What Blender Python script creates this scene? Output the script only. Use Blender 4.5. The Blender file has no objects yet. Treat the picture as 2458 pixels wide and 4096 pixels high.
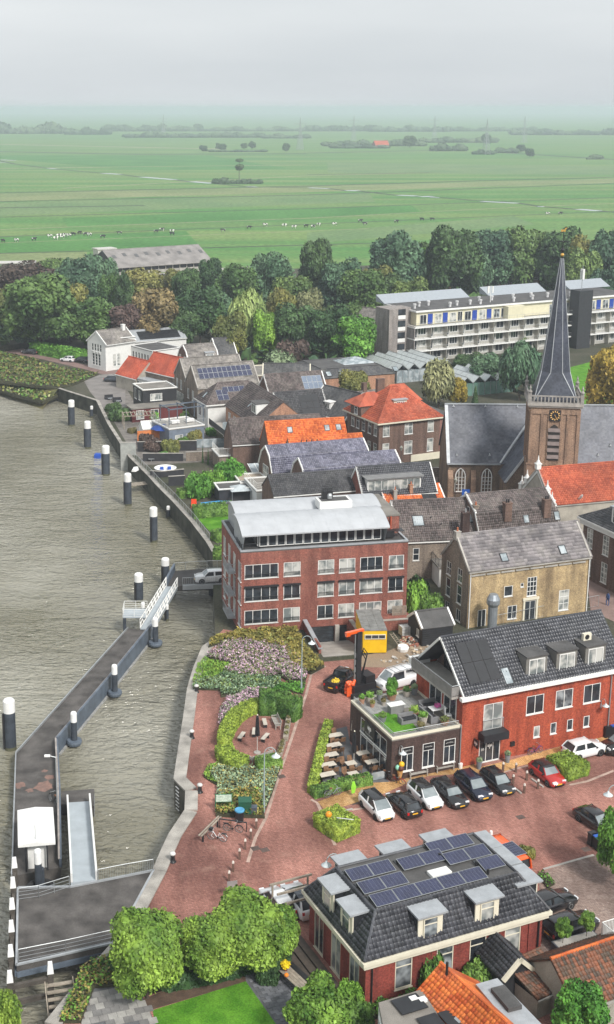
import bpy,math,random
import numpy as np
from mathutils import Vector,Matrix
random.seed(7);rng=np.random.default_rng(7)
SC=bpy.context.scene
COL=SC.collection;D2=math.radians
#camera, sky, sun, exposure
F,CX,CY,H=5200.0,900.0,1700.0,59.6
PITCH=math.atan((CY-430)/F);SP,CP=math.sin(PITCH),math.cos(PITCH)
cam=bpy.data.cameras.new('camera');cam_o=bpy.data.objects.new('camera',cam);COL.objects.link(cam_o)
cam_o.location=(0,0,H);cam_o.rotation_euler=(math.pi/2-PITCH,0,0)
cam.sensor_fit='HORIZONTAL';cam.sensor_width=36.0;cam.lens=36.0*F/2458
cam.shift_x=(1229-CX)/2458;cam.shift_y=(CY-2048)/2458
cam.clip_start=1;cam.clip_end=60000
SC.camera=cam_o
SUN_EL,SUN_AZ=math.radians(44),math.radians(147)
world=bpy.data.worlds.new('World');SC.world=world;world.use_nodes=True
wn=world.node_tree;wn.nodes.clear()
w_out=wn.nodes.new('ShaderNodeOutputWorld');w_bg=wn.nodes.new('ShaderNodeBackground')
sky=wn.nodes.new('ShaderNodeTexSky');sky.sky_type='NISHITA';sky.sun_disc=False
sky.sun_elevation=SUN_EL;sky.sun_rotation=SUN_AZ;sky.air_density=1.6;sky.dust_density=6.0;sky.ozone_density=1.2
hsv=wn.nodes.new('ShaderNodeHueSaturation');hsv.inputs['Saturation'].default_value=0.16;hsv.inputs['Value'].default_value=1.0
w_mix=wn.nodes.new('ShaderNodeMix');w_mix.data_type='RGBA';w_mix.inputs[0].default_value=0.72
w_tc=wn.nodes.new('ShaderNodeTexCoord');w_map=wn.nodes.new('ShaderNodeMapping');w_map.inputs['Scale'].default_value=(1.2,1.2,7)
w_no=wn.nodes.new('ShaderNodeTexNoise');w_no.inputs['Scale'].default_value=1.6;w_no.inputs['Detail'].default_value=4
w_ra=wn.nodes.new('ShaderNodeValToRGB')
w_ra.color_ramp.elements[0].position=0.3;w_ra.color_ramp.elements[0].color=(6.2,6.65,6.95,1)
w_ra.color_ramp.elements[1].position=0.7;w_ra.color_ramp.elements[1].color=(7.7,8.05,8.25,1)
L_=wn.links.new
L_(sky.outputs[0],hsv.inputs['Color']);L_(hsv.outputs[0],w_mix.inputs[6])
L_(w_tc.outputs['Generated'],w_map.inputs[0]);L_(w_map.outputs[0],w_no.inputs['Vector']);L_(w_no.outputs[0],w_ra.inputs[0])
L_(w_ra.outputs[0],w_mix.inputs[7]);L_(w_mix.outputs[2],w_bg.inputs[0]);w_bg.inputs[1].default_value=0.051
L_(w_bg.outputs[0],w_out.inputs[0])
sun=bpy.data.lights.new('sun','SUN');sun.energy=1.5;sun.angle=math.radians(10);sun.color=(1,0.96,0.9)
sun_o=bpy.data.objects.new('sun',sun);COL.objects.link(sun_o)
sd=Vector((math.sin(SUN_AZ)*math.cos(SUN_EL),math.cos(SUN_AZ)*math.cos(SUN_EL),math.sin(SUN_EL)))
sun_o.rotation_euler=(-sd).to_track_quat('-Z','Y').to_euler();sun_o.location=(40,-40,120)
SC.view_settings.view_transform='Standard';SC.view_settings.look='None'
SC.view_settings.exposure=1.42;SC.view_settings.gamma=1.0;SC.view_settings.use_curve_mapping=False
SC.render.engine='CYCLES'
try:
 SC.cycles.max_bounces=6;SC.cycles.volume_bounces=1;SC.cycles.diffuse_bounces=3;SC.cycles.transparent_max_bounces=8
 SC.cycles.use_denoising=True;SC.cycles.volume_step_rate=4
 SC.cycles.caustics_reflective=False;SC.cycles.caustics_refractive=False
except Exception:
 pass
#survey: photograph points to the ground plan (metres)
SHEETS=dict(a=(1700,1400,1.9578),b=(1700,1850,1.9578),c=(850,1900,1.7459),d=(400,1750,2.4733),e=(0,2200,1.6489),f=(0,2800,2.12),g=(0,3400,2.12),h=(650,2450,2.12),i=(1200,2400,2.12),j=(1650,2400,1.8366),k=(1200,2850,2.12),l=(1750,2850,2.096),m=(650,3050,2.12),n=(1150,3250,2.12),o=(1700,3250,1.9578),p=(400,3500,1.7459),q=(200,1300,1.855),r=(700,1350,1.855),s=(1200,1450,1.855),t=(0,950,1.8098),u=(820,950,1.8098),v=(1440,950,1.4578),w=(0,400,1.2075),x=(1229,400,1.2075),z=(0,0,0.60374))
def P(x,y,z=0.0):
 u=(x-CX)/F;v=(y-CY)/F;t=(H-z)/(SP+v*CP)
 return Vector((u*t,t*(CP-v*SP),z))
def at(s,x,y,z=0.0):
 ox,oy,k=SHEETS[s]
 return P(ox+x/k,oy+y/k,z)
#mesh collecting
class MB:
 def __init__(s):s.v=[];s.f=[];s.m=[]
 def add(s,vs,fs,m=0,M=None):
  o=len(s.v)
  s.v+=[tuple(M@Vector(p))for p in vs]if M is not None else[tuple(p)for p in vs]
  for f in fs:s.f.append(tuple(i+o for i in f));s.m.append(m)
  return s
 def poly(s,pts,m=0):return s.add(pts,[tuple(range(len(pts)))],m)
 def box(s,x0,y0,z0,x1,y1,z1,m=0,M=None):
  return s.add([(x0,y0,z0),(x1,y0,z0),(x1,y1,z0),(x0,y1,z0),(x0,y0,z1),(x1,y0,z1),(x1,y1,z1),(x0,y1,z1)],[(0,3,2,1),(4,5,6,7),(0,1,5,4),(1,2,6,5),(2,3,7,6),(3,0,4,7)],m,M)
 def prism(s,pts,z0,z1,m=0,M=None,mtop=None):
  n=len(pts)
  area=sum(pts[i][0]*pts[(i+1)%n][1]-pts[(i+1)%n][0]*pts[i][1]for i in range(n))
  if area<0:pts=pts[::-1]
  vs=[(p[0],p[1],z0)for p in pts]+[(p[0],p[1],z1)for p in pts]
  s.add(vs,[tuple(range(n-1,-1,-1))]+[(i,(i+1)%n,n+(i+1)%n,n+i)for i in range(n)],m,M)
  return s.add([(p[0],p[1],z1)for p in pts],[tuple(range(n))],m if mtop is None else mtop,M)
 def plate(s,pts,th,m=0,M=None):
  """polygon in space with thickness th against its normal"""
  n=len(pts);ps=[Vector(p)for p in pts]
  nr=Vector((0,0,0))
  for i in range(n):nr+=ps[i].cross(ps[(i+1)%n])
  nr.normalize()
  lo=[p-nr*th for p in ps]
  return s.add(ps+lo,[tuple(range(n)),tuple(range(2*n-1,n-1,-1))]+[(n+i,n+(i+1)%n,(i+1)%n,i)for i in range(n)],m,M)
 def cyl(s,p0,p1,r0,r1=None,n=8,m=0,M=None,cap=True):
  r1=r0 if r1 is None else r1
  a,b=Vector(p0),Vector(p1);d=(b-a).normalized()
  e=d.orthogonal().normalized();g=d.cross(e)
  vs=[]
  for c,r in((a,r0),(b,r1)):
   for k in range(n):
    t=2*math.pi*k/n;vs.append(c+(e*math.cos(t)+g*math.sin(t))*r)
  fs=[(k,(k+1)%n,n+(k+1)%n,n+k)for k in range(n)]
  if cap:fs+=[tuple(range(n-1,-1,-1)),tuple(range(n,2*n))]
  return s.add(vs,fs,m,M)
 def tube(s,pts,r,n=6,m=0,M=None):
  for a,b in zip(pts,pts[1:]):s.cyl(a,b,r,r,n,m,M)
  return s
 def lathe(s,prof,n=12,m=0,M=None,c=(0,0)):
  vs=[]
  for r,z in prof:
   for k in range(n):
    t=2*math.pi*k/n;vs.append((c[0]+r*math.cos(t),c[1]+r*math.sin(t),z))
  q=len(prof);fs=[]
  for j in range(q-1):
   for k in range(n):fs.append((j*n+k,j*n+(k+1)%n,(j+1)*n+(k+1)%n,(j+1)*n+k))
  fs+=[tuple(range(n-1,-1,-1)),tuple(range((q-1)*n,q*n))]
  return s.add(vs,fs,m,M)
 def ball(s,c,r,m=0,n=8,sq=1.0):
  prof=[(max(0.001,r*math.sin(math.pi*j/6)),c[2]-r*sq*math.cos(math.pi*j/6))for j in range(7)]
  return s.lathe(prof,n,m,None,(c[0],c[1]))
 def mesh(s,name,mats,smooth=False):
  me=bpy.data.meshes.new(name)
  me.from_pydata(s.v,[],s.f)
  for x in mats:me.materials.append(x)
  me.polygons.foreach_set('material_index',np.array(s.m,dtype=np.int32))
  if smooth:me.polygons.foreach_set('use_smooth',np.ones(len(s.f),dtype=bool))
  boxuv(me);me.update()
  return me
 def build(s,name,mats,parent=None,M=None,smooth=False):
  if not isinstance(mats,(list,tuple)):mats=[mats]
  return link(name,s.mesh(name,mats,smooth),parent,M)
def boxuv(me):
 n=len(me.loops)
 if not n:return
 me.update()
 co=np.empty(len(me.vertices)*3);me.vertices.foreach_get('co',co);co=co.reshape(-1,3)
 vi=np.empty(n,dtype=np.int32);me.loops.foreach_get('vertex_index',vi)
 nf=len(me.polygons);nr=np.empty(nf*3);me.polygons.foreach_get('normal',nr);nr=nr.reshape(-1,3)
 tot=np.empty(nf,dtype=np.int32);me.polygons.foreach_get('loop_total',tot)
 fn=np.repeat(nr,tot,axis=0)
 t=np.stack([-fn[:,1],fn[:,0],np.zeros(n)],1);l=np.linalg.norm(t,axis=1)
 flat=l<1e-3;t[flat]=(1,0,0);l[flat]=1;t/=l[:,None]
 b=np.cross(fn,t);p=co[vi]
 uv=np.stack([(p*t).sum(1),(p*b).sum(1)],1)
 lay=me.uv_layers.new(name='metres');lay.data.foreach_set('uv',uv.ravel().astype(np.float32))
def link(name,data,parent=None,M=None):
 o=bpy.data.objects.new(name,data);COL.objects.link(o)
 if parent is not None:o.parent=parent
 if M is not None:o.matrix_local=M
 return o
def np_mesh(name,V,Q,mats,uv=None,mi=None,smooth=False):
 """vertices (n,3) and quads (m,4) straight from numpy"""
 me=bpy.data.meshes.new(name);V=np.asarray(V,np.float32);Q=np.asarray(Q,np.int32)
 k=Q.shape[1]
 me.vertices.add(len(V));me.vertices.foreach_set('co',V.ravel())
 me.loops.add(Q.size);me.loops.foreach_set('vertex_index',Q.ravel())
 me.polygons.add(len(Q));me.polygons.foreach_set('loop_start',np.arange(0,Q.size,k,dtype=np.int32))
 for x in mats:me.materials.append(x)
 if mi is not None:me.polygons.foreach_set('material_index',np.asarray(mi,np.int32))
 if smooth:me.polygons.foreach_set('use_smooth',np.ones(len(Q),dtype=bool))
 me.update(calc_edges=True)
 if uv is not None:
  lay=me.uv_layers.new(name='metres');lay.data.foreach_set('uv',np.asarray(uv,np.float32).ravel())
 return me
def tag(o,label=None,cat=None,group=None,kind=None):
 if label:o['label']=label
 if cat:o['category']=cat
 if group:o['group']=group
 if kind:o['kind']=kind
 return o
def thing(name,label,cat,loc=(0,0,0),rz=0.0,group=None):
 o=bpy.data.objects.new(name,None);COL.objects.link(o)
 o.empty_display_size=0.3;o.location=loc;o.rotation_euler=(0,0,rz)
 return tag(o,label,cat,group)
KIDS={}
def copy_tree(o,parent=None):
 c=o.copy();COL.objects.link(c);c.parent=parent
 if o.name not in KIDS:KIDS[o.name]=list(o.children)
 for ch in KIDS[o.name]:copy_tree(ch,c)
 return c
def frame(o,dx,dy=None,oz=0):
 """matrix with origin o, local x along dx (horizontal), z up"""
 d=Vector((dx[0],dx[1],0)).normalized();n=Vector((-d.y,d.x,0))
 return Matrix(((d.x,n.x,0,o[0]),(d.y,n.y,0,o[1]),(0,0,1,o[2]+oz),(0,0,0,1)))
def Tr(x,y,z,rz=0.0,s=1.0):return Matrix.Translation((x,y,z))@Matrix.Rotation(rz,4,'Z')@Matrix.Scale(s,4)
#materials
MATS={}
def nt(name):
 m=bpy.data.materials.new(name);m.use_nodes=True;t=m.node_tree
 return m,t,t.nodes['Principled BSDF'],t.nodes,t.links.new
def ramp(N,a,b,p0=0.3,p1=0.7):
 r=N.new('ShaderNodeValToRGB');r.color_ramp.elements[0].position=p0;r.color_ramp.elements[1].position=p1
 r.color_ramp.elements[0].color=(*a,1);r.color_ramp.elements[1].color=(*b,1);return r
def mix(N,L,a,b,fac,mode='MIX'):
 x=N.new('ShaderNodeMix');x.data_type='RGBA';x.blend_type=mode
 for k,s in((0,fac),(6,a),(7,b)):
  if hasattr(s,'is_linked'):L(s,x.inputs[k])
  elif isinstance(s,(int,float)):x.inputs[k].default_value=s
  else:x.inputs[k].default_value=(*s,1)
 return x.outputs[2]
def noise(N,L,coord,scale,detail=3,rough=0.55,sx=(1,1,1)):
 tc=N.new('ShaderNodeTexCoord');mp=N.new('ShaderNodeMapping');mp.inputs['Scale'].default_value=sx
 n=N.new('ShaderNodeTexNoise');n.inputs['Scale'].default_value=scale;n.inputs['Detail'].default_value=detail;n.inputs['Roughness'].default_value=rough
 L(tc.outputs[coord],mp.inputs[0]);L(mp.outputs[0],n.inputs['Vector'])
 return n.outputs[0]
def world_noise(N,L,scale,detail=3,sx=(1,1,1)):
 g=N.new('ShaderNodeNewGeometry');mp=N.new('ShaderNodeMapping');mp.inputs['Scale'].default_value=sx
 n=N.new('ShaderNodeTexNoise');n.inputs['Scale'].default_value=scale;n.inputs['Detail'].default_value=detail
 L(g.outputs['Position'],mp.inputs[0]);L(mp.outputs[0],n.inputs['Vector']);return n.outputs[0]
def bump(N,L,B,h,strength=0.3,dist=0.02):
 b=N.new('ShaderNodeBump');b.inputs['Strength'].default_value=strength;b.inputs['Distance'].default_value=dist
 L(h,b.inputs['Height']);L(b.outputs[0],B.inputs['Normal'])
def plain(name,c,rough=0.6,var=0.15,scale=1.5,metal=0.0,c2=None,bp=0.0,spec=0.4,grain=14):
 if name in MATS:return MATS[name]
 m,t,B,N,L=nt(name)
 c2=c2 or tuple(min(1,x*(1+var))for x in c);c1=tuple(x*(1-var)for x in c)if c2 is not None else c
 n1=world_noise(N,L,scale,4);r=ramp(N,c1,c2);L(n1,r.inputs[0])
 n2=world_noise(N,L,grain,2);r2=ramp(N,(1-var,)*3,(1+var*0.6,)*3,0.25,0.75);L(n2,r2.inputs[0])
 L(mix(N,L,r.outputs[0],r2.outputs[0],1.0,'MULTIPLY'),B.inputs['Base Color'])
 B.inputs['Roughness'].default_value=rough;B.inputs['Metallic'].default_value=metal;B.inputs['Specular IOR Level'].default_value=spec
 if bp:bump(N,L,B,n2,bp,0.03)
 MATS[name]=m;return m
def brick(name,a,b,mortar=(0.3,0.27,0.24),stain=(0.12,0.09,0.07),st=0.35,sc=1.0):
 if name in MATS:return MATS[name]
 m,t,B,N,L=nt(name)
 uv=N.new('ShaderNodeUVMap');br=N.new('ShaderNodeTexBrick');L(uv.outputs[0],br.inputs['Vector'])
 br.inputs['Scale'].default_value=1.0;br.inputs['Brick Width'].default_value=0.24*sc;br.inputs['Row Height'].default_value=0.078*sc
 br.inputs['Mortar Size'].default_value=0.008*sc;br.inputs['Color1'].default_value=(*a,1);br.inputs['Color2'].default_value=(*b,1);br.inputs['Mortar'].default_value=(*mortar,1)
 n1=world_noise(N,L,0.55,5);r=ramp(N,(0,0,0),(1,1,1),0.42,0.75);L(n1,r.inputs[0])
 f=N.new('ShaderNodeMath');f.operation='MULTIPLY';f.inputs[1].default_value=st;L(r.outputs[0],f.inputs[0])
 c1=mix(N,L,br.outputs[0],stain,f.outputs[0])
 n2=world_noise(N,L,7.0,3);r2=ramp(N,(0.66,)*3,(1.34,)*3,0.3,0.72);L(n2,r2.inputs[0])
 n4=world_noise(N,L,1.3,4,(1,1,.12));r4=ramp(N,(.72,.72,.74),(1.12,)*3,.34,.6);L(n4,r4.inputs[0]);c1=mix(N,L,c1,r4.outputs[0],1.0,'MULTIPLY')
 L(mix(N,L,c1,r2.outputs[0],1.0,'MULTIPLY'),B.inputs['Base Color'])
 B.inputs['Roughness'].default_value=0.85;B.inputs['Specular IOR Level'].default_value=0.25
 bump(N,L,B,br.outputs['Fac'],-0.3,0.01)
 MATS[name]=m;return m
def tilemat(name,a,b,moss=(0.1,0.1,0.07),mo=0.25,rough=0.6,spec=0.35,grid=None):
 """roof tiles: one tint for every tile (UV counts tiles); grid=(w,l) where the tiles are only relief"""
 if name in MATS:return MATS[name]
 m,t,B,N,L=nt(name)
 uv=N.new('ShaderNodeUVMap');src=uv.outputs[0]
 if grid:
  mp=N.new('ShaderNodeMapping');mp.inputs['Scale'].default_value=(1/grid[0],1/grid[1],1);L(src,mp.inputs[0]);src=mp.outputs[0]
 fl=N.new('ShaderNodeVectorMath');fl.operation='FLOOR';L(src,fl.inputs[0])
 wn_=N.new('ShaderNodeTexWhiteNoise');wn_.noise_dimensions='3D'
 oi=N.new('ShaderNodeObjectInfo');ad=N.new('ShaderNodeVectorMath');ad.operation='ADD';L(fl.outputs[0],ad.inputs[0])
 cmb=N.new('ShaderNodeCombineXYZ');L(oi.outputs['Random'],cmb.inputs[2]);L(cmb.outputs[0],ad.inputs[1]);L(ad.outputs[0],wn_.inputs['Vector'])
 r=ramp(N,a,b,0.1,0.9);L(wn_.outputs['Value'],r.inputs[0])
 n1=world_noise(N,L,0.7,5);rm=ramp(N,(0,0,0),(mo,)*3,0.45,0.75);L(n1,rm.inputs[0])
 c=mix(N,L,r.outputs[0],moss,rm.outputs[0])
 n2=world_noise(N,L,16,2);r2=ramp(N,(0.7,)*3,(1.25,)*3);L(n2,r2.inputs[0])
 n4=world_noise(N,L,.35,5);r4=ramp(N,(.7,)*3,(1.15,)*3,.35,.62);L(n4,r4.inputs[0]);c=mix(N,L,c,r4.outputs[0],1.0,'MULTIPLY')
 L(mix(N,L,c,r2.outputs[0],1.0,'MULTIPLY'),B.inputs['Base Color'])
 B.inputs['Roughness'].default_value=rough;B.inputs['Specular IOR Level'].default_value=spec
 if grid:
  br=N.new('ShaderNodeTexBrick');L(uv.outputs[0],br.inputs['Vector']);br.inputs['Scale'].default_value=1
  br.inputs['Brick Width'].default_value=grid[0];br.inputs['Row Height'].default_value=grid[1];br.inputs['Mortar Size'].default_value=0.035;br.inputs['Mortar Smooth'].default_value=0.6
  bump(N,L,B,br.outputs['Fac'],-0.8,0.04)
 MATS[name]=m;return m
def leafmat(name,dark,light,hue=0.03,scale=0.5,tint=None,tf=0.25):
 if name in MATS:return MATS[name]
 m,t,B,N,L=nt(name)
 n1=noise(N,L,'Object',scale,3);r=ramp(N,tuple(x*1.2 for x in dark),tuple(min(.9,x*1.6)for x in light),0.32,0.66);L(n1,r.inputs[0])
 uv=N.new('ShaderNodeUVMap');fl=N.new('ShaderNodeVectorMath');fl.operation='FLOOR';L(uv.outputs[0],fl.inputs[0])
 w=N.new('ShaderNodeTexWhiteNoise');L(fl.outputs[0],w.inputs['Vector'])
 r2=ramp(N,(0.6,)*3,(1.45,)*3,0.0,1.0);L(w.outputs['Value'],r2.inputs[0])
 c=mix(N,L,r.outputs[0],r2.outputs[0],1.0,'MULTIPLY')
 if tint:
  n3=noise(N,L,'Object',scale*0.55,2);r3=ramp(N,(0,0,0),(tf*2,)*3,0.45,0.7);L(n3,r3.inputs[0])
  c=mix(N,L,c,tint,r3.outputs[0])
 oi=N.new('ShaderNodeObjectInfo');hs=N.new('ShaderNodeHueSaturation')
 mr=N.new('ShaderNodeMapRange');mr.inputs[3].default_value=0.5-hue;mr.inputs[4].default_value=0.5+hue;L(oi.outputs['Random'],mr.inputs[0])
 mv=N.new('ShaderNodeMapRange');mv.inputs[3].default_value=1.2;mv.inputs[4].default_value=0.8;L(oi.outputs['Random'],mv.inputs[0])
 L(mr.outputs[0],hs.inputs['Hue']);L(mv.outputs[0],hs.inputs['Value']);L(c,hs.inputs['Color'])
 L(hs.outputs[0],B.inputs['Base Color']);B.inputs['Roughness'].default_value=0.55;B.inputs['Specular IOR Level'].default_value=0.25
 MATS[name]=m;return m
def glassmat(name,c,rough=0.06,curtain_or_reflection=None):
 if name in MATS:return MATS[name]
 m,t,B,N,L=nt(name)
 n1=world_noise(N,L,0.9,2);r=ramp(N,c,curtain_or_reflection or tuple(x*2.2 for x in c),0.42,0.6);L(n1,r.inputs[0]);L(r.outputs[0],B.inputs['Base Color'])
 B.inputs['Roughness'].default_value=rough;B.inputs['Specular IOR Level'].default_value=0.6
 MATS[name]=m;return m
C=plain
WHITE=C('white_paint',(0.72,0.72,0.7),0.5,0.06);CREAM=C('cream_paint',(0.66,0.62,0.5),0.55,0.06)
ZINC=C('zinc_sheet',(0.36,0.38,0.4),0.5,0.12,metal=0.2);DKFRAME=C('dark_paint',(0.022,0.024,0.028),0.45,0.15)
ASPHALT=C('asphalt',(0.068,0.064,0.062),0.9,0.28,0.35,bp=0.3);CONC=C('concrete',(0.36,0.34,0.31),0.85,0.22,0.8,bp=0.3)
CONC_D=C('weathered_concrete',(0.12,0.115,0.1),0.9,0.35,0.7,bp=0.3);BITU=C('roof_bitumen',(0.085,0.083,0.082),0.85,0.3,0.6)
GRAVEL_R=C('gravel_roof',(0.2,0.185,0.165),0.9,0.25,0.6);STEEL=C('blue_grey_steel',(0.09,0.11,0.14),0.5,0.2,0.9,metal=0.2)
GALV=C('galvanised_steel',(0.4,0.42,0.43),0.4,0.12,metal=0.5);WOOD=C('weathered_wood',(0.3,0.26,0.21),0.8,0.25,3.0)
BLACKP=C('black_plastic',(0.018,0.018,0.02),0.4,0.1);BLACKW=C('black_stained_wood',(0.022,0.023,0.026),0.6,0.25)
GLASS=glassmat('dark_glass',(0.018,0.022,0.027));CURT=glassmat('curtained_glass',(0.16,0.18,0.18),0.12,(0.5,0.5,0.47));GLASS_R=glassmat('painted_reflection_glass',(0.05,0.06,0.068),0.05,(0.3,0.33,0.345));GLASS_S=glassmat('painted_sky_glass',(0.22,0.26,0.28),0.05,(0.4,0.44,0.46))  # last two glasses: pale colours paint the mirrored sky
SOLAR=C('solar_cells',(0.022,0.026,0.062),0.16,0.25,1.2,spec=0.6);SOLARG=C('solar_cells_pale',(0.16,0.2,0.26),0.15,0.1,spec=0.6)
SOLARB=C('black_solar_cells',(0.02,0.021,0.024),0.35,0.15)
#windows, walls, roofs, houses
WCACHE={}
def window_mesh(w,h,style,mat,sill=True):
 key=(round(w,2),round(h,2),style,mat.name,sill)
 if key in WCACHE:return WCACHE[key]
 m=MB();t=0.075 if w>0.6 else 0.06;y0,y1=0.015,0.11
 def bar(x0,z0,x1,z1,d=0.0):m.box(x0,y0+d,z0,x1,y1-d,z1)
 bar(0,0,w,t);bar(0,h-t,w,h);bar(0,t,t,h-t);bar(w-t,t,w,h-t)
 s=t*0.42
 def vb(f,z0=t,z1=h-t):bar(w*f-s,z0,w*f+s,z1,.004)
 def hb(f,x0=t,x1=w-t):bar(x0,h*f-s,x1,h*f+s,.008)
 for ch in style.split('+'):
  if ch[:1]=='v':
   n=int(ch[1:]);[vb(k/n)for k in range(1,n)]
  elif ch[:1]=='h':
   n=int(ch[1:]);[hb(k/n)for k in range(1,n)]
  elif ch=='t':hb(0.68)
  elif ch=='T':hb(0.7);vb(0.5,t,h*0.7)
  elif ch=='a':vb(0.36)
 if sill:m.box(-0.05,-0.07,-0.07,w+0.05,0.1,0.0)
 p=MB();p.box(t*0.7,0.06,t*0.7,w-t*0.7,0.075,h-t*0.7)
 WCACHE[key]=(m.mesh('window',[mat]),p.mesh('pane',[GLASS]));return WCACHE[key]
def window(parent,M,w,h,style='',mat=None,glass=None,sill=True,name='window',flat=False):
 """frame with its pane as a child; flat=True keeps both directly under a dormer"""
 fm,pm=window_mesh(w,h,style,mat or WHITE,sill)
 o=link(name,fm,parent,M);p=link('pane',pm,parent if flat else o,M if flat else None)
 g=glass or random.choice((CURT,CURT,GLASS,GLASS_R,GLASS_R))
 if g is not GLASS:p.material_slots[0].link='OBJECT';p.material_slots[0].material=g
 return o
def holed_wall(mb,L,z0,z1,wins,M,m=0,depth=0.12):
 """rectangle L x (z0..z1) in the local xz plane (outside is -y), with recessed openings"""
 xs=sorted({0.0,L,*[a for w in wins for a in(w[0],w[0]+w[2])]});zs=sorted({z0,z1,*[a for w in wins for a in(w[1],w[1]+w[3])]})
 xs=[x for x in xs if 0<=x<=L];zs=[z for z in zs if z0<=z<=z1]
 for i in range(len(xs)-1):
  for j in range(len(zs)-1):
   cx,cz=(xs[i]+xs[i+1])/2,(zs[j]+zs[j+1])/2
   if any(w[0]<cx<w[0]+w[2]and w[1]<cz<w[1]+w[3]for w in wins):continue
   mb.add([(xs[i],0,zs[j]),(xs[i+1],0,zs[j]),(xs[i+1],0,zs[j+1]),(xs[i],0,zs[j+1])],[(0,1,2,3)],m,M)
 for x,z,w,h,*_ in wins:
  d=depth;a=[(x,0,z),(x+w,0,z),(x+w,0,z+h),(x,0,z+h)];b=[(x,d,z),(x+w,d,z),(x+w,d,z+h),(x,d,z+h)]
  mb.add(a+b,[(0,1,5,4),(1,2,6,5),(2,3,7,6),(3,0,4,7),(4,5,6,7)],m,M)
def side_mats(W,D):
 R=math.pi/2
 return dict(f=(Matrix.Identity(4),W),r=(Tr(W,0,0,R),D),b=(Tr(W,D,0,2*R),W),l=(Tr(0,D,0,-R),D))
def put_windows(house,wins,W,D,mat=None,sill=True):
 """wins: {side: [(x, z, w, h, style, glass?)]}; returns nothing, windows become parts"""
 sm=side_mats(W,D)
 for s,lst in wins.items():
  for q in lst:
   x,z,w,h=q[:4];st=q[4]if len(q)>4 else '';g=q[5]if len(q)>5 else None
   window(house,sm[s][0]@Matrix.Translation((x,0,z)),w,h,st,(q[6]if len(q)>6 else mat),g,sill)
def tile_template(w,l,hump,flat=False):
 if flat:prof=[(0,0.0),(0.5*w,0.012),(0.985*w,0.0)]
 else:prof=[(0,0.0),(0.3*w,hump),(0.62*w,hump*0.25),(0.98*w,0.0)]
 n=len(prof);up,lo=0.012,0.04;V=[]
 for x,z in prof:V.append((x,-0.04*l,z+lo))
 for x,z in prof:V.append((x,l*1.0,z+up))
 for x,z in prof:V.append((x,-0.04*l,z+lo-0.035))
 Q=[(i,i+1,n+i+1,n+i)for i in range(n-1)]+[(2*n+i,2*n+i+1,i+1,i)for i in range(n-1)]
 Q+=[(2*n,0,n,n)][:0]
 return np.array(V),np.array(Q)
def inside(poly,x,y):
 c=np.zeros(len(x),bool);n=len(poly)
 for i in range(n):
  x0,y0=poly[i];x1,y1=poly[(i+1)%n]
  if y0==y1:continue
  t=((y0>y)!=(y1>y))&(x<(x1-x0)*(y-y0)/(y1-y0)+x0);c^=t
 return c
def tile_plane(roof,o,u,v,poly,w,l,mat,hump=0.05,solo=0,flat=False,holes=(),world=None,zlift=0.02):
 """lay tiles on a roof plane: o origin, u along the eave, v up the slope (roof-local unit vectors); poly in (u,v) metres.
    solo tiles nearest the camera are objects of their own, the rest one 'stuff' part"""
 o,u,v=Vector(o),Vector(u).normalized(),Vector(v).normalized();n=u.cross(v)
 us=[p[0]for p in poly];vs=[p[1]for p in poly]
 nu=int((max(us)-min(us))/w)+1;nv=int((max(vs)-min(vs))/l)+1
 gu,gv=np.meshgrid(np.arange(nu)*w+min(us),np.arange(nv)*l+min(vs));gu=gu.ravel();gv=gv.ravel()
 k=inside(poly,gu+w/2,gv+l/2)
 for h in holes:k&=~inside(h,gu+w/2,gv+l/2)
 gu,gv=gu[k],gv[k]
 T,Q=tile_template(w,l,hump,flat)
 B=np.array([[u.x,u.y,u.z],[v.x,v.y,v.z],[n.x,n.y,n.z]])
 jit=rng.normal(0,0.006,(len(gu),3));jit[:,:2]*=0.6
 pos=np.stack([gu,gv,np.full(len(gu),zlift)],1)+jit
 W=pos@B+np.array(o)
 if solo:
  Wm=np.array(roof.matrix_world_cache)if hasattr(roof,'matrix_world_cache')else None
  mw=world if world is not None else Matrix.Identity(4)
  c=W@np.array(mw.to_3x3()).T+np.array(mw.translation);d=((c-np.array([0,0,H]))**2).sum(1)
  order=np.argsort(d);one,rest=order[:solo],order[solo:]
  uvq=np.full((Q.size,2),0.5)
  key=('tile',round(w,3),round(l,3),flat,mat.name)
  if key not in WCACHE:WCACHE[key]=np_mesh('roof_tile',T,Q,[mat],uvq)
  me=WCACHE[key];R=Matrix(((u.x,v.x,n.x,0),(u.y,v.y,n.y,0),(u.z,v.z,n.z,0),(0,0,0,1)))
  for i in one:
   link('roof_tile',me,roof,Matrix.Translation(W[i])@R)
 else:rest=np.arange(len(gu))
 if len(rest):
  V=(T@B)[None]+W[rest][:,None];q=Q[None]+(np.arange(len(rest))*len(T))[:,None,None]
  cell=np.stack([gu[rest]/w,gv[rest]/l],1).round()+0.5
  uvs=np.repeat(cell,Q.size,axis=0)
  s=link('tile_courses',np_mesh('tile_courses',V.reshape(-1,3),q.reshape(-1,4),[mat],uvs),roof);s['kind']='stuff'
def ridge_caps(mb,a,b,r=0.11,m=0,step=0.4):
 a,b=Vector(a),Vector(b);L=(b-a).length;n=max(1,int(L/step));d=(b-a)/n
 for i in range(n):mb.cyl(a+d*i,a+d*(i+1.04),r*1.1,r*0.92,7,m)
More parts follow.
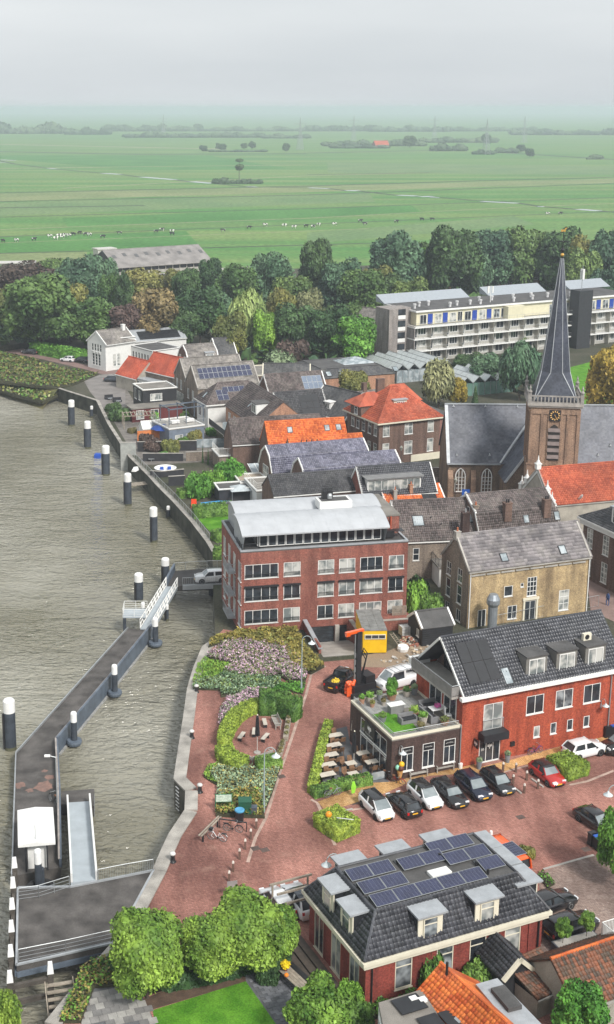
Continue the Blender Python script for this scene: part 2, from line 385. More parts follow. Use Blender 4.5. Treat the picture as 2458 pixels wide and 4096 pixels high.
def house(name,label,cat,A,B,depth,he,profile=None,axis='x',z0=-0.3,walls=None,roofm=None,trim=None,wins=None,tile=None,solo=0,group=None,over=0.25,winmat=None,hip=0.0,kind='gable',hr=None,ins=1.5,verge=None,flat_tile=False,W=None,holes=None,gutter=True,sill=True,gablewins=None,ridge_m=None,up=None):
 """A, B: front eave corners (world). kind gable/gambrel extrude a profile [(s 0..1, dz)], hip, mansard, flat"""
 A,B=Vector(A),Vector(B);d=Vector((B.x-A.x,B.y-A.y,0));W=W or d.length;rz=math.atan2(d.y,d.x)
 t=thing(name,label,cat,(A.x,A.y,0),rz,group);D=depth
 world=Matrix.Translation((A.x,A.y,0))@Matrix.Rotation(rz,4,'Z');t['w']=W
 sm=side_mats(W,D);wins=wins or{};trim=trim or WHITE
 mb=MB();gw=gablewins or{}
 for s,(M,L)in sm.items():holed_wall(mb,L,z0,he,wins.get(s,[]),M,1 if s=='l' and isinstance(walls,list)else 0)
 span=D if axis=='x' else W
 ends=('l','r')if axis=='x' else('f','b')
 prof=profile or[(0,0),(0.5,(hr-he)if hr else span*0.45),(1,0)]
 if kind in('gable','gambrel'):
  for s in ends:
   M,L=sm[s]
   pts=[(L*(q if s in('r','f')else 1-q),0,he+z)for q,z in prof]
   if s in('l','b'):pts=pts[::-1]
   if prof[0][1]==0 and len(pts)>=3:mb.add(pts,[tuple(range(len(pts)-1,-1,-1))],1 if s=='l' and isinstance(walls,list)else 0,M)
 mb.build('wall',walls if isinstance(walls,list)else[walls],t)
 put_windows(t,wins,W,D,winmat,sill)
 for s,lst in gw.items():
  for q in lst:window(t,sm[s][0]@Matrix.Translation((q[0],-0.07,q[1])),q[2],q[3],q[4]if len(q)>4 else '',winmat,q[5]if len(q)>5 else None)
 r=MB();roof=None;planes=[]
 th=0.12
 if kind in('gable','gambrel'):
  Ls=W if axis=='x' else D
  def pt(a,q,z):
   return(a,q,z)if axis=='x' else(span-q,a,z)if False else((q,a,z))
  P2=[(q*span,he+z)for q,z in prof]
  def ext(p,q,o):
   dx,dz=p[0]-q[0],p[1]-q[1];l=math.hypot(dx,dz);return(p[0]+dx/l*o,p[1]+dz/l*o)
  P2=[ext(P2[0],P2[1],over)]+P2[1:-1]+[ext(P2[-1],P2[-2],over)]
  for i in range(len(P2)-1):
   (q0,za),(q1,zb)=P2[i],P2[i+1]
   a0,a1=-0.08,Ls+0.08
   pts=[pt(a0,q0,za),pt(a1,q0,za),pt(a1,q1,zb),pt(a0,q1,zb)]
   if axis=='y':pts=pts[::-1]
   lift=Vector((0,0,0.14))
   r.plate([Vector(p)+lift for p in pts],th,0)
   up_=zb>=za-1e-6 and i<len(P2)/2-0.6
   lo_,hi_=((q0,za),(q1,zb))if zb>za else((q1,zb),(q0,za))
   sl=math.hypot(q1-q0,zb-za)
   front=zb>za
   if axis=='x':
    o_=pt(a0,lo_[0],lo_[1])if front else pt(a1,lo_[0],lo_[1]);u_=(1,0,0)if front else(-1,0,0)
   else:
    o_=pt(a1,lo_[0],lo_[1])if front else pt(a0,lo_[0],lo_[1]);u_=(0,-1,0)if front else(0,1,0)
   v_=Vector(pt(0,hi_[0],hi_[1]))-Vector(pt(0,lo_[0],lo_[1]))
   planes.append((Vector(o_)+lift,u_,v_,[(0,0),(a1-a0,0),(a1-a0,sl),(0,sl)]))
  k=max(range(len(P2)),key=lambda i:P2[i][1])
  ridge_caps(r,Vector(pt(-0.08,*P2[k]))+Vector((0,0,.17)),Vector(pt(Ls+0.08,*P2[k]))+Vector((0,0,.17)),0.12,1)
  if verge:
   for a in(-0.12,Ls-0.12)if verge=='in' else(-0.16,Ls+0.06):
    vb=MB()
    for i in range(len(P2)-1):
     p,q=P2[i],P2[i+1]
     vb.plate([Vector(pt(a,p[0],p[1]+.26)),Vector(pt(a+.22,p[0],p[1]+.26)),Vector(pt(a+.22,q[0],q[1]+.26)),Vector(pt(a,q[0],q[1]+.26))],.3 if axis=='x' else-.3,0)
    vb.build('verge',[trim],t)
  if gutter:
   for k_ in(0,-1):
    g=MB()
    q,z=P2[k_];s=-1 if k_==0 else 1
    lo=[pt(-0.1,q+s*0.02,z-.02),pt(Ls+.1,q+s*.14,z+.1)]
    x0,y0,_=lo[0];x1,y1,_=lo[1];g.box(min(x0,x1),min(y0,y1),z-.04,max(x0,x1),max(y0,y1),z+.1)
    g.build('gutter',[trim],t)
 elif kind=='hip':
  o=over+0.2;x0,y0,x1,y1=-o,-o,W+o,D+o;z=he+0.02
  if W>=D:i=(D/2+o)if not hip else hip;R0,R1=(x0+i,D/2,hr),(x1-i,D/2,hr)
  else:i=(W/2+o)if not hip else hip;R0,R1=(W/2,y0+i,hr),(W/2,y1-i,hr)
  c=[(x0,y0,z),(x1,y0,z),(x1,y1,z),(x0,y1,z)]
  faces=[[c[0],c[1],R1,R0],[c[1],c[2],R1],[c[2],c[3],R0,R1],[c[3],c[0],R0]]if W>=D else[[c[0],c[1],R0],[c[1],c[2],R1,R0],[c[2],c[3],R1],[c[3],c[0],R0,R1]]
  for f in faces:
   f=[Vector(p)for p in f]
   f=[p for k_,p in enumerate(f)if(p-f[k_-1]).length>1e-3]
   r.plate(f,.1,0)
   u_=(f[1]-f[0]).normalized();n_=u_.cross(f[2]-f[0]).normalized();v_=n_.cross(u_)
   planes.append((f[0],u_,v_,[((p-f[0]).dot(u_),(p-f[0]).dot(v_))for p in f]))
  for e in((c[0],R0),(c[1],R1 if W>=D else R0),(c[2],R1),(c[3],R0 if W>=D else R1),(R0,R1)):
   if(Vector(e[0])-Vector(e[1])).length>0.1:ridge_caps(r,Vector(e[0])+Vector((0,0,.06)),Vector(e[1])+Vector((0,0,.06)),0.12,1)
  g=MB()
  for a in((x0,y0-.12,x1,y0),(x0,y1,x1,y1+.12),(x0-.12,y0-.12,x0,y1+.12),(x1,y0-.12,x1+.12,y1+.12)):g.box(a[0],a[1],z-.22,a[2],a[3],z+.02)
  g.box(x0,y0,z-.2,x1,y1,z-.12);g.build('gutter',[trim],t)
 elif kind=='mansard':
  o=over;c=[(-o,-o,he+.03),(W+o,-o,he+.03),(W+o,D+o,he+.03),(-o,D+o,he+.03)];q=[(ins,ins,hr),(W-ins,ins,hr),(W-ins,D-ins,hr),(ins,D-ins,hr)]
  for k_ in range(4):
   f=[Vector(p)for p in(c[k_],c[(k_+1)%4],q[(k_+1)%4],q[k_])];r.plate(f,.1,0)
   u_=(f[1]-f[0]).normalized();n_=u_.cross(f[2]-f[0]).normalized();v_=n_.cross(u_)
   planes.append((f[0],u_,v_,[((p-f[0]).dot(u_),(p-f[0]).dot(v_))for p in f]))
   ridge_caps(r,f[0]+Vector((0,0,.06)),f[3]+Vector((0,0,.06)),0.11,1);ridge_caps(r,f[3]+Vector((0,0,.05)),f[2]+Vector((0,0,.05)),0.1,1)
  r.plate([Vector(p)for p in q],.1,2)
 else:
  o=over;e=0.25
  r.box(-o,-o,he,W+o,D+o,he+.12,0)
  for a in((-o,-o,W+o,e-o),(-o,D+o-e,W+o,D+o),(-o,e-o,e-o,D+o-e),(W+o-e,e-o,W+o,D+o-e)):r.box(*a[:2],he+.122,*a[2:],he+.3,1)
 if r.f:
  roof=r.build('roof',[roofm,ridge_m or(trim if kind=='flat' else roofm),BITU],t)
  if tile:
   for k_,pl in enumerate(planes):
    if tile[2]and k_ not in tile[2]:continue
    tile_plane(roof,*pl[:3],pl[3],tile[0],tile[1],roofm,0.085,solo if k_==tile[2][0]else 0,flat_tile,holes=(holes or{}).get(k_,()),world=world)
 HOUSES[t.name]=(W,D,he,planes,roof,world)
 return t
HOUSES={}
def boxes(name,mat,t,lst,M=None):
 for b in lst:m=MB();m.box(*b);m.build(name,[mat],t,M)
def on_plane(t,k,u,v,n=0.0):
 """matrix on roof plane k of house t at (u along the eave, v up the slope), x along, y up the slope, z outwards"""
 o,ux,vx,_=HOUSES[t.name][3][k];o,ux,vx=Vector(o),Vector(ux).normalized(),Vector(vx).normalized();nn=ux.cross(vx)
 p=o+ux*u+vx*v+nn*n
 return Matrix(((ux.x,vx.x,nn.x,p.x),(ux.y,vx.y,nn.y,p.y),(ux.z,vx.z,nn.z,p.z),(0,0,0,1)))
def skylight(t,k,u,v,w=0.8,h=1.2,glass=None):
 m=MB();M=on_plane(t,k,u,v)
 for a in((0,0,w,.08),(0,h-.08,w,h),(0,.08,.08,h-.08),(w-.08,.08,w,h-.08)):m.box(a[0],a[1],0,a[2],a[3],.16)
 o=m.build('roof_window',[DKFRAME],t,M);g=MB();g.box(.07,.07,.05,w-.07,h-.07,.13);g.build('pane',[glass or GLASS_S],o)
 return o
def panels(t,k,u,v,nx,ny,w=1.0,h=1.65,mat=None,name='solar_panel',gap=0.03,lift=.12):
 for i in range(nx):
  for j in range(ny):solar(t,on_plane(t,k,u+i*(w+gap),v+j*(h+gap),lift),w,h,mat)
def solar(t,M,w,h,mat=None):
 key=('solar',round(w,2),round(h,2),(mat or SOLAR).name)
 if key not in WCACHE:
  m=MB();b=0.035;fr=1 if(mat is not SOLARB)else 0
  m.box(0,0,0,w,h,.035,1)
  m.box(b,b,.036,w-b,h-b,.042,0)
  if mat is not SOLARB:
   for q in range(1,6):m.box(w*q/6-.006,b,.0425,w*q/6+.006,h-b,.044,2)
   for q in range(1,10):m.box(b,h*q/10-.005,.0425,w-b,h*q/10+.005,.044,2)
  WCACHE[key]=m.mesh('solar_panel',[mat or SOLAR,BLACKP if mat is SOLARB else GALV,C('cell_lines',(0.16,0.17,0.24),0.4)])
 return link('solar_panel',WCACHE[key],t,M)
def dormer(t,M,w,h,d,wall=None,roofm=None,style='v2',cheek=None,over=0.15,winmat=None,side=0.18,glass=None,slope=0.0,pitch=0.05):
 """box dormer: local x along, y into the roof, z up, front at y=0"""
 m=MB();m.box(0,0,0,w,d,h,0);o=m.build('dormer',[wall or WHITE],t,M)
 r=MB();r.add([(-over,-over-.1,h+.002),(w+over,-over-.1,h+.002),(w+over,d,h+.002+pitch),(-over,d,h+.002+pitch),(-over,-over-.1,h+.14),(w+over,-over-.1,h+.14),(w+over,d,h+.14+pitch),(-over,d,h+.14+pitch)],[(0,3,2,1),(4,5,6,7),(0,1,5,4),(1,2,6,5),(2,3,7,6),(3,0,4,7)],0);r.build('dormer_roof',[roofm or ZINC],o)
 if cheek:
  c=MB();c.box(-.012,.1,.0,-.002,d,h-.02);c.box(w+.002,.1,0,w+.012,d,h-.02);c.build('cheek',[cheek],o)
 window(o,Matrix.Translation((side,-.1,.2)),w-2*side,h-.42,style,winmat,glass,False,flat=True)
 return o
def chimney(t,x,y,z0,z1,w=0.6,d=0.6,mat=None,pots=1,potm=None):
 m=MB();m.box(x-w/2,y-d/2,z0,x+w/2,y+d/2,z1);m.box(x-w/2-.06,y-d/2-.06,z1,x+w/2+.06,y+d/2+.06,z1+.1)
 o=m.build('chimney',[mat or BR_DARK],t);p=MB()
 for k in range(pots):p.cyl((x+(k-(pots-1)/2)*.32,y,z1+.1),(x+(k-(pots-1)/2)*.32,y,z1+.55),.12,.1,8)
 p.build('chimney_pot',[potm or C('terracotta',(0.4,0.13,0.06),0.8)],o);return o
def pipe(t,x,y,z0,z1,r=0.06,mat=None,name='drainpipe'):
 m=MB();m.cyl((x,y,z0),(x,y,z1),r,r,8);return m.build(name,[mat or GALV],t)
def rail(t,pts,h=1.0,mat=None,step=0.14,name='railing',bars=True,posts=1.6,bw=0.012):
 """railing along points (local to t)"""
 m=MB()
 for a,b in zip(pts,pts[1:]):
  a,b=Vector(a),Vector(b);L=(b-a).length;n=max(1,round(L/posts));up=Vector((0,0,h))
  m.cyl(a+up,b+up,.03,.03,6);m.cyl(a+Vector((0,0,.12)),b+Vector((0,0,.12)),.018,.018,4)
  for i in range(n+1):p=a+(b-a)*(i/n);m.cyl(p,p+up,.028,.028,6)
  if bars:
   k=int(L/step)
   for i in range(1,k):p=a+(b-a)*(i/k);m.cyl(p+Vector((0,0,.12)),p+up,bw,bw,4,cap=False)
  else:
   for z in(.4,.7):m.cyl(a+Vector((0,0,h*z)),b+Vector((0,0,h*z)),.018,.018,4)
 return m.build(name,[mat or GALV],t)
BR_RED=brick('red_brick',(0.22,0.06,0.045),(0.28,0.085,0.06),(0.24,0.15,0.12),st=0.3)
BR_BRIGHT=brick('bright_red_brick',(0.31,0.048,0.024),(0.41,0.078,0.036),(0.28,0.1,0.06),(0.2,0.04,0.03),st=0.3)
BR_BROWN=brick('dark_brown_brick',(0.06,0.036,0.03),(0.085,0.05,0.042),(0.08,0.06,0.055),(0.04,0.03,0.028))
BR_YELLOW=brick('ochre_brick',(0.4,0.285,0.14),(0.47,0.35,0.19),(0.38,0.31,0.21),(0.19,0.135,0.08),st=0.85)
BR_GREY=brick('grey_brown_brick',(0.2,0.155,0.12),(0.25,0.2,0.16),(0.22,0.2,0.17),(0.12,0.1,0.08))
BR_DARK=brick('mixed_dark_brick',(0.13,0.075,0.055),(0.18,0.105,0.08),(0.17,0.14,0.12),(0.07,0.05,0.045))
BR_CHURCH=brick('church_brick',(0.19,0.125,0.08),(0.24,0.16,0.11),(0.2,0.165,0.13),(0.09,0.07,0.055),st=0.5)
BR_TOWER=brick('tower_brick',(0.25,0.15,0.1),(0.34,0.215,0.145),(0.3,0.23,0.17),(0.13,0.09,0.07),st=0.5)
BR_ORANGE=brick('salmon_brick',(0.36,0.17,0.1),(0.42,0.22,0.14),(0.34,0.25,0.18),(0.25,0.15,0.1))
BR_MAROON=brick('maroon_brick',(0.2,0.032,0.024),(0.27,0.05,0.035),(0.19,0.085,0.07),(0.12,0.03,0.028),st=0.35)
RENDER_W=C('white_render',(0.68,0.68,0.66),0.8,0.06);RENDER_G=C('grey_render',(0.36,0.33,0.28),0.85,0.2,0.8)
T_BLACK=tilemat('black_glazed_tile',(0.036,0.038,0.046),(0.075,0.078,0.09),mo=0.1,rough=0.38,spec=0.5)
T_ORANGE=tilemat('orange_pantile',(0.5,0.09,0.02),(0.78,0.21,0.045),(0.3,0.11,0.06),0.55,0.6)
T_RED=tilemat('red_pantile',(0.34,0.065,0.032),(0.52,0.125,0.06),(0.2,0.09,0.06),0.45)
T_BROWN=tilemat('brown_grey_tile',(0.07,0.058,0.055),(0.16,0.13,0.125),(0.17,0.16,0.14),0.4)
T_SLATE=tilemat('large_grey_tile',(0.13,0.12,0.125),(0.23,0.21,0.215),(0.3,0.28,0.25),0.4,0.7)
T_VIOLET=tilemat('violet_tile',(0.08,0.082,0.125),(0.19,0.19,0.25),(0.14,0.13,0.15),0.2,0.4,0.5)
T_DARK=tilemat('charcoal_tile',(0.036,0.037,0.042),(0.075,0.075,0.08),(0.1,0.1,0.09),0.2,0.55)
T_GREYF=tilemat('far_grey_tile',(0.12,0.11,0.1),(0.22,0.2,0.185),(0.28,0.26,0.22),0.4,grid=(0.35,0.4))
T_DARKF=tilemat('far_dark_tile',(0.05,0.05,0.055),(0.1,0.1,0.1),mo=0.2,grid=(0.3,0.35))
T_REDF=tilemat('far_red_tile',(0.38,0.06,0.03),(0.5,0.1,0.045),(0.18,0.08,0.06),0.4,grid=(0.3,0.35))
T_CHURCH=tilemat('church_slate',(0.058,0.064,0.085),(0.1,0.108,0.135),(0.16,0.165,0.17),0.3,0.5,0.45,grid=(0.32,0.28))
T_SPIRE=tilemat('spire_slate',(0.032,0.037,0.056),(0.06,0.066,0.09),(0.12,0.13,0.15),0.2,0.35,0.6,grid=(0.3,0.26))
T_MOSSY=tilemat('mossy_pantile',(0.075,0.055,0.042),(0.23,0.085,0.045),(0.07,0.07,0.05),0.5)
#vegetation
def leaf_cloud(name,lobes,n,size,mat,core=0.72,out=0.5,droop=0.0,asp=1.0,flat=0.0,zmin=None,corem=None):
 """lobes [(cx,cy,cz,rx,ry,rz)]: leaf clumps spread near the lobes' surfaces, with a rough core inside that closes the crown"""
 L=np.array(lobes,float);ar=(L[:,3]*L[:,4]+L[:,4]*L[:,5]+L[:,3]*L[:,5]);k=rng.choice(len(L),n,p=ar/ar.sum())
 d=rng.normal(size=(n,3));d/=np.linalg.norm(d,axis=1)[:,None]
 rad=1.0-np.abs(rng.normal(0,0.13,n))+(rng.random(n)<0.06)*rng.random(n)*0.16
 p=L[k,:3]+d*L[k,3:]*rad[:,None]
 q=np.ones(n,bool)
 for i in range(len(L)):
  e=(((p-L[i,:3])/L[i,3:])**2).sum(1);q&=(e>0.6)|(k==i)
 if zmin is not None:q&=p[:,2]>zmin
 p,d,k=p[q],d[q],k[q];n=len(p)
 nr=d*out+rng.normal(0,0.45,(n,3))+np.array([0,0,0.35]);nr/=np.linalg.norm(nr,axis=1)[:,None]
 a=np.cross(nr,rng.normal(size=(n,3)));a/=np.linalg.norm(a,axis=1)[:,None]
 if droop:
  a=a*(1-droop)+np.array([0,0,-1.0])*droop;a-=(a*nr).sum(1)[:,None]*nr;a/=np.linalg.norm(a,axis=1)[:,None]
 b=np.cross(nr,a);s=size*(0.55+0.9*rng.random(n))[:,None]
 la,lb=s*asp,s
 V=np.stack([p-la*a,p+lb*b*0.62-nr*s*0.12,p+la*a,p-lb*b*0.62-nr*s*0.12],1).reshape(-1,3)
 Q=np.arange(4*n).reshape(-1,4)
 uv=np.repeat(np.stack([np.arange(n)%97+.5,np.arange(n)//97+.5],1),4,axis=0)
 if core:
  cv,cq,off=[],[],len(V);nu,nv=9,6
  for l in L:
   o=len(cv)
   for j in range(nv+1):
    for i in range(nu):
     th,ph=math.pi*j/nv,2*math.pi*i/nu;r=core*(0.85+0.3*rng.random())
     cv.append((l[0]+r*l[3]*math.sin(th)*math.cos(ph),l[1]+r*l[4]*math.sin(th)*math.sin(ph),l[2]+r*l[5]*math.cos(th)))
   for j in range(nv):
    for i in range(nu):cq.append((o+j*nu+i,o+j*nu+(i+1)%nu,o+(j+1)*nu+(i+1)%nu,o+(j+1)*nu+i))
  V=np.concatenate([V,np.array(cv)]);Q=np.concatenate([Q,np.array(cq)[:,::-1]+off]);uv=np.concatenate([uv,np.full((len(cq)*4,2),0.5)])
 return np_mesh(name,V,Q,[mat],uv)
def broad_lobes(R,Ht,n,r):
 """irregular broad crown of radius R, height Ht, base at z=0"""
 out=[(0,0,Ht*0.5,R*0.62,R*0.62,Ht*0.46)]
 for i in range(n):
  a=i*2.4+r.random()*0.8;z=Ht*(0.22+0.62*r.random());w=math.sqrt(max(0.05,1-((z/Ht-0.42)/0.62)**2));s=R*(0.26+0.2*r.random())
  rr=(R-s*0.8)*w*(0.75+0.35*r.random());out.append((rr*math.cos(a),rr*math.sin(a),z,s*1.1,s*1.1,s*(0.75+0.3*r.random())))
 return out
def trunk_mesh(h,r,mat,limbs=5,spread=0.45,seed=1):
 rr=random.Random(seed);m=MB();m.cyl((0,0,-0.3),(0,0,h*0.55),r,r*0.7,8);m.cyl((0,0,h*.55),(rr.uniform(-.2,.2),rr.uniform(-.2,.2),h*1.25),r*.7,r*.2,6)
 for i in range(limbs):
  a=i*2.4;z=h*(0.5+0.1*i);q=h*spread;e=(math.cos(a)*q,math.sin(a)*q,z+h*0.45);m.cyl((0,0,z),e,r*.45,r*.12,5)
 return m.mesh('trunk',[mat])
BARK=C('bark',(0.085,0.065,0.05),0.9,0.3,3)
LEAVES=dict(green=leafmat('leaf_green',(0.03,0.065,0.018),(0.1,0.15,0.042),0.025),dark=leafmat('leaf_dark',(0.018,0.042,0.016),(0.05,0.092,0.03),0.02),bluegreen=leafmat('leaf_bluegreen',(0.025,0.06,0.035),(0.07,0.125,0.065),0.02),olive=leafmat('leaf_olive',(0.065,0.08,0.022),(0.15,0.155,0.045),0.025,tint=(0.26,0.19,0.04),tf=0.3),autumn=leafmat('leaf_autumn',(0.075,0.07,0.03),(0.15,0.12,0.05),0.02,tint=(0.11,0.13,0.04),tf=0.35),copper=leafmat('leaf_copper',(0.036,0.026,0.022),(0.08,0.055,0.045),0.015),willow=leafmat('leaf_willow',(0.07,0.12,0.035),(0.19,0.25,0.085),0.015,0.6),birch=leafmat('leaf_birch',(0.085,0.1,0.05),(0.2,0.2,0.095),0.015,0.6),lime=leafmat('leaf_lime',(0.05,0.11,0.016),(0.15,0.235,0.035),0.02,0.9),gold=leafmat('leaf_gold',(0.15,0.12,0.02),(0.32,0.22,0.04),0.015,0.6,tint=(0.1,0.15,0.03),tf=0.3),bright=leafmat('leaf_bright',(0.045,0.12,0.016),(0.115,0.235,0.035),0.02,0.8),hedge=leafmat('leaf_hedge',(0.03,0.075,0.014),(0.09,0.16,0.03),0.01,1.2),silver=leafmat('leaf_silver',(0.08,0.12,0.06),(0.2,0.25,0.14),0.01,1.0),hedge2=leafmat('leaf_box',(0.075,0.12,0.016),(0.19,0.25,0.035),0.01,1.6))
CROWNS={}
def crown_set(kind,mat):
 key=(kind,mat)
 if key in CROWNS:return CROWNS[key]
 r=random.Random(hash(kind)%1000 if False else sum(map(ord,kind)));out=[]
 M=LEAVES[mat]
 base=(kind,'')
 if base not in CROWNS:
  ms=[]
  for i in range(3 if kind=='broad' else 2):
   if kind=='broad':ms.append(leaf_cloud('crown',broad_lobes(1.0,1.7,17+3*i,r),7500,0.066,M,0.66))
   elif kind=='tall':ms.append(leaf_cloud('crown',[(0,0,1.3,.55,.55,1.25)]+[(0.42*math.cos(a*2.4),0.42*math.sin(a*2.4),0.35+0.17*a,.4,.4,.38)for a in range(11)],3600,0.085,M,0.8))
   elif kind=='willow':ms.append(leaf_cloud('crown',[(0.55*math.cos(a*2.4)*f,0.55*math.sin(a*2.4)*f,1.15-0.4*f+0.12*r.random(),.42,.42,.62)for a,f in[(q,.25+.75*(q%4)/3)for q in range(14)]],4600,0.07,M,0.8,out=0.8,droop=0.85,asp=1.8))
   elif kind=='cone':ms.append(leaf_cloud('crown',[(0,0,0.2+0.2*q,0.5-0.046*q,0.5-0.046*q,0.2)for q in range(10)],2600,0.06,M,0.8))
   elif kind=='ball':ms.append(leaf_cloud('crown',[(0,0,.95,.82,.82,.85)]+[(.42*math.cos(a*2.4),.42*math.sin(a*2.4),.45+.09*a,.5,.5,.42)for a in range(11)],15000,.05,M,.86,out=.7))
   elif kind=='bush':ms.append(leaf_cloud('crown',[(0,0,.35,.7,.7,.5)]+[(0.55*math.cos(a*2.4),0.55*math.sin(a*2.4),.3+.25*r.random(),.42,.42,.4)for a in range(7)],2200,0.085,M,0.8))
  CROWNS[base]=ms
 CROWNS[key]=CROWNS[base];return CROWNS[key]
def tree(name,label,x,y,r,h,kind='broad',mat='green',group=None,trunk=True,z=0.0,clear=0.22,cat='tree',sy=1.0):
 """thing with trunk and crown; r crown radius, h overall height"""
 t=thing(name,label,cat,(x,y,z),random.random()*6.3,group)
 ms=crown_set(kind,mat);me=ms[random.randrange(len(ms))]
 hz={'broad':1.75,'tall':2.6,'willow':1.75,'cone':2.3,'bush':0.95,'ball':1.85}[kind];c=h*clear if trunk else-0.1
 o=link('crown',me,t,Tr(0,0,c)@Matrix.Diagonal((r,r*sy,(h-c)/hz,1)))
 o.material_slots[0].link='OBJECT';o.material_slots[0].material=LEAVES[mat]
 if trunk:
  k=('trunk',round(clear,1))
  if k not in WCACHE:WCACHE[k]=trunk_mesh(1.0,0.09,BARK)
  link('trunk',WCACHE[k],t,Matrix.Diagonal((r*.5,r*.5,max(c,0.5)*1.6,1)))
 return t
def hedge_mesh(name,pts,w,h,mat,size=0.12,dens=26,z=0):
 """clipped hedge along a line of points: a solid core with leaves all over it"""
 P_=[Vector((p[0],p[1],0))for p in pts];m=MB();n=len(P_);Lf,Rt=[],[]
 for i,p in enumerate(P_):
  a=P_[max(0,i-1)];b=P_[min(n-1,i+1)];d=(b-a).normalized();nn=Vector((-d.y,d.x,0));Lf.append(p+nn*w/2);Rt.append(p-nn*w/2)
 vs,fs=[],[];s=0.9
 V,Nn=[],[]
 for i in range(n-1):
  quadset=[((Lf[i],Lf[i+1],h),'t'),((Lf[i],Lf[i+1],h),'l'),((Rt[i],Rt[i+1],h),'r')]
  ln=(P_[i+1]-P_[i]).length;up=Vector((0,0,h))
  m.add([Rt[i]*1,Rt[i+1]*1,Lf[i+1]*1,Lf[i]*1,Rt[i]+up*s,Rt[i+1]+up*s,Lf[i+1]+up*s,Lf[i]+up*s],[(4,5,6,7),(0,1,5,4),(2,3,7,6),(1,2,6,5),(3,0,4,7)])
  d=(P_[i+1]-P_[i]).normalized();nn=Vector((-d.y,d.x,0))
  for(o,e1,e2,nv,A_)in((Rt[i]+up,P_[i+1]-P_[i],Lf[i]-Rt[i],Vector((0,0,1)),ln*w),(Rt[i],Rt[i+1]-Rt[i],up,-nn,ln*h),(Lf[i],Lf[i+1]-Lf[i],up,nn,ln*h)):
   k=int(A_*dens)+1;a=rng.random((k,2));V.append(np.array(o)[None]+a[:,:1]*np.array(e1)+a[:,1:]*np.array(e2));Nn.append(np.repeat(np.array(nv)[None],k,0))
 for(o,e1,nv)in((Rt[0],Lf[0]-Rt[0],P_[0]-P_[1]),(Rt[-1],Lf[-1]-Rt[-1],P_[-1]-P_[-2])):
  k=int(w*h*dens)+1;a=rng.random((k,2));V.append(np.array(o)[None]+a[:,:1]*np.array(e1)+a[:,1:]*np.array((0,0,h)));Nn.append(np.repeat(np.array(nv.normalized())[None],k,0))
 p=np.concatenate(V);d=np.concatenate(Nn);return leaf_quads(name,p,d,size,mat,core=m,z=z)
def leaf_quads(name,p,d,size,mat,core=None,z=0,up=0.25,asp=1.0):
 n=len(p);p=p+d*(rng.random((n,1))-0.35)*size*0.9;p[:,2]+=z
 nr=d*0.8+rng.normal(0,0.5,(n,3))+np.array([0,0,up]);nr/=np.linalg.norm(nr,axis=1)[:,None]
 a=np.cross(nr,rng.normal(size=(n,3)));a/=np.linalg.norm(a,axis=1)[:,None];b=np.cross(nr,a);s=size*(0.6+0.8*rng.random(n))[:,None]
 V=np.stack([p-s*a*asp,p+s*b*0.6-nr*s*.1,p+s*a*asp,p-s*b*0.6-nr*s*.1],1).reshape(-1,3);Q=np.arange(4*n).reshape(-1,4)
 uv=np.repeat(np.stack([np.arange(n)%97+.5,np.arange(n)//97+.5],1),4,axis=0)
 if core is not None:
  cv=np.array([tuple(v)for v in core.v]);cv[:,2]+=z;cq=np.array([f for f in core.f]);o=len(V)
  V=np.concatenate([V,cv]);Q=np.concatenate([Q,cq+o]);uv=np.concatenate([uv,np.full((len(cq)*4,2),.5)])
 return np_mesh(name,V,Q,[mat],uv)
def scatter(poly,dens):
 xs=[p[0]for p in poly];ys=[p[1]for p in poly];n=int((max(xs)-min(xs))*(max(ys)-min(ys))*dens)
 x=rng.uniform(min(xs),max(xs),n);y=rng.uniform(min(ys),max(ys),n);k=inside([(p[0],p[1])for p in poly],x,y);return x[k],y[k]
def ground_cover(name,label,poly,mat,h=0.5,size=0.12,dens=40,cat='plants',spiky=False,z=0.0,mats=None,lump=0.5):
 """low planting filling a polygon: one 'stuff' object of leaves standing at uneven heights"""
 x,y=scatter(poly,dens)
 lumpz=0.55+0.45*np.sin(x*2.1+1.3*np.sin(y*1.7))*np.sin(y*2.3+1.1*np.sin(x*1.9));hh=h*(1-lump+lump*lumpz)*(0.55+0.45*rng.random(len(x)))
 p=np.stack([x,y,hh+z],1);d=rng.normal(0,0.5,p.shape);d[:,2]=np.abs(d[:,2])+0.5;d/=np.linalg.norm(d,axis=1)[:,None]
 me=leaf_quads(name,p,d,size,mat if not mats else mats[0],asp=1.6 if spiky else 1.0)
 b=MB();b.prism([(q[0],q[1])for q in poly],z-0.25,z+h*0.28)
 if mats and len(mats)>1:
  for mm in mats[1:]:me.materials.append(mm)
  me.polygons.foreach_set('material_index',rng.choice(len(mats),len(me.polygons)).astype(np.int32))
 o=link(name,me);tag(o,label,cat,kind='stuff')
 e=b.build('planting_bed',[C('bed_soil',(0.05,0.05,0.025),0.95,0.4,2.0)],None);tag(e,kind='structure')
 return o
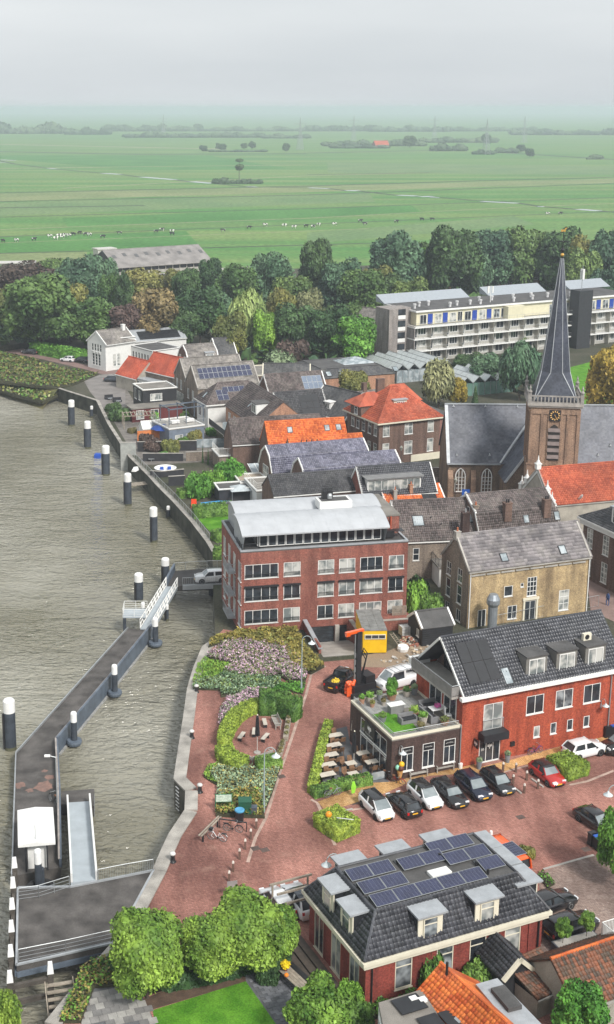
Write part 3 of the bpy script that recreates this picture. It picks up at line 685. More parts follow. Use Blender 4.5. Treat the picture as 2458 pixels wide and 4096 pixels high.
#vehicles and street furniture builders
def paint(name,c,metal=0.0,rough=0.22):
 if name in MATS:return MATS[name]
 m,t,B,N,L=nt(name);B.inputs['Base Color'].default_value=(*c,1);B.inputs['Roughness'].default_value=rough
 B.inputs['Metallic'].default_value=metal;B.inputs['Coat Weight'].default_value=0.6;B.inputs['Coat Roughness'].default_value=0.05
 n1=world_noise(N,L,3.0,3);r=ramp(N,tuple(x*.9 for x in c),c);L(n1,r.inputs[0]);L(r.outputs[0],B.inputs['Base Color'])
 MATS[name]=m;return m
PW=paint('car_white',(0.74,0.75,0.76));PB=paint('car_black',(0.012,0.012,0.014));PN=paint('car_navy',(0.016,0.022,0.045),0.3);PG=paint('car_anthracite',(0.035,0.037,0.042),0.4)
PR=paint('car_red',(0.42,0.022,0.018));POR=paint('vehicle_orange',(0.85,0.12,0.02));PSB=paint('car_slate',(0.06,0.07,0.085),0.4)
PGLASS=glassmat('car_glass',(0.02,0.024,0.028),0.03);PSCREEN=glassmat('windscreen_glass',(0.17,0.2,0.21),0.05,(0.24,0.27,0.28))
LAMPG=C('lamp_glass',(0.7,0.72,0.74),0.1,0.05);TAILR=C('tail_lamp_red',(0.5,0.015,0.015),0.2,0.05);PLATE=C('yellow_plate',(0.75,0.42,0.03),0.5,0.05)
TYRE=C('tyre_rubber',(0.02,0.02,0.021),0.85,0.15);RIM=C('alloy_rim',(0.45,0.46,0.48),0.3,0.1,metal=0.6)
def loft(mb,secs,m=0,cap=True):
 """secs: list of rings with equal point counts"""
 n=len(secs[0]);vs=[p for s in secs for p in s];fs=[]
 for j in range(len(secs)-1):
  for k in range(n):fs.append((j*n+k,j*n+(k+1)%n,(j+1)*n+(k+1)%n,(j+1)*n+k))
 if cap:fs+=[tuple(range(n-1,-1,-1)),tuple(range((len(secs)-1)*n,len(secs)*n))]
 return mb.add(vs,fs,m)
CAR={'hatch':(3.9,1.70,1.50,0.92,0.86,.24,.42,.86,.965,.30),'mini':(3.75,1.70,1.42,0.90,0.84,.29,.44,.84,.95,.29),'suv':(4.2,1.82,1.58,1.02,1.0,.26,.41,.84,.965,.34),'sedan':(4.5,1.80,1.42,0.90,0.86,.27,.43,.78,.90,.32),'estate':(4.5,1.82,1.47,0.92,0.9,.27,.42,.88,.975,.32),'pickup':(5.1,1.86,1.78,1.08,1.06,.27,.36,.55,.585,.36),'van':(4.9,1.92,1.95,1.12,1.08,.14,.30,.97,.992,.33),'jazz':(3.9,1.70,1.53,0.95,0.88,.17,.38,.86,.965,.29)}
def car(label,loc,rz,kind='hatch',col=None,roof=None,group='cars parked by the quay',cat='car',name='parked_car',detail=True,rear_glass=None,sc=1.0,plate=None):
 L,Wd,Ht,zb,zh,f0,f1,r1,r0,wr=CAR[kind];col=col or PW;roof=roof or col;w=Wd/2
 t=thing(name,label,cat,loc,rz,group);t.scale=(sc,)*3
 X=lambda f:L/2-f*L
 key=('car',kind,col.name,roof.name)
 if key not in WCACHE:
  def ring(x,z0,zt,hw,top):
   return[(x,-hw*.86,z0),(x,hw*.86,z0),(x,hw*.985,z0+.13),(x,hw,z0+.3),(x,hw*.985,zt-.17),(x,hw*top,zt),(x,-hw*top,zt),(x,-hw*.985,zt-.17),(x,-hw,z0+.3),(x,-hw*.985,z0+.13)]
  b=MB();sec=[(0,.3,.62,.74,.9),(.012,.22,zh-.22,.86,.86),(.05,.18,zh-.12,.95,.86),(.12,.17,zh-.04,.99,.88),(f0,.17,zh+.03,1,.9),(f1,.17,zb,1,.93),((f1+r1)/2,.17,zb+.02,1,.93),(r1,.17,zb+.04,1,.92),(r0-.02,.18,zb+.03,.98,.9),(.985,.22,zb-.02,.94,.88),(1.0,.3,zb-.16,.84,.86)]
  loft(b,[ring(X(f),z0,zt,w*hw,tp)for f,z0,zt,hw,tp in sec],0)
  zr=Ht-.07;wt,wb=w*.74,w*.9
  loft(b,[[(X(f),-wt*k,zr+dz),(X(f),wt*k,zr+dz),(X(f),wt*k*.82,zr+.06+dz),(X(f),-wt*k*.82,zr+.06+dz)]for f,k,dz in((f1-.015,.96,-.02),(f1+.06,1,0),((f1+r1)/2,1.0,.015),(r1-.03,1,0),(r1+.02,.95,-.03))],1)
  zq=zb+.0
  for s in(-1,1):
   for(fa,fb,fw)in((f0+.005,f1-.005,.05),((f1+r1)/2-.03,(f1+r1)/2-.03,.06),(r0-.012,r1+.005,.085 if kind not in('sedan',)else .07)):
    a,c=X(fa),X(fb);h_=fw*L*.42
    b.add([(a-h_,s*wb*1.012,zq-.02),(a+h_,s*wb*1.012,zq-.02),(c+h_,s*wt*1.012,zr+.02),(c-h_,s*wt*1.012,zr+.02),(a-h_,s*wb*.93,zq-.02),(a+h_,s*wb*.93,zq-.02),(c+h_,s*wt*.93,zr+.02),(c-h_,s*wt*.93,zr+.02)],[(0,1,2,3),(7,6,5,4),(0,3,7,4),(1,5,6,2)],0)
  for fx in(.195,.805):
   for s in(-1,1):b.cyl((X(fx),s*(w*.8),wr+.02),(X(fx),s*(w*1.004),wr+.02),wr+.055,wr+.055,16,2)
  b.box(X(.03),-w*.6,.2,X(-.004),w*.6,.42,2)
  body=b.mesh('body',[col,roof,BLACKP],False)
  try:body.shade_smooth()if hasattr(body,'shade_smooth')else None
  except Exception:pass
  def pane(pts,th=.02):
   g=MB();g.plate(pts,th);return g
  wi=wt*.97;wo=wb*.97
  ws=pane([(X(f0+.005),-wo,zh+.04),(X(f0+.005),wo,zh+.04),(X(f1),wi,zr),(X(f1),-wi,zr)][::-1]if False else[(X(f0+.005),wo,zh+.04),(X(f0+.005),-wo,zh+.04),(X(f1),-wi,zr),(X(f1),wi,zr)][::-1]).mesh('windscreen',[PSCREEN])
  rg=pane([(X(r0-.005),-wo,zb+.02),(X(r0-.005),wo,zb+.02),(X(r1),wi,zr),(X(r1),-wi,zr)][::-1]).mesh('rear_window',[PGLASS])
  mid=(f1+r1)/2-.03;sw={}
  for s in(-1,1):
   for nm,fa,fb,fc,fd in(('front',f0+.03,mid-.012,mid-.012,f1+.005),('rear',mid+.012,r0-.03,r1-.005,mid+.012)):
    pts=[(X(fa),s*wo*1.01,zb+.0),(X(fb),s*wo*1.01,zb+.0),(X(fc),s*wt*.985,zr),(X(fd),s*wt*.985,zr)]
    sw[(s,nm)]=pane(pts if s<0 and False else(pts if s>0 else pts[::-1]),.02).mesh('side_window',[PGLASS])
  WCACHE[key]=(body,ws,rg,sw)
 body,ws,rg,sw=WCACHE[key]
 link('body',body,t)
 link('windscreen',ws,t);link('rear_window',rg,t)
 for k,me in sw.items():
  if kind=='van' and k[1]=='rear':continue
  link('side_window',me,t)
 kw=('wheel',round(wr,2))
 if kw not in WCACHE:
  ty=MB();ty.lathe([(wr*.62,-.1),(wr*.92,-.1),(wr,-.07),(wr,.07),(wr*.92,.1),(wr*.62,.1)],18);ri=MB();ri.lathe([(wr*.1,-.085),(wr*.62,-.085),(wr*.62,.1),(wr*.5,.1),(wr*.46,.075),(wr*.1,.085)],14)
  WCACHE[kw]=(ty.mesh('wheel',[TYRE],True),ri.mesh('rim',[RIM]))
 ty,ri=WCACHE[kw]
 for fx in(.195,.805):
  for s in(-1,1):
   o=link('wheel',ty,t,Matrix.Translation((X(fx),s*(w-.085),wr))@Matrix.Rotation(-s*math.pi/2,4,'X'));link('rim',ri,o)
 if detail:
  kk=('cardet',kind)
  if kk not in WCACHE:
   hl=MB();hl.add([(X(.015),.0,-.03),(X(.1),.17,.0),(X(.13),.17,.1),(X(.06),.0,.08),(X(.0),-.2,.02),(X(.035),-.2,.1)],[(0,1,2,3),(4,0,3,5)]);
   g=MB();g.box(X(.02),-.2,0,X(-.004),.2,.16);tl=MB();tl.box(X(1.0)-.006,-.09,0,X(.955),.09,.24);pl=MB();pl.box(-.012,-.26,0,.012,.26,.11)
   mr=MB();mr.box(-.06,-.0,0,.06,.17,.12)
   WCACHE[kk]=(g.mesh('headlight',[LAMPG]),tl.mesh('tail_light',[TAILR]),pl.mesh('number_plate',[PLATE]),mr.mesh('wing_mirror',[BLACKP]))
  hl,tl,pl,mr=WCACHE[kk]
  for s in(-1,1):
   link('headlight',hl,t,Matrix.Translation((-.035,s*w*.66,zh-.27))@Matrix.Rotation(-s*.45,4,'Z')if False else Matrix.Translation((-.05,s*w*.62,zh-.28)))
   link('tail_light',tl,t,Matrix.Translation((0,s*w*.78,zb-.3)))
   link('wing_mirror',mr,t,Matrix.Translation((X(f0+.06),s*w*.97 if s>0 else-w*.97-.17,zb-.02)))
  link('number_plate',pl,t,Matrix.Translation((L/2+.012,0,.36)));link('number_plate',pl,t,Matrix.Translation((-L/2-.012,0,.6)))
 return t
def gooseneck_lamp(label,loc,h=6.0,rz=0.0,group='curved street lamps along the quay',mat=None):
 mat=mat or C('lamp_grey_green',(0.3,0.37,0.38),0.45,0.08)
 t=thing('street_lamp',label,'street lamp',loc,rz,group)
 m=MB();m.cyl((0,0,-.2),(0,0,.9),.11,.1,10);m.cyl((0,0,.9),(0,0,h-.55),.065,.045,8)
 pts=[(0,0,h-.55)]+[(0.5-.5*math.cos(a*math.pi/6),0,h-.55+.55*math.sin(a*math.pi/6))for a in range(1,7)];m.tube(pts,.035,6);m.build('pole',[mat],t)
 s=MB();s.lathe([(.06,h-.5),(.09,h-.62),(.36,h-.82),(.4,h-.86),(.38,h-.87),(.05,h-.7)],14,0,None,(1.0,0));s.build('lamp_shade',[C('lamp_shade_grey',(0.55,0.6,0.62),0.4)],t,None,True)
 b=MB();b.ball((1.0,0,h-.8),.13);b.build('bulb',[LAMPG],t);return t
def wall_lamp(label,M,group='curved lamps fixed on the walls'):
 t=thing('wall_lamp',label,'wall lamp');t.matrix_world=M;tag(t,group=group)
 m=MB();m.box(-.06,-.05,-.4,.06,.0,.1);m.tube([(0,-.05,0),(0,-.05,.45),(0,-.2,.68),(0,-.45,.74),(0,-.66,.62),(0,-.72,.4)],.028,6);m.build('arm',[GALV],t)
 s=MB();s.lathe([(.05,.42),(.09,.32),(.32,.16),(.35,.12),(.05,.26)],12,0,None,(0,-.72));s.build('lamp_shade',[C('lamp_shade_grey',(0.55,0.6,0.62),0.4)],t,None,True);return t
def mooring_bollard(label,loc,group='black mooring bollards along the quay'):
 t=thing('mooring_bollard',label,'bollard',loc,0,group)
 m=MB();m.lathe([(.3,-.05),(.3,.04),(.2,.1),(.17,.55),(.24,.68)],12);m.build('post',[BLACKP],t,None,True)
 c=MB();c.lathe([(.245,.68),(.25,.78),(.2,.86),(.02,.9)],12);c.build('cap',[C('grey_white_cap',(0.6,0.6,0.58),0.6)],t,None,True);return t
def brick_bollard(label,loc,group='brown bollards across the brick square',h=.95,mat=None):
 t=thing('bollard',label,'bollard',loc,0,group)
 m=MB();m.box(-.09,-.09,-.1,.09,.09,h*.8);m.build('post',[mat or C('bollard_brown',(0.14,0.085,0.065),0.7)],t)
 c=MB();c.box(-.095,-.095,h*.8,.095,.095,h*.9);c.lathe([(.1,h*.9),(.07,h),(.01,h+.03)],8);c.build('cap',[C('bollard_band',(0.6,0.55,0.5),0.6)],t);return t
def bench(label,loc,rz,L=1.8,group='wooden benches',mat=None,arms=True,slats=True):
 """origin middle of the seat on the ground, sitting towards -y"""
 mat=mat or C('silver_grey_wood',(0.34,0.32,0.29),0.8,0.2,3)
 t=thing('bench',label,'bench',loc,rz,group)
 for k in range(4):
  m=MB();m.box(-L/2,-.28+k*.135,.42,L/2,-.17+k*.135,.46);m.build('seat_plank',[mat],t)
 for k in range(3):
  m=MB();m.box(-L/2,.26+.03*k,.52+k*.13,L/2,.3+.03*k,.62+k*.13);m.build('back_plank',[mat],t)
 for s in(-1,1):
  m=MB();x=s*(L/2-.08);m.box(x-.04,-.27,0,x+.04,-.19,.42);m.box(x-.04,.2,0,x+.04,.28,.42);m.add([(x-.04,.2,.4),(x+.04,.2,.4),(x+.04,.3,.4),(x-.04,.3,.4),(x-.04,.31,.92),(x+.04,.31,.92),(x+.04,.37,.92),(x-.04,.37,.92)],[(0,3,2,1),(4,5,6,7),(0,1,5,4),(1,2,6,5),(2,3,7,6),(3,0,4,7)]);m.build('leg_frame',[mat],t)
  if arms:a=MB();a.box(x-.05,-.3,.64,x+.05,.3,.69);a.box(x-.035,-.28,.44,x+.035,-.2,.64);a.build('armrest',[mat],t)
 return t
def bicycle(label,M,col=None,group='parked bicycles',crate=False,basket=False):
 """origin between the wheels on the ground, x forward"""
 col=col or BLACKP;t=thing('bicycle',label,'bicycle');t.matrix_world=M;tag(t,group=group)
 if 'bikewheel' not in WCACHE:
  m=MB();n=20;R=.34
  for k in range(n):
   a,b=2*math.pi*k/n,2*math.pi*(k+1)/n;m.cyl((R*math.cos(a),0,R*math.sin(a)),(R*math.cos(b),0,R*math.sin(b)),.02,.02,5,0,None,False)
  q=MB()
  for k in range(n):
   a,b=2*math.pi*k/n,2*math.pi*(k+1)/n;q.cyl((R*.93*math.cos(a),0,R*.93*math.sin(a)),(R*.93*math.cos(b),0,R*.93*math.sin(b)),.014,.014,4,0,None,False)
  for k in range(10):a=2*math.pi*k/10;q.cyl((0,0,0),(R*.92*math.cos(a),0,R*.92*math.sin(a)),.006,.006,3,0,None,False)
  q.cyl((0,-.05,0),(0,.05,0),.025,.025,8);WCACHE['bikewheel']=(m.mesh('wheel',[TYRE]),q.mesh('rim',[GALV]))
 for x in(-.54,.54):
  o=link('wheel',WCACHE['bikewheel'][0],t,Matrix.Translation((x,0,.36)));link('rim',WCACHE['bikewheel'][1],o)
 m=MB();m.tube([(-.54,0,.36),(-.06,0,.3),(-.2,0,.82)],.02,6);m.tube([(-.54,0,.36),(-.17,0,.72)],.015,5);m.tube([(-.06,0,.3),(.1,0,.4),(.38,0,.78)],.026,6);m.tube([(.36,0,.98),(.4,0,.72),(.46,0,.5),(.54,0,.36)],.02,6);m.build('frame',[col],t)
 m=MB();m.tube([(.2,-.27,1.06),(.33,-.22,1.05),(.36,0,1.0),(.33,.22,1.05),(.2,.27,1.06)],.014,5);m.build('handlebar',[GALV],t)
 m=MB();m.box(-.36,-.09,.86,-.12,.09,.93);m.cyl((-.2,0,.8),(-.22,0,.88),.016,.016,6);m.build('saddle',[C('saddle_brown',(0.16,0.07,0.035),0.6)],t)
 for x in(-.54,.54):
  m=MB();pts=[(x+.385*math.cos(a),0,.36+.385*math.sin(a))for a in[math.pi*k/8 for k in range(1,8)]]
  for a,b in zip(pts,pts[1:]):m.add([(a[0],-.035,a[2]),(a[0],.035,a[2]),(b[0],.035,b[2]),(b[0],-.035,b[2]),(a[0],-.035,a[2]+.012),(a[0],.035,a[2]+.012),(b[0],.035,b[2]+.012),(b[0],-.035,b[2]+.012)],[(0,1,2,3),(7,6,5,4),(0,3,7,4),(1,5,6,2)])
  m.build('mudguard',[col],t)
 m=MB();m.box(-.86,-.07,.75,-.36,.07,.775);m.tube([(-.8,0,.75),(-.54,0,.36)],.01,4);m.build('luggage_rack',[BLACKP],t)
 m=MB();m.cyl((-.06,-.06,.3),(-.06,.06,.3),.08,.08,12);m.box(-.07,-.2,.14,-.02,-.06,.16);m.box(-.1,.06,.44,-.05,.2,.46);m.build('crank',[BLACKP],t)
 if basket:
  m=MB();m.prism([(.42,-.17),(.7,-.17),(.7,.17),(.42,.17)],.85,1.08);m.build('basket',[BLACKP],t)
 return t
def chair_terrace(t0=None):
 pass
def planter_pot(label,loc,r=.28,h=.8,group='tall grey flower pots',mat=None,leaf='silver',fl=None):
 t=thing('flower_pot',label,'flower pot',loc,0,group)
 m=MB();m.lathe([(r*.7,0),(r,h*.97),(r*1.02,h),(r*.85,h),(r*.8,h*.9),(.02,h*.9)],12);m.build('pot',[mat or C('pot_grey',(0.2,0.22,0.25),0.7)],t,None,False)
 o=link('plant',leaf_cloud('plant',[(0,0,h+.16,r*1.0,r*1.0,r*.9)],130,.09,LEAVES[leaf],.7),t)
 return t
def parasol_closed(label,loc,h=3.6,group='closed black parasols'):
 t=thing('closed_parasol',label,'parasol',loc,0,group)
 m=MB();m.cyl((0,0,0),(0,0,h),.035,.03,8);m.build('pole',[C('parasol_pole',(0.5,0.48,0.45),0.5)],t)
 c=MB();n=12;prof=[(.05,h),(.13,h-.25),(.17,h-1.0),(.22,h-1.9),(.2,h-2.1)]
 vs=[]
 for r,z in prof:
  for k in range(n):a=2*math.pi*k/n;q=r*(1.2 if k%2 else .75);vs.append((q*math.cos(a),q*math.sin(a),z))
 c.add(vs,[(j*n+k,j*n+(k+1)%n,(j+1)*n+(k+1)%n,(j+1)*n+k)for j in range(len(prof)-1)for k in range(n)]+[tuple(range((len(prof)-1)*n,len(prof)*n)),tuple(range(n-1,-1,-1))]);c.build('canopy',[C('black_cloth',(0.014,0.014,0.017),0.8)],t)
 b=MB();b.cyl((0,0,0),(0,0,.1),.35,.33,12);b.build('foot',[CONC],t);f=MB();f.cyl((0,0,h),(0,0,h+.1),.07,.05,8);f.build('finial',[CREAM],t);return t
def text_part(body,size,M,parent,mat,name='lettering',depth=.004):
 cu=bpy.data.curves.new(name,'FONT');cu.body=body;cu.size=size;cu.extrude=depth;cu.align_x='CENTER';cu.align_y='CENTER'
 cu.resolution_u=2;cu.materials.append(mat)
 tmp=bpy.data.objects.new('lettering_curve',cu);COL.objects.link(tmp);me=bpy.data.meshes.new_from_object(tmp.evaluated_get(bpy.context.evaluated_depsgraph_get()))
 bpy.data.objects.remove(tmp);bpy.data.curves.remove(cu);return link(name,me,parent,M)
def blurred_writing(w,h,M,parent,n,seed):
 """the photograph shows white writing too small to read: uneven strokes of its size"""
 r=random.Random(seed);m=MB();x=-w/2
 for i in range(n):
  s=w/n*(.5+.25*r.random());k=h*(.6+.4*r.random())
  m.box(x,-.006,-k/2,x+s*.3,0,k/2);m.box(x,-.006,k/2-.03,x+s,-.001,k/2)if r.random()<.6 else m.box(x,-.006,-k/2,x+s,-.001,-k/2+.03);x+=w/n
 o=m.build('lettering',[WHITE],parent,M);o['kind']='stuff'
UP=Matrix.Rotation(math.pi/2,4,'X')
#ground, river, quay, fields, far country, haze
def sheet(name,pts,z,mat,kind='structure',label=None):
 m=MB();m.poly([(p[0],p[1],z)for p in pts]);o=m.build(name,[mat]);o['kind']=kind
 if label:o['label']=label
 if m.v:
  a=sum(pts[i][0]*pts[(i+1)%len(pts)][1]-pts[(i+1)%len(pts)][0]*pts[i][1]for i in range(len(pts)))
  if a<0:o.data.flip_normals()
 return o
def pts(s,*xy,z=0):return[at(s,*p,z)for p in xy]
EDGE_PX=[(182,4096),(325,3919),(440,3790),(509,3678),(613,3485),(650,3399),(678,3340),(741,3245),(744,3168),(697,3121),(712,3020),(735,2875),(751,2757),(775,2676),(810,2591),(860,2554),(858,2450),(853,2398),(855,2300),(849,2211),(825,2170),(764,2090),(691,2009),(626,1944),(594,1908),(517,1831),(483,1780),(432,1699),(386,1605),(232,1556)]
EDGE=[P(*p)for p in EDGE_PX]
E0=[Vector((-17,62,0)),Vector((-20,-60,0))]
BANK=[P(120,1520),P(0,1478),P(-250,1440),P(-900,1400)]
FAR=14000
land=[E0[1],E0[0]]+EDGE+BANK+[Vector((-FAR,700,0)),Vector((-FAR,FAR,0)),Vector((FAR,FAR,0)),Vector((FAR,-60,0))]
def grass(name,a,b,sc=0.12,fine=3.0,band=None):
 m,t,B,N,L=nt(name)
 n1=world_noise(N,L,sc,5);r=ramp(N,a,b,0.35,0.66);L(n1,r.inputs[0]);c=r.outputs[0]
 if band:
  g=N.new('ShaderNodeNewGeometry');mp=N.new('ShaderNodeMapping');mp.inputs['Rotation'].default_value=(0,0,-band[0]);mp.inputs['Scale'].default_value=(0.0012,band[1],1)
  n=N.new('ShaderNodeTexNoise');n.inputs['Scale'].default_value=1.0;n.inputs['Detail'].default_value=3;rb=ramp(N,band[2],band[3],0.38,0.62)
  L(g.outputs['Position'],mp.inputs[0]);L(mp.outputs[0],n.inputs['Vector']);L(n.outputs[0],rb.inputs[0]);c=mix(N,L,c,rb.outputs[0],0.62)
 n2=world_noise(N,L,fine,3);r2=ramp(N,(0.7,)*3,(1.3,)*3,0.3,0.7);L(n2,r2.inputs[0])
 L(mix(N,L,c,r2.outputs[0],1.0,'MULTIPLY'),B.inputs['Base Color']);B.inputs['Roughness'].default_value=0.9;B.inputs['Specular IOR Level'].default_value=0.15
 bump(N,L,B,n2,0.5,0.06);MATS[name]=m;return m
FIELD_A=math.radians(30)
G_TOWN=grass('town_ground',(0.045,0.05,0.03),(0.085,0.08,0.06),0.15)
G_FIELD=grass('polder_grass',(0.06,0.17,0.035),(0.1,0.24,0.05),0.012,0.4,(FIELD_A,0.03,(0.06,0.18,0.045),(0.2,0.24,0.09)))
G_LAWN=grass('lawn_grass',(0.055,0.17,0.012),(0.11,0.27,0.025),0.7,9)
f0,f1=at('z',-700,690),at('z',2300,560)
sheet('polder_field',[f0,at('z',560,655),at('z',900,640),f1,Vector((FAR-5,f1.y,0)),Vector((FAR-5,FAR-5,0)),Vector((-FAR+5,FAR-5,0)),Vector((-FAR+5,f0.y,0))],0.02,G_FIELD)
wm,wt_,WB,WN,WL=nt('river_water')
def wave(scale,sx,det=3):
 g=WN.new('ShaderNodeNewGeometry');mp=WN.new('ShaderNodeMapping');mp.inputs['Scale'].default_value=sx;mp.inputs['Rotation'].default_value=(0,0,0.35)
 n=WN.new('ShaderNodeTexNoise');n.inputs['Scale'].default_value=scale;n.inputs['Detail'].default_value=det;n.inputs['Distortion'].default_value=0.6
 WL(g.outputs['Position'],mp.inputs[0]);WL(mp.outputs[0],n.inputs['Vector']);return n.outputs[0]
a_=WN.new('ShaderNodeMath');a_.operation='MULTIPLY_ADD';a_.inputs[1].default_value=1.6;WL(wave(0.34,(0.5,1.25,1),4),a_.inputs[0]);WL(wave(1.5,(0.7,1.3,1),3),a_.inputs[2])
wg=WN.new('ShaderNodeMath');wg.operation='MULTIPLY_ADD';wg.inputs[1].default_value=1.8;wg.inputs[2].default_value=-.2;WL(world_noise(WN,WL,0.028,3),wg.inputs[0]);wh=WN.new('ShaderNodeMath');wh.operation='MULTIPLY';WL(a_.outputs[0],wh.inputs[0]);WL(wg.outputs[0],wh.inputs[1])
bump(WN,WL,WB,wh.outputs[0],1.0,0.75)
WB.inputs['Base Color'].default_value=(0.12,0.11,0.07,1);WB.inputs['Roughness'].default_value=0.07;WB.inputs['IOR'].default_value=1.45;WB.inputs['Specular IOR Level'].default_value=0.85
rv=world_noise(WN,WL,0.03,3);rr_=ramp(WN,(0.17,0.158,0.11),(0.31,0.298,0.245),0.38,0.66);WL(rv,rr_.inputs[0]);WL(rr_.outputs[0],WB.inputs['Base Color'])
MATS['river_water']=wm
WZ=-2.8
sheet('river_water',[(-2500,-80),(60,-80),(60,330),(-20,360),(-300,560),(-2500,620)],WZ,wm)
def strip(pl,w,z,side=1):
 """polygon band of width w on one side of a line of points"""
 out=[]
 for i,p in enumerate(pl):
  a=pl[max(0,i-1)];b=pl[min(len(pl)-1,i+1)];d=Vector((b[0]-a[0],b[1]-a[1],0)).normalized();out.append(Vector((p[0]+d.y*w*side,p[1]-d.x*w*side,z)))
 return out
def wall_along(name,pl,z0,z1,mat,th=0.5,side=1,parent=None,kind='structure'):
 q=strip(pl,th,0,side);m=MB()
 for i in range(len(pl)-1):
  m.prism([(pl[i][0],pl[i][1]),(pl[i+1][0],pl[i+1][1]),(q[i+1].x,q[i+1].y),(q[i].x,q[i].y)],z0,z1)
 o=m.build(name,[mat],parent);
 if kind:o['kind']=kind
 return o
QWALL=C('quay_wall_stone',(0.07,0.075,0.055),0.9,0.5,0.5,c2=(0.13,0.12,0.1),bp=0.4)
lower=[E0[1],E0[0]]+EDGE[:20];upper=EDGE[19:]
qw=wall_along('quay_wall',lower,-5,-0.02,QWALL,0.6);qu=wall_along('river_wall',upper,-5,0.12,C('mossy_river_wall',(.035,.04,.026),.9,.5,.6,c2=(.085,.085,.065),bp=.4),0.5)
COPE=C('coping_concrete',(0.33,0.31,0.28),0.85,0.35,0.6,bp=0.4)
def coping(parent,pl,z,w,h,L=1.6):
 for a,b in zip(pl,pl[1:]):
  d=b-a;l=d.length;n=max(1,round(l/L));M=frame(a,d);k=('cope',round(l/n,3),w,h)
  if k not in WCACHE:m=MB();m.box(0,-w+.06,0,l/n-.015,.06,h);WCACHE[k]=m.mesh('coping_stone',[COPE])
  for i in range(n):link('coping_stone',WCACHE[k],parent,M@Tr(i*l/n,0,z+random.uniform(-.006,.006)))
coping(qw,[v.copy()for v in EDGE[:16]],-.02,1.15,.16);coping(qu,[v.copy()for v in upper],.12,.65,.1,2.4)
bk=MB();bt=[EDGE[-1]]+BANK;
for i in range(len(bt)-1):
 a,b=bt[i],bt[i+1];bk.add([a,b,(b.x-3,b.y-9,-3.4),(a.x-3,a.y-9,-3.4)],[(0,1,2,3)])
o=bk.build('river_bank',[grass('bank_grass',(0.075,0.085,0.03),(0.15,0.13,0.06),0.25,1.2)]);o['kind']='structure'
bp_=[EDGE[-1],P(60,1530,-1)+Vector((0,-6,0)),P(-120,1500)+Vector((0,-6,0)),P(-120,1395),P(0,1412),P(130,1440),P(240,1475),P(395,1500),P(300,1540)]
ground_cover('bank_vegetation','rough brown and green weeds on the dike bank above the river',bp_,LEAVES['olive'],0.9,0.34,5,'weeds',mats=[LEAVES['olive'],LEAVES['autumn'],LEAVES['hedge']],z=0)
ground_cover('reed_fringe','reeds and weeds at the water edge below the dike',[EDGE[-1]+Vector((-2.5,-7,0))]+[b_+Vector((-3,-8.5,0))for b_ in BANK[:3]]+[b_+Vector((0,.5,0))for b_ in BANK[2::-1]]+[EDGE[-1]],LEAVES['olive'],1.2,.4,4,'reeds',mats=[LEAVES['olive'],LEAVES['hedge'],LEAVES['birch']],z=-1.6)
def paving(name,a,b,c,scale,worn=(0.36,0.22,0.17)):
 m,t,B,N,L=nt(name)
 g=N.new('ShaderNodeNewGeometry');mp=N.new('ShaderNodeMapping');mp.inputs['Rotation'].default_value=(0,0,0.55);L(g.outputs['Position'],mp.inputs[0])
 br=N.new('ShaderNodeTexBrick');br.inputs['Scale'].default_value=1;br.inputs['Brick Width'].default_value=scale*2;br.inputs['Row Height'].default_value=scale;br.inputs['Mortar Size'].default_value=scale*.09
 br.inputs['Color1'].default_value=(*a,1);br.inputs['Color2'].default_value=(*b,1);br.inputs['Mortar'].default_value=(*c,1);L(mp.outputs[0],br.inputs['Vector'])
 n1=world_noise(N,L,0.09,6);r=ramp(N,(0.56,0.53,0.53),(1.28,1.25,1.22),0.33,0.66);L(n1,r.inputs[0]);c1=mix(N,L,br.outputs[0],r.outputs[0],1.0,'MULTIPLY')
 n5=world_noise(N,L,.3,5,(1.7,.22,1));r5=ramp(N,(.74,.72,.72),(1.1,)*3,.36,.58);L(n5,r5.inputs[0]);c1=mix(N,L,c1,r5.outputs[0],1.0,'MULTIPLY')
 n3=world_noise(N,L,0.5,6);r3=ramp(N,(0,0,0),(0.45,)*3,0.56,0.78);L(n3,r3.inputs[0]);c1=mix(N,L,c1,worn,r3.outputs[0])
 n2=world_noise(N,L,5.5,3);r2=ramp(N,(0.78,)*3,(1.24,)*3,0.3,0.7);L(n2,r2.inputs[0])
 L(mix(N,L,c1,r2.outputs[0],1.0,'MULTIPLY'),B.inputs['Base Color']);B.inputs['Roughness'].default_value=0.9;B.inputs['Specular IOR Level'].default_value=0.2
 bump(N,L,B,br.outputs['Fac'],-0.3,0.01);MATS[name]=m;return m
PAVE_R=paving('red_clinker_paving',(0.27,0.125,0.1),(0.38,0.19,0.155),(0.16,0.095,0.08),0.14)
PAVE_Y=paving('yellow_clinker_paving',(0.46,0.27,0.1),(0.62,0.4,0.18),(0.27,0.15,0.075),0.14,(0.6,0.45,0.28))
PAVE_G=paving('grey_brown_clinker_paving',(0.2,0.145,0.125),(0.3,0.235,0.205),(0.14,0.11,0.095),0.12,(0.4,0.34,0.3))
PAVE_GREY=C('grey_terrace_paving',(0.115,0.118,0.125),0.85,0.2,1.2);SANDY=C('sandy_soil',(0.42,0.32,0.22),0.95,0.35,0.7,c2=(0.27,0.2,0.14),bp=0.6)
inner=[v+Vector((0.3,0,0))for v in EDGE[3:15]]
sheet('brick_road',[at('z',150,2480)]+inner+[at('z',540,1520),at('z',600,1530),at('z',770,1600),at('z',880,1590),at('z',1060,1560),at('z',1110,1850),at('z',1484,1740),at('z',1700,1640),at('z',1760,2100),at('z',1484,2300),at('z',1484,2480)],0.012,PAVE_R)
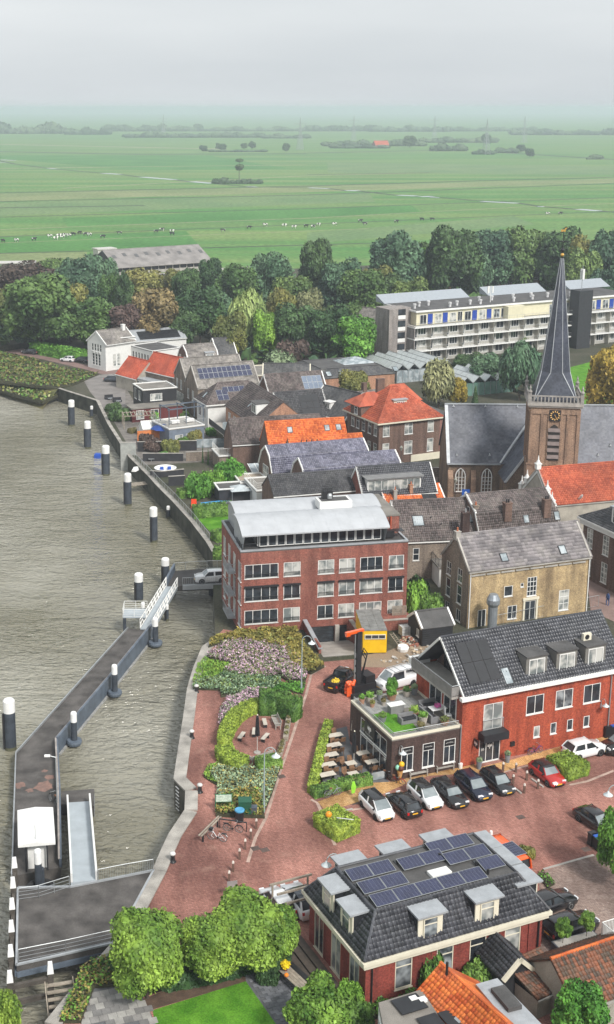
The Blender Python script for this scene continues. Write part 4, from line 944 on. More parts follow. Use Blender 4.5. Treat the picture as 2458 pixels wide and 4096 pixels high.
sheet('pavement',pts('k',(150,760),(600,600),(800,590),(1200,480),(1484,430))+pts('l',(330,470),(620,400),(1100,270),(1440,190),(1450,240),(1060,330),(800,430),(700,450),(560,500))+pts('k',(1480,520),(1100,540),(920,600),(720,690),(500,760),(230,850)),0.03,PAVE_Y)
GUT=C('pale_gutter_bricks',(.4,.29,.24),.9,.3,1.2)
for ln in(pts('h',(1385,455),(1262,530),(1222,690),(1095,1075),(995,1365))+pts('m',(880,470),(790,640),(725,850)),pts('k',(95,740),(150,770),(300,1130)),pts('m',(120,640),(200,440),(280,250)),pts('l',(1110,610),(1260,580),(1484,490)),pts('k',(440,830),(1480,660))+pts('l',(560,500),(800,440))):
 L4=strip(ln,-.14,.02);R4=strip(ln,.14,.02);m=MB()
 for i in range(len(ln)-1):m.poly([R4[i],R4[i+1],L4[i+1],L4[i]])
 o=m.build('gutter_strip',[GUT]);o['kind']='structure'
for p_ in pts('m',(1010,122),(790,732),(870,745))+pts('k',(465,768))+pts('l',(1250,1150),(700,880)):
 m=MB();m.box(-.35,-.3,0,.35,.3,.026);o=m.build('drain_cover',[C('drain_iron',(.1,.07,.06),.8,.3)],None,Matrix.Translation(p_)@Matrix.Rotation(.4,4,'Z'));o['kind']='structure'
sheet('parking_yard',pts('o',(880,480),(1330,335),(1484,390),(1700,500),(1700,900),(1370,1080),(1190,1320),(850,1250),(950,900)),0.024,PAVE_G)
kb=MB()
for a,b in((pts('o',(930,450))[0],pts('o',(1325,338))[0]),(pts('k',(320,850))[0],pts('k',(450,822))[0])):
 d=b-a;kb.box(0,-.1,-.1,d.length,.1,.07,0,frame(a,d))
o=kb.build('kerb',[CONC]);o['kind']='structure'
sheet('dike_road',pts('t',(-400,690),(0,700),(60,740),(200,820),(420,880),(650,925),(860,960),(870,1000),(740,990),(600,950),(300,880),(0,820),(-400,780)),0.02,C('dike_road_brick',(0.21,0.14,0.125),0.9,0.2,0.3))
sheet('dike_parking',pts('q',(250,410),(350,370),(500,360),(560,470),(560,640),(420,640),(300,500)),0.03,C('dike_asphalt',(0.2,0.185,0.175),0.9,0.2,0.4))
sheet('lane',pts('s',(640,740),(1060,830),(1060,1010),(900,1010),(860,860),(620,800))+[],0.02,C('lane_brick',(0.2,0.15,0.125),0.9,0.2,0.5))
sheet('church_square',pts('a',(100,1000),(140,1190),(800,1260),(800,1140),(180,1100)),0.02,PAVE_G)
sheet('east_street',pts('b',(1270,900),(1484,1010),(1800,1100),(1800,1400),(1300,1160)),0.02,C('street_brick',(0.24,0.165,0.145),0.9,0.2,0.5))
sheet('church_lawn',pts('v',(1215,760),(1484,690),(1700,700),(1700,1050),(1290,990),(1250,900)),0.02,G_LAWN)
sheet('building_plot',pts('i',(500,480),(760,430),(1000,330),(1230,350),(1170,560),(1060,640),(900,580),(520,570)),0.02,SANDY)
DITCH=C('ditch_reed',(0.035,0.06,0.028),0.9,0.35,0.2);DITCH_L=C('dry_ditch_grass',(0.26,0.25,0.14),0.9,0.25,0.2)
def ditch(name,line,w,mat,z=0.05,label=None):
 L=strip(line,-w/2,z);R=strip(line,w/2,z);m=MB()
 for i in range(len(line)-1):m.poly([R[i],R[i+1],L[i+1],L[i]])
 o=m.build(name,[mat]);o['kind']='structure';return o
wx=lambda*p:[at(s,x,y)for s,x,y in p]
for ln,w,mt in((wx(('w',-300,452),('w',0,448),('w',1484,415),('x',800,390),('x',1484,372)),4,DITCH),(wx(('w',0,490),('x',0,458),('x',1484,402)),3,DITCH),(wx(('w',0,520),('w',520,512),('w',700,508)),3.5,DITCH),(wx(('w',-200,570),('w',0,565),('x',0,524),('x',1484,470)),2.2,DITCH),(wx(('w',-200,631),('w',0,625),('x',0,570),('x',1040,516),('x',1600,495)),1.5,DITCH_L),(wx(('w',-200,668),('w',0,660),('x',0,600),('x',1260,546),('x',1700,530)),1.6,DITCH),(wx(('w',-200,752),('w',0,740),('x',0,700),('x',330,690)),1.8,DITCH),(wx(('w',-200,248),('w',0,248),('w',700,262),('w',1484,258)),16,DITCH),(wx(('w',0,213),('w',1100,236)),18,DITCH_L),(wx(('w',300,425),('w',1484,365),('x',600,350)),3,DITCH_L),(wx(('x',0,255),('x',700,240)),12,DITCH),(wx(('x',900,250),('x',1700,300)),10,DITCH),(wx(('w',0,690),('w',1484,632),('x',300,620)),1.0,DITCH_L),(wx(('w',0,330),('w',600,322),('w',1484,312)),5,DITCH_L),(wx(('x',0,360),('x',600,350)),4,DITCH)):
 ditch('ditch',ln,w*1.7,mt)
ST=wx(('w',-300,255),('w',0,292),('w',70,308),('w',240,330),('w',500,353),('w',580,358),('w',685,372),('w',845,384),('w',925,395),('w',1030,402),('w',1200,418),('x',10,424),('x',105,427),('x',190,437),('x',250,439),('x',430,459),('x',530,464),('x',640,470),('x',800,484),('x',1020,497),('x',1130,514),('x',1300,527),('x',1410,535),('x',1700,560))
ditch('stream_edge',ST,5,DITCH,0.07)
POOL=C('stream_water',(0.3,0.34,0.34),0.12,0.05,0.05,spec=0.6)
for a,b,w in(((('w',0,288)),('w',72,291),9),(('w',-10,300),('w',20,301),9),(('w',236,329),('w',270,332),7),(('w',498,353),('w',580,358),9),(('w',685,371),('w',845,384),9),(('w',925,393),('w',1030,402),9),(('w',1196,416),('w',1232,420),8),(('x',8,423),('x',105,427),7),(('x',190,436),('x',248,438),10),(('x',440,459),('x',530,463),8),(('x',560,464),('x',595,467),11),(('x',595,470),('x',640,471),4),(('x',845,489),('x',1018,498),7),(('x',1115,514),('x',1146,515),5),(('x',1308,527),('x',1410,535),8)):
 ditch('stream_water',wx(a,b),w,POOL,0.1)
FG=[grass('polder_plot_%d'%i,a,b,.02,.4)for i,(a,b)in enumerate((((.15,.2,.08),(.21,.24,.11)),((.05,.16,.035),(.08,.21,.05)),((.11,.19,.075),(.15,.22,.09))))]
for i,(q,k)in enumerate(((wx(('w',-200,456),('x',1484,378),('x',1484,400),('w',-200,494)),0),(wx(('w',-200,500),('x',300,446),('x',330,490),('w',-200,566)),2),(wx(('w',300,570),('x',500,505),('x',560,545),('w',330,616)),1),(wx(('w',-200,668),('w',900,632),('w',960,700),('w',-200,748)),1),(wx(('x',0,640),('x',1000,560),('x',1100,600),('x',0,694)),2),(wx(('w',-200,265),('w',1000,266),('w',1400,330),('w',700,340)),1),(wx(('x',100,300),('x',1500,320),('x',1500,360),('x',100,350)),2),(wx(('w',-200,745),('w',420,733),('w',420,790),('w',-200,790)),0))):
 sheet('field_plot',q,.03,FG[k])
def cow_mesh():
 me=bpy.data.meshes.new('cow');ob=bpy.data.objects.new('cow_shape',me);COL.objects.link(ob)
 V=[(-.75,0,1.15),(0,0,1.1),(.65,0,1.15),(1.0,0,1.3),(1.35,0,1.05)];Ed=[(0,1),(1,2),(2,3),(3,4)];R=[.32,.36,.32,.2,.11]
 for x,b in((-.7,0),(.6,2)):
  for s in(-1,1):
   k=len(V);V+=[(x,s*.22,.75),(x-.05 if b==0 else x,s*.23,.4),(x,s*.23,0)];Ed+=[(b,k),(k,k+1),(k+1,k+2)];R+=[.15,.08,.07]
 k=len(V);V+=[(-1.08,0,1.2),(-1.14,0,.6)];Ed+=[(0,k),(k,k+1)];R+=[.05,.04]
 me.from_pydata(V,Ed,[]);md=ob.modifiers.new('skin','SKIN');sk=me.skin_vertices[0].data
 for i,r in enumerate(R):sk[i].radius=(r,r)
 sk[1].use_root=True;sb=ob.modifiers.new('sub','SUBSURF');sb.levels=1;sb.render_levels=1
 dg=bpy.context.evaluated_depsgraph_get();out=bpy.data.meshes.new_from_object(ob.evaluated_get(dg));out.name='cow'
 bpy.data.objects.remove(ob);return out
COW=cow_mesh()
def cowmat(name,c0,c1,p):
 m,t,B,N,L=nt(name);r=ramp(N,c0,c1,p-.02,p+.02);L(noise(N,L,'Object',1.1,1),r.inputs[0]);L(r.outputs[0],B.inputs['Base Color']);B.inputs['Roughness'].default_value=.8;return m
CM=[(cowmat('cow_mostly_white',(0.02,0.02,0.02),(0.72,0.7,0.66),0.42),'white cow'),(cowmat('cow_black_and_white',(0.018,0.018,0.018),(0.7,0.68,0.64),0.53),'black and white cow'),(cowmat('cow_mostly_black',(0.016,0.016,0.017),(0.6,0.58,0.55),0.62),'mostly black cow')]
CW=[('w',x,y,k)for x,y,k in((15,688,2),(80,685,0),(165,680,2),(240,665,0),(270,675,0),(285,662,0),(300,669,0),(314,660,0),(332,662,0),(355,655,2),(385,648,2),(415,655,2),(432,657,0),(497,667,2),(577,650,1),(755,642,2),(783,633,1),(832,640,0),(832,653,2),(1078,637,1),(1205,622,2),(1282,610,0),(1375,612,0),(1422,620,0),(1480,615,2))]+[('x',x,y,k)for x,y,k in((30,618,1),(57,608,0),(132,606,0),(280,605,1),(432,593,2),(555,582,2),(605,582,2),(1163,555,0),(1225,553,2),(258,590,2))]
CWL='westernmost of all|lying second from the west|just west of the tight bunch|at the west tip of the bunch|lowest of the tight bunch|west middle of the tight bunch|in the heart of the tight bunch|at the top of the tight bunch|at the east tip of the bunch|touching the bunch on its east side|on the ditch line east of the bunch|paired with the last white one east of the bunch|last white one east of the bunch|over the west end of the barn|above the first third of the barn|west of the patched pair above the barn|on the ditch above the middle of the barn|upper of the close pair above the barn|lower of the close pair above the barn|alone east of the barn|alone west of the white trio|first of the white trio in mid field|largest of the white trio in mid field|last of the white trio in mid field|just east of the white trio|beside the pale one over the dark tree|over the tall dark park tree|right of the tall dark park tree|lower of two over the belt middle|over the high wood, west end|upper one over the high wood centre|second over the high wood centre|pale one near the spire|easternmost, right of the pale one near the spire|upper of two over the belt middle'.split('|')
for i,(s,x,y,k)in enumerate(CW):
 p=at(s,x,y);o=link('cow',COW,None,Tr(p.x,p.y,0,random.choice((0,3.1,.3,2.8,-.3))+random.uniform(-.4,.4),1.2))
 if not COW.materials:COW.materials.append(CM[0][0])
 o.material_slots[0].link='OBJECT';o.material_slots[0].material=CM[k][0]
 tag(o,CM[k][1]+' in the polder, '+CWL[i],'cow','cows grazing in the polder')
def dist_h(s,x,yb,yt):
 ox,oy,k=SHEETS[s];p=at(s,x,yb);v=(oy+yt/k-CY)/F;d=SP*0+1
 a=p.y;num=H*(CP-v*SP)-a*(SP+v*CP);return p,num/(CP-v*SP)
def mpp(p):return math.hypot(p.y,H)/F
def tree_px(s,x,yb,yt,w,kind,mat,name,label,group=None,trunk=True,clear=0.18,cat='tree',sy=1.0):
 p,h=dist_h(s,x,yb,yt);k=SHEETS[s][2];r=w/2/k*(p.y*CP+H*SP)/F
 return tree(name,label,p.x,p.y,r,max(h,.5),kind,mat,group,trunk,0,clear,cat,sy)
HAZY=leafmat('far_wood_leaf',(0.03,0.055,0.03),(0.06,0.09,0.045),0.02,0.02)
def far_wood(label,s,x0,x1,yb,yt,n,mat=HAZY,name='far_wood',seed=0):
 p0,h=dist_h(s,x0,yb,yt);p1=at(s,x1,yb);r=random.Random(seed+int(x0));L=[]
 for i in range(n):
  f=(i+r.random())/n;q=p0.lerp(p1,f);env=.72+.28*math.sin(f*9+seed)*math.sin(f*23);hh=h*env*(.8+.35*r.random());w=(p1-p0).length/n
  L.append((q.x,q.y+r.uniform(0,.8)*w,hh*.45,w*1.1+hh*.3,w*.8,hh*.55))
 o=link(name,leaf_cloud(name,L,n*70,h*.14,mat,.88));tag(o,label,'woodland',kind='stuff');return o
for i,(s,a,b,yb,yt,n)in enumerate((('w',-300,310,162,106,26),('w',320,520,166,128,12),('w',500,960,150,112,30),('w',620,1270,181,148,26),('w',960,1484,150,124,30),('w',1270,1500,184,160,10),('x',0,340,150,112,20),('x',300,700,152,118,22),('x',650,1100,150,124,24),('x',1000,1800,168,132,30),('x',90,560,222,186,22),('x',560,920,205,172,18),('x',600,760,246,205,9),('x',120,380,232,208,12),('w',1015,1275,250,236,14),('w',1030,1262,404,372,20),('x',910,1010,255,228,7),('x',1360,1420,286,258,5),('x',810,900,262,235,6))):
 far_wood(('hazy line of woodland far across the polder','low dark copse standing in the polder')[s=='w' and yb>240],s,a,b,yb,yt,n,seed=i)
for s,x,yb,yt,w,lab in(('w',983,250,218,42,'lone round tree west of the farm copse in the far polder'),('w',1054,240,206,26,'tall narrow tree at the near end of the farm copse'),('w',1078,244,210,36,'broad tree rising from the farm copse in the far polder'),('w',1180,238,205,34,'smaller of two neighbouring trees over the far end of the copse'),('w',1219,238,197,38,'taller of two neighbouring trees over the far end of the copse'),('w',1383,250,208,40,'lone tree standing apart between the copse and the pylon'),('x',1075,276,232,46,'dark round tree at the end of the farm belt'),('x',1033,252,214,48,'broad tree just behind the last tree of the farm belt'),('x',865,215,165,50,'high tree peeping over the farm belt below the pylon'),('x',495,230,172,70,'broad dark tree beside the red roofed farmhouse')):
 tree_px(s,x,yb,yt,w,'broad','dark','far_tree',lab,'single trees far out in the polder',clear=.1)
p,h=dist_h('w',1156,380,283);t=thing('poplar_tree','spindly lone tree with two small tufts above the dark copse','tree',p)
m=MB();m.cyl((0,0,0),(0,0,h*.95),.35,.12,6);m.build('trunk',[BARK],t);link('crown',leaf_cloud('crown',[(0,0,h*.93,3.6,3.6,1.3),(.3,0,h*.62,4,4,2.0),(-.3,0,h*.5,2.8,2.8,1.2)],900,.6,LEAVES['dark'],.7),t)
p=at('x',330,232);fh=house('farmhouse','hazy farmhouse with a red roof among the far trees','farmhouse',p,p+Vector((22,8,0)),12,5,hr=11,walls=BR_RED,roofm=T_REDF)
def pylon(label,s,x,yb,h=46):
 p=at(s,x,yb);t=thing('power_pylon',label,'pylon',p,.5,'electricity pylons in the haze');m=MB();th=.16
 for sx in(-1,1):
  for sy in(-1,1):m.tube([(sx*4,sy*4,0),(sx*1.1,sy*1.1,h*.62),(0,0,h)],th*1.6,4)
 for i in range(7):
  a=4-2.9*i/7;z=h*.62*i/7;b=4-2.9*(i+1)/7;z2=h*.62*(i+1)/7
  for s0,s1 in(((-1,-1),(1,-1)),((1,-1),(1,1)),((1,1),(-1,1)),((-1,1),(-1,-1))):m.cyl((s0[0]*a,s0[1]*a,z),(s1[0]*b,s1[1]*b,z2),th,th,3);m.cyl((s1[0]*a,s1[1]*a,z),(s0[0]*b,s0[1]*b,z2),th,th,3)
 m.build('lattice_tower',[GALV],t);c=MB()
 for z,w in((h*.66,9),(h*.8,11)):
  for sg in(-1,1):c.tube([(0,0,z+1.6),(sg*w,0,z),(0,0,z-.4)],th*1.3,4)
 c.build('cross_arm',[GALV],t)
for lab,s,x,yb in(('hazy power pylon above the farm belt roof','x',225,196),('hazy power pylon with wide cross arms beyond the farm belt','x',615,196),('hazy power pylon nearest the single dark tree of the belt','x',865,262),('hazy power pylon beyond the eastern polder woods','x',1048,206),('hazy power pylon beside the lone tree in mid polder','w',1450,240),('hazy power pylon before the western woods','w',790,176)):pylon(lab,s,x,yb)
hb=MB();hb.box(-FAR+200,-70,-6,FAR-200,FAR-200,66);hz=hb.build('haze',[]);hz['kind']='stuff';hz['label']='pale autumn haze over the polder'
hm=bpy.data.materials.new('haze');hm.use_nodes=True;hn=hm.node_tree;hn.nodes.clear()
ho=hn.nodes.new('ShaderNodeOutputMaterial');hp=hn.nodes.new('ShaderNodeVolumePrincipled');hp.inputs['Color'].default_value=(0.74,0.81,0.91,1);hp.inputs['Density'].default_value=HAZE_DENSITY if 'HAZE_DENSITY' in globals()else 0.00027;hp.inputs['Anisotropy'].default_value=0.2
hn.links.new(hp.outputs[0],ho.inputs['Volume']);hz.data.materials.append(hm)
#near buildings
def rel(t,x,y,z=0):return Tr(x,y,z)
def lintel_doors(t,side,W,D,q,mat=None,glass=None,name='door'):
 x,z,w,h,st=q;return window(t,side_mats(W,D)[side][0]@Matrix.Translation((x,0,z)),w,h,st,mat,glass,False,name)
BW,BD=14.2,8.4
bl=[(.8,.05,1.4,2.9),(3.4,.05,1.4,2.9),(6.1,.05,1.4,2.9)]
bf=[(2.3,.9,1.35,2.5),(5.6,.9,1.35,2.5),(8.3,.9,1.35,2.5),(11.2,.9,1.35,2.5)]
_a,_b=at('n',640,1310,3.75),at('o',985,790,3.75);_d=(_b-_a).normalized();_n=Vector((-_d.y,_d.x,0));_a=_a+_d*.42+_n*.3;_b=_b-_d*.42+_n*.3;BW=(_b-_a).length
mans=house('mansard_house','red brick house with a black mansard roof and solar panels on its flat top','house',_a,_b,BD,4.0,kind='mansard',hr=6.4,ins=1.4,walls=BR_MAROON,roofm=T_BLACK,trim=CREAM,wins=dict(l=[(a,b,w,h,'v2')for a,b,w,h in bl],f=[(a,b,w,h,'t')for a,b,w,h in bf]),tile=(.3,.34,(0,3)),solo=300,winmat=CREAM,W=BW,over=.3)
g=MB()
for a in((-.45,-.5,BW+.45,-.02),(-.45,BD+.02,BW+.45,BD+.5),(-.5,-.02,-.02,BD+.02),(BW+.02,-.02,BW+.5,BD+.02)):g.box(a[0],a[1],3.72,a[2],a[3],4.0);
for a in((-.3,-.32,BW+.3,-.02),(-.32,-.02,-.02,BD+.02),(BW+.02,-.02,BW+.3,BD+.02)):g.box(a[0],a[1],3.4,a[2],a[3],3.715)
g.build('cornice',[CREAM],mans)
for x in(4.0,8.6):dormer(mans,Tr(x,.0,4.15),1.95,1.95,1.9,CREAM,ZINC,'t',DKFRAME,winmat=CREAM,side=.4,over=.22)
for y in(6.5,3.7):dormer(mans,Tr(.0,y,4.15,-math.pi/2),1.7,1.95,1.9,CREAM,ZINC,'t',DKFRAME,winmat=CREAM,side=.3,over=.22)
for y in(.8,3.3,5.7):dormer(mans,Tr(BW,y,4.05,math.pi/2),1.9,1.7,1.9,CREAM,ZINC,'t',DKFRAME,winmat=CREAM,side=.3,over=.22)
for x in(11.4,7.6,3.9):dormer(mans,Tr(x,BD,4.15,math.pi),1.9,2.0,1.9,CREAM,ZINC,'t',DKFRAME,winmat=CREAM,side=.3,over=.22)
def tilt_panels(t,x,y,n,z,w=1.78,h=1.22,ang=.17):
 for i in range(n):
  solar(t,Tr(x+i*(w+.03),y,z+.15)@Matrix.Rotation(ang,4,'X'),w,h)
  b=MB();b.add([(x+i*(w+.03),y+h*.98,z+.02),(x+i*(w+.03)+w,y+h*.98,z+.02),(x+i*(w+.03)+w,y+h*.99,z+.33),(x+i*(w+.03),y+h*.99,z+.33),(x+i*(w+.03)+w,y+h*1.32,z+.03),(x+i*(w+.03),y+h*1.32,z+.03)],[(3,2,4,5),(0,5,4,1),(0,3,5),(1,4,2)]);b.build('wind_deflector',[GALV],t)
for x,y,n in((1.6,1.5,5),(1.55,3.15,2),(1.5,4.85,2),(5.6,4.6,2),(8.6,5.6,2),(9.0,3.9,2),(10.9,2.3,1)):tilt_panels(mans,x,y,n,6.42)
m=MB();m.box(7.0,3.05,6.41,8.6,3.85,6.65);m.build('roof_hatch',[WHITE],mans)
for x,y in((8.9,5.2),(10.8,3.3),(11.0,2.1)):pipe(mans,x,y,6.4,6.8,.09,BLACKP,'roof_vent')
pipe(mans,.45,-.1,0,3.4,.06,BLACKP);pipe(mans,BW-.35,-.1,0,3.4,.06,BLACKP)
m=MB();m.box(BW-1.2,-.08,0,BW-.6,.05,3.35);m.build('brick_pilaster',[BR_MAROON],mans)
boxes('door_step',C('dark_deck_wood',(0.075,0.06,0.048),0.85,.25,3),mans,[(-2.4+.62*k,.6,-.02,-1.8+.62*k-.02,8.6,.14*(k+1))for k in range(3)])
RW,RD,RE_,RR=18.1,8.4,7.1,11.2
rf=[(2.3,3.3,2.1,2.6,'v2')]+[(x,4.0,1.95,1.9,'v2')for x in(7.0,10.3,13.5)]+[(x,1.5,.68,1.15,'')for x in(8.0,9.9,11.8,13.7)]+[(2.0,.02,2.3,2.45,'v3')]
red=house('corner_building','bright red brick building with a black tiled roof and an open gable balcony','building',at('j',375,715,7.1),at('j',1484,505,7.1),RD,RE_,hr=RR,walls=BR_BRIGHT,roofm=T_BLACK,trim=WHITE,wins=dict(f=rf),tile=(.29,.36,(0,)),solo=300,W=RW,over=.35,gutter=False)
for o in list(red.children):
 if o.name.startswith('wall'):
  me=o.data;bmk=[i for i,p in enumerate(me.polygons)if abs(p.normal.x)>.9 and p.center.z>RE_+.5 and p.center.x<.1]
  import bmesh
  b=bmesh.new();b.from_mesh(me);b.faces.ensure_lookup_table();bmesh.ops.delete(b,geom=[b.faces[i]for i in bmk],context='FACES_ONLY');b.to_mesh(me);b.free()
m=MB();m.add([(1.9,.4,RE_),(1.9,RD-.4,RE_),(1.9,RD/2,RR-.35)],[(2,1,0)]);m.build('recessed_gable',[BR_DARK],red)
window(red,Tr(1.78,6.4,RE_+.05,-math.pi/2),3.0,2.0,'v3',DKFRAME,GLASS,False)
m=MB();m.box(-.9,.5,RE_-.35,2,RD-.5,RE_+.02);m.build('balcony_floor',[CONC],red)
bp=MB();bp.box(-.93,.5,RE_-.1,-.87,RD-.5,RE_+.85);bp.box(-.87,.5,RE_-.1,0,.56,RE_+.85);bp.box(-.87,RD-.56,RE_-.1,0,RD-.5,RE_+.85);bp.build('balcony_panel',[C('grey_screen',(0.22,0.21,0.2),0.7)],red)
bp=MB();bp.tube([(0,.5,RE_+1),(-.9,.5,RE_+1),(-.9,RD-.5,RE_+1),(0,RD-.5,RE_+1)],.035,6);bp.build('handrail',[GALV],red)
m=MB();m.box(-.75,RD-.3,RE_-.1,1.3,RD+.35,RE_+.55);m.build('roof_return',[WHITE],red)
boxes('cornice',WHITE,red,[(-.4,-.5,RE_-.28,RW+.3,-.02,RE_+.06),(-.4,RD+.02,RE_-.28,RW+.3,RD+.5,RE_+.06)])
for s in(0,1):
 m=MB();a,b=(((-.12,-.3,RE_+.1),(-.12,RD/2,RR+.2))if s==0 else((-.12,RD+.3,RE_+.1),(-.12,RD/2,RR+.2)));m.plate([Vector(a),Vector(b),Vector(b)-Vector((0,0,.3)),Vector(a)-Vector((0,0,.3))],.1);m.build('verge_board',[WHITE],red)
for i in range(3):
 for j in range(2):solar(red,on_plane(red,0,1.1+i*1.15,1.25+j*2.05,.14),1.12,2.02,SOLARB)
skylight(red,0,4.75,.55,.9,1.7,GLASS_S)
TAUPE=C('taupe_cladding',(0.17,0.165,0.15),0.6,.08)
for x in(7.1,10.5,13.8):dormer(red,Tr(x,.55,RE_+.35),2.35,2.1,2.3,TAUPE,BITU,'v2',None,side=.3,over=.05,glass=CURT)
m=MB();m.box(14.3,1.6,RE_+2.62,15.2,1.95,RE_+3.3);o=m.build('air_conditioner',[CREAM],red);f=MB();f.cyl((14.7,1.59,RE_+2.97),(14.7,1.57,RE_+2.97),.25,.25,14);f.build('fan_grille',[BLACKP],o)
m=MB();m.box(1.85,-1.0,2.55,4.55,-.01,3.3);m.build('door_canopy',[DKFRAME],red)
rail(red,[(2.25,-.12,3.35),(4.45,-.12,3.35)],1.0,GALV,.12,'balustrade')
pipe(red,RW-1.5,-.08,0,RE_-.25,.06,GALV);pipe(red,-.12,-.1,0,4.4,.05,GALV)
m=MB();m.box(-.02,-.02,0,.9,.0,RE_-.3);
t=thing('hanging_sign','small black square sign with a white tulip emblem hanging beside the cafe door','sign');t.matrix_world=HOUSES[red.name][5]@Tr(1.35,-.02,2.0)
m=MB();m.box(-.04,-.75,0,.04,-.08,.75);m.build('board',[BLACKP],t);m=MB();m.box(-.015,-.8,.78,.015,0,.81);m.build('bracket',[BLACKP],t)
def tulip(mb,M,s=1.0):
 for q in([(-.22,.25),(-.3,.0),(-.12,-.12),(-.02,-.02),(-.06,.12)],[(.22,.25),(.3,0),(.12,-.12),(.02,-.02),(.06,.12)],[(0,.28),(-.08,.12),(0,0),(.08,.12)],[(-.03,-.06),(.03,-.06),(.03,-.3),(-.03,-.3)]):
  mb.plate([Vector((x*s,z*s,.0))for x,z in(q if q[0][0]<=0 and False else q)],.006,0,M)
e=MB();tulip(e,Tr(-.05,-.42,.38,-math.pi/2)@UP,.9);e.build('emblem',[WHITE],t)
e=MB();tulip(e,Tr(3.15,-.0,1.6)@UP,.9);e.build('door_emblem',[WHITE],red);text_part('50',.34,Tr(2.38,.0,1.35)@UP,red,WHITE,'house_number')
bx=MB();bx.box(5.4,-.16,1.15,5.85,-.02,1.6);bx.build('letter_box',[BLACKP],red)
CH=4.5;cA,cB=at('k',785,205,CH),at('k',1390,90,CH)
cW=(cB-cA).length;cD=8.4
cf=[(1.0,.75,1.25,2.4),(3.2,.75,1.25,2.4),(5.4,.75,1.25,2.4)]
cafe=house('cafe_building','low dark brown brick cafe with a planted roof terrace on top','cafe',cA,cB,cD,CH-.5,kind='flat',walls=BR_BROWN,roofm=GRAVEL_R,trim=CREAM,wins=dict(f=[(*q,'T',GLASS)for q in cf],l=[(2.2,.05,5.2,3.55,'v4+h2',GLASS)]),W=cW-.15,over=0)
for q,wd in zip(cf,(8,9,7)):
 m=MB();m.box(q[0]+.08,-.0,q[1]+q[3]*.7+.04,q[0]+q[2]-.08,.03,q[1]+q[3]-.08);o=m.build('fascia_board',[BLACKP],cafe);blurred_writing(.8,.15,Tr(q[0]+q[2]/2,-.01,q[1]+q[3]*.85),cafe,wd,wd)
Ms=side_mats(cW-.15,cD)['l'][0]
m=MB();m.box(3.2,-.1,2.35,5.2,-.0,3.75);m.build('fascia_board',[DKFRAME],cafe,Ms);e=MB();tulip(e,Ms@Tr(4.2,-.12,3.2)@UP,1.3);e.build('emblem',[WHITE],cafe);blurred_writing(1.5,.2,Ms@Tr(4.2,-.11,2.58),cafe,10,2)
for x in(1.6,6.6):e=MB();tulip(e,Ms@Tr(x+.5,.05,1.5)@UP,.8);e.build('emblem',[WHITE],cafe)
m=MB();m.box(2.15,-.05,2.05,7.45,-.0,2.2);m.build('transom',[WHITE],cafe,Ms)
m=MB();m.plate([Vector((.4,.0,2.35)),Vector((2.0,-.9,2.2)),Vector((2.0,-.9,2.25)),Vector((.4,0,2.4))],.03);m.build('flag_pole',[WOOD],cafe,Ms)
rail(cafe,[(.25,cD-.2,CH-.35),(.25,.25,CH-.35),(cW-.4,.25,CH-.35)],.55,GALV,.3,'terrace_rail',False,2.0)
text_dark=None
for i,(x,wdt)in enumerate(((.45,''),)):pass
cWm=HOUSES[cafe.name][5];TZ=CH-.37
def on_cafe(x,y,z=0):return cWm@Vector((x,y,TZ+z))
m=MB();m.prism([(.5,1.2),(3.2,.9),(3.4,2.6),(2.6,5.0),(.6,5.2)],TZ,TZ+.02);m.build('artificial_turf',[G_LAWN],cafe)
k=('terraceslab',);mm=MB();mm.box(0,0,0,.58,.58,.03);WCACHE[k]=mm.mesh('terrace_slab',[C('terrace_slab_grey',(0.27,0.27,0.26),.85,.2,2)])
for i in range(9):
 for j in range(6):link('terrace_slab',WCACHE[k],cafe,Tr(.6+i*.6,5.3+j*.6,TZ))
AW,AD,AH=20.1,11.6,10.0
ax=[(.47,4.0,'v4'),(5.1,2.0,'v2'),(9.2,1.95,'v2'),(11.75,1.95,'v2'),(14.3,2.75,'v3'),(17.8,1.85,'v2')]
awin=[(x,z,w,1.7,st,(GLASS if k==0 else CURT if(k*3+r_)%4 else GLASS))for r_,z in enumerate((6.8,4.0,1.2))for k,(x,w,st)in enumerate(ax)]
apt=house('apartment_block','four storey red brick apartment block with two pale barrel roofs by the water','apartment block',at('c',198,546,AH),at('c',1343,472,AH),AD,AH,kind='flat',z0=-2.2,walls=BR_RED,roofm=BITU,trim=ZINC,W=AW,over=0.02,wins=dict(f=awin+[(8.0,-1.75,3.3,2.0,'h4',DKFRAME and GLASS,DKFRAME),(11.9,-1.75,.95,2.0,'',GLASS,DKFRAME)],l=[(x,z,1.5,2.3,'v2')for x in(1.2,4.2,7.2,10.2)for z in(.9,3.7,6.5)]),sill=True)
for r_,z in enumerate((6.8,4.0,1.2)):
 for x,w,st in ax:
  rail(apt,[(x+.1,-.1,z+.05),(x+w-.1,-.1,z+.05)],.5,DKFRAME,5,'window_rail',False,3)
  if r_==1:m=MB();m.box(x-.05,-.2,z+1.7,x+w+.05,-.01,z+1.9);m.build('awning_box',[DKFRAME],apt)
gl=MB();n=14
top_w=[(2.4+i*1.05,.98)for i in range(14)]
m=MB();m.box(2.3,1.0,AH+.3,17.2,AD-.8,AH+2.1);m.build('penthouse_wall',[C('penthouse_grey',(0.3,0.31,0.32),.6)],apt)
for x,w in top_w:window(apt,Tr(x,.87,AH+.32),w,1.75,'',WHITE,GLASS,False)
window(apt,Tr(2.17,2.9,AH+.32,-math.pi/2),1.8,1.75,'v2',WHITE,GLASS,False)
m=MB();m.box(17.3,3.2,AH,20,AD,AH+2.3);m.build('stair_head',[BR_RED],apt);m=MB();m.box(17.25,3.1,AH+2.3,20.1,AD+.1,AH+2.5);m.build('stair_roof',[GRAVEL_R],apt)
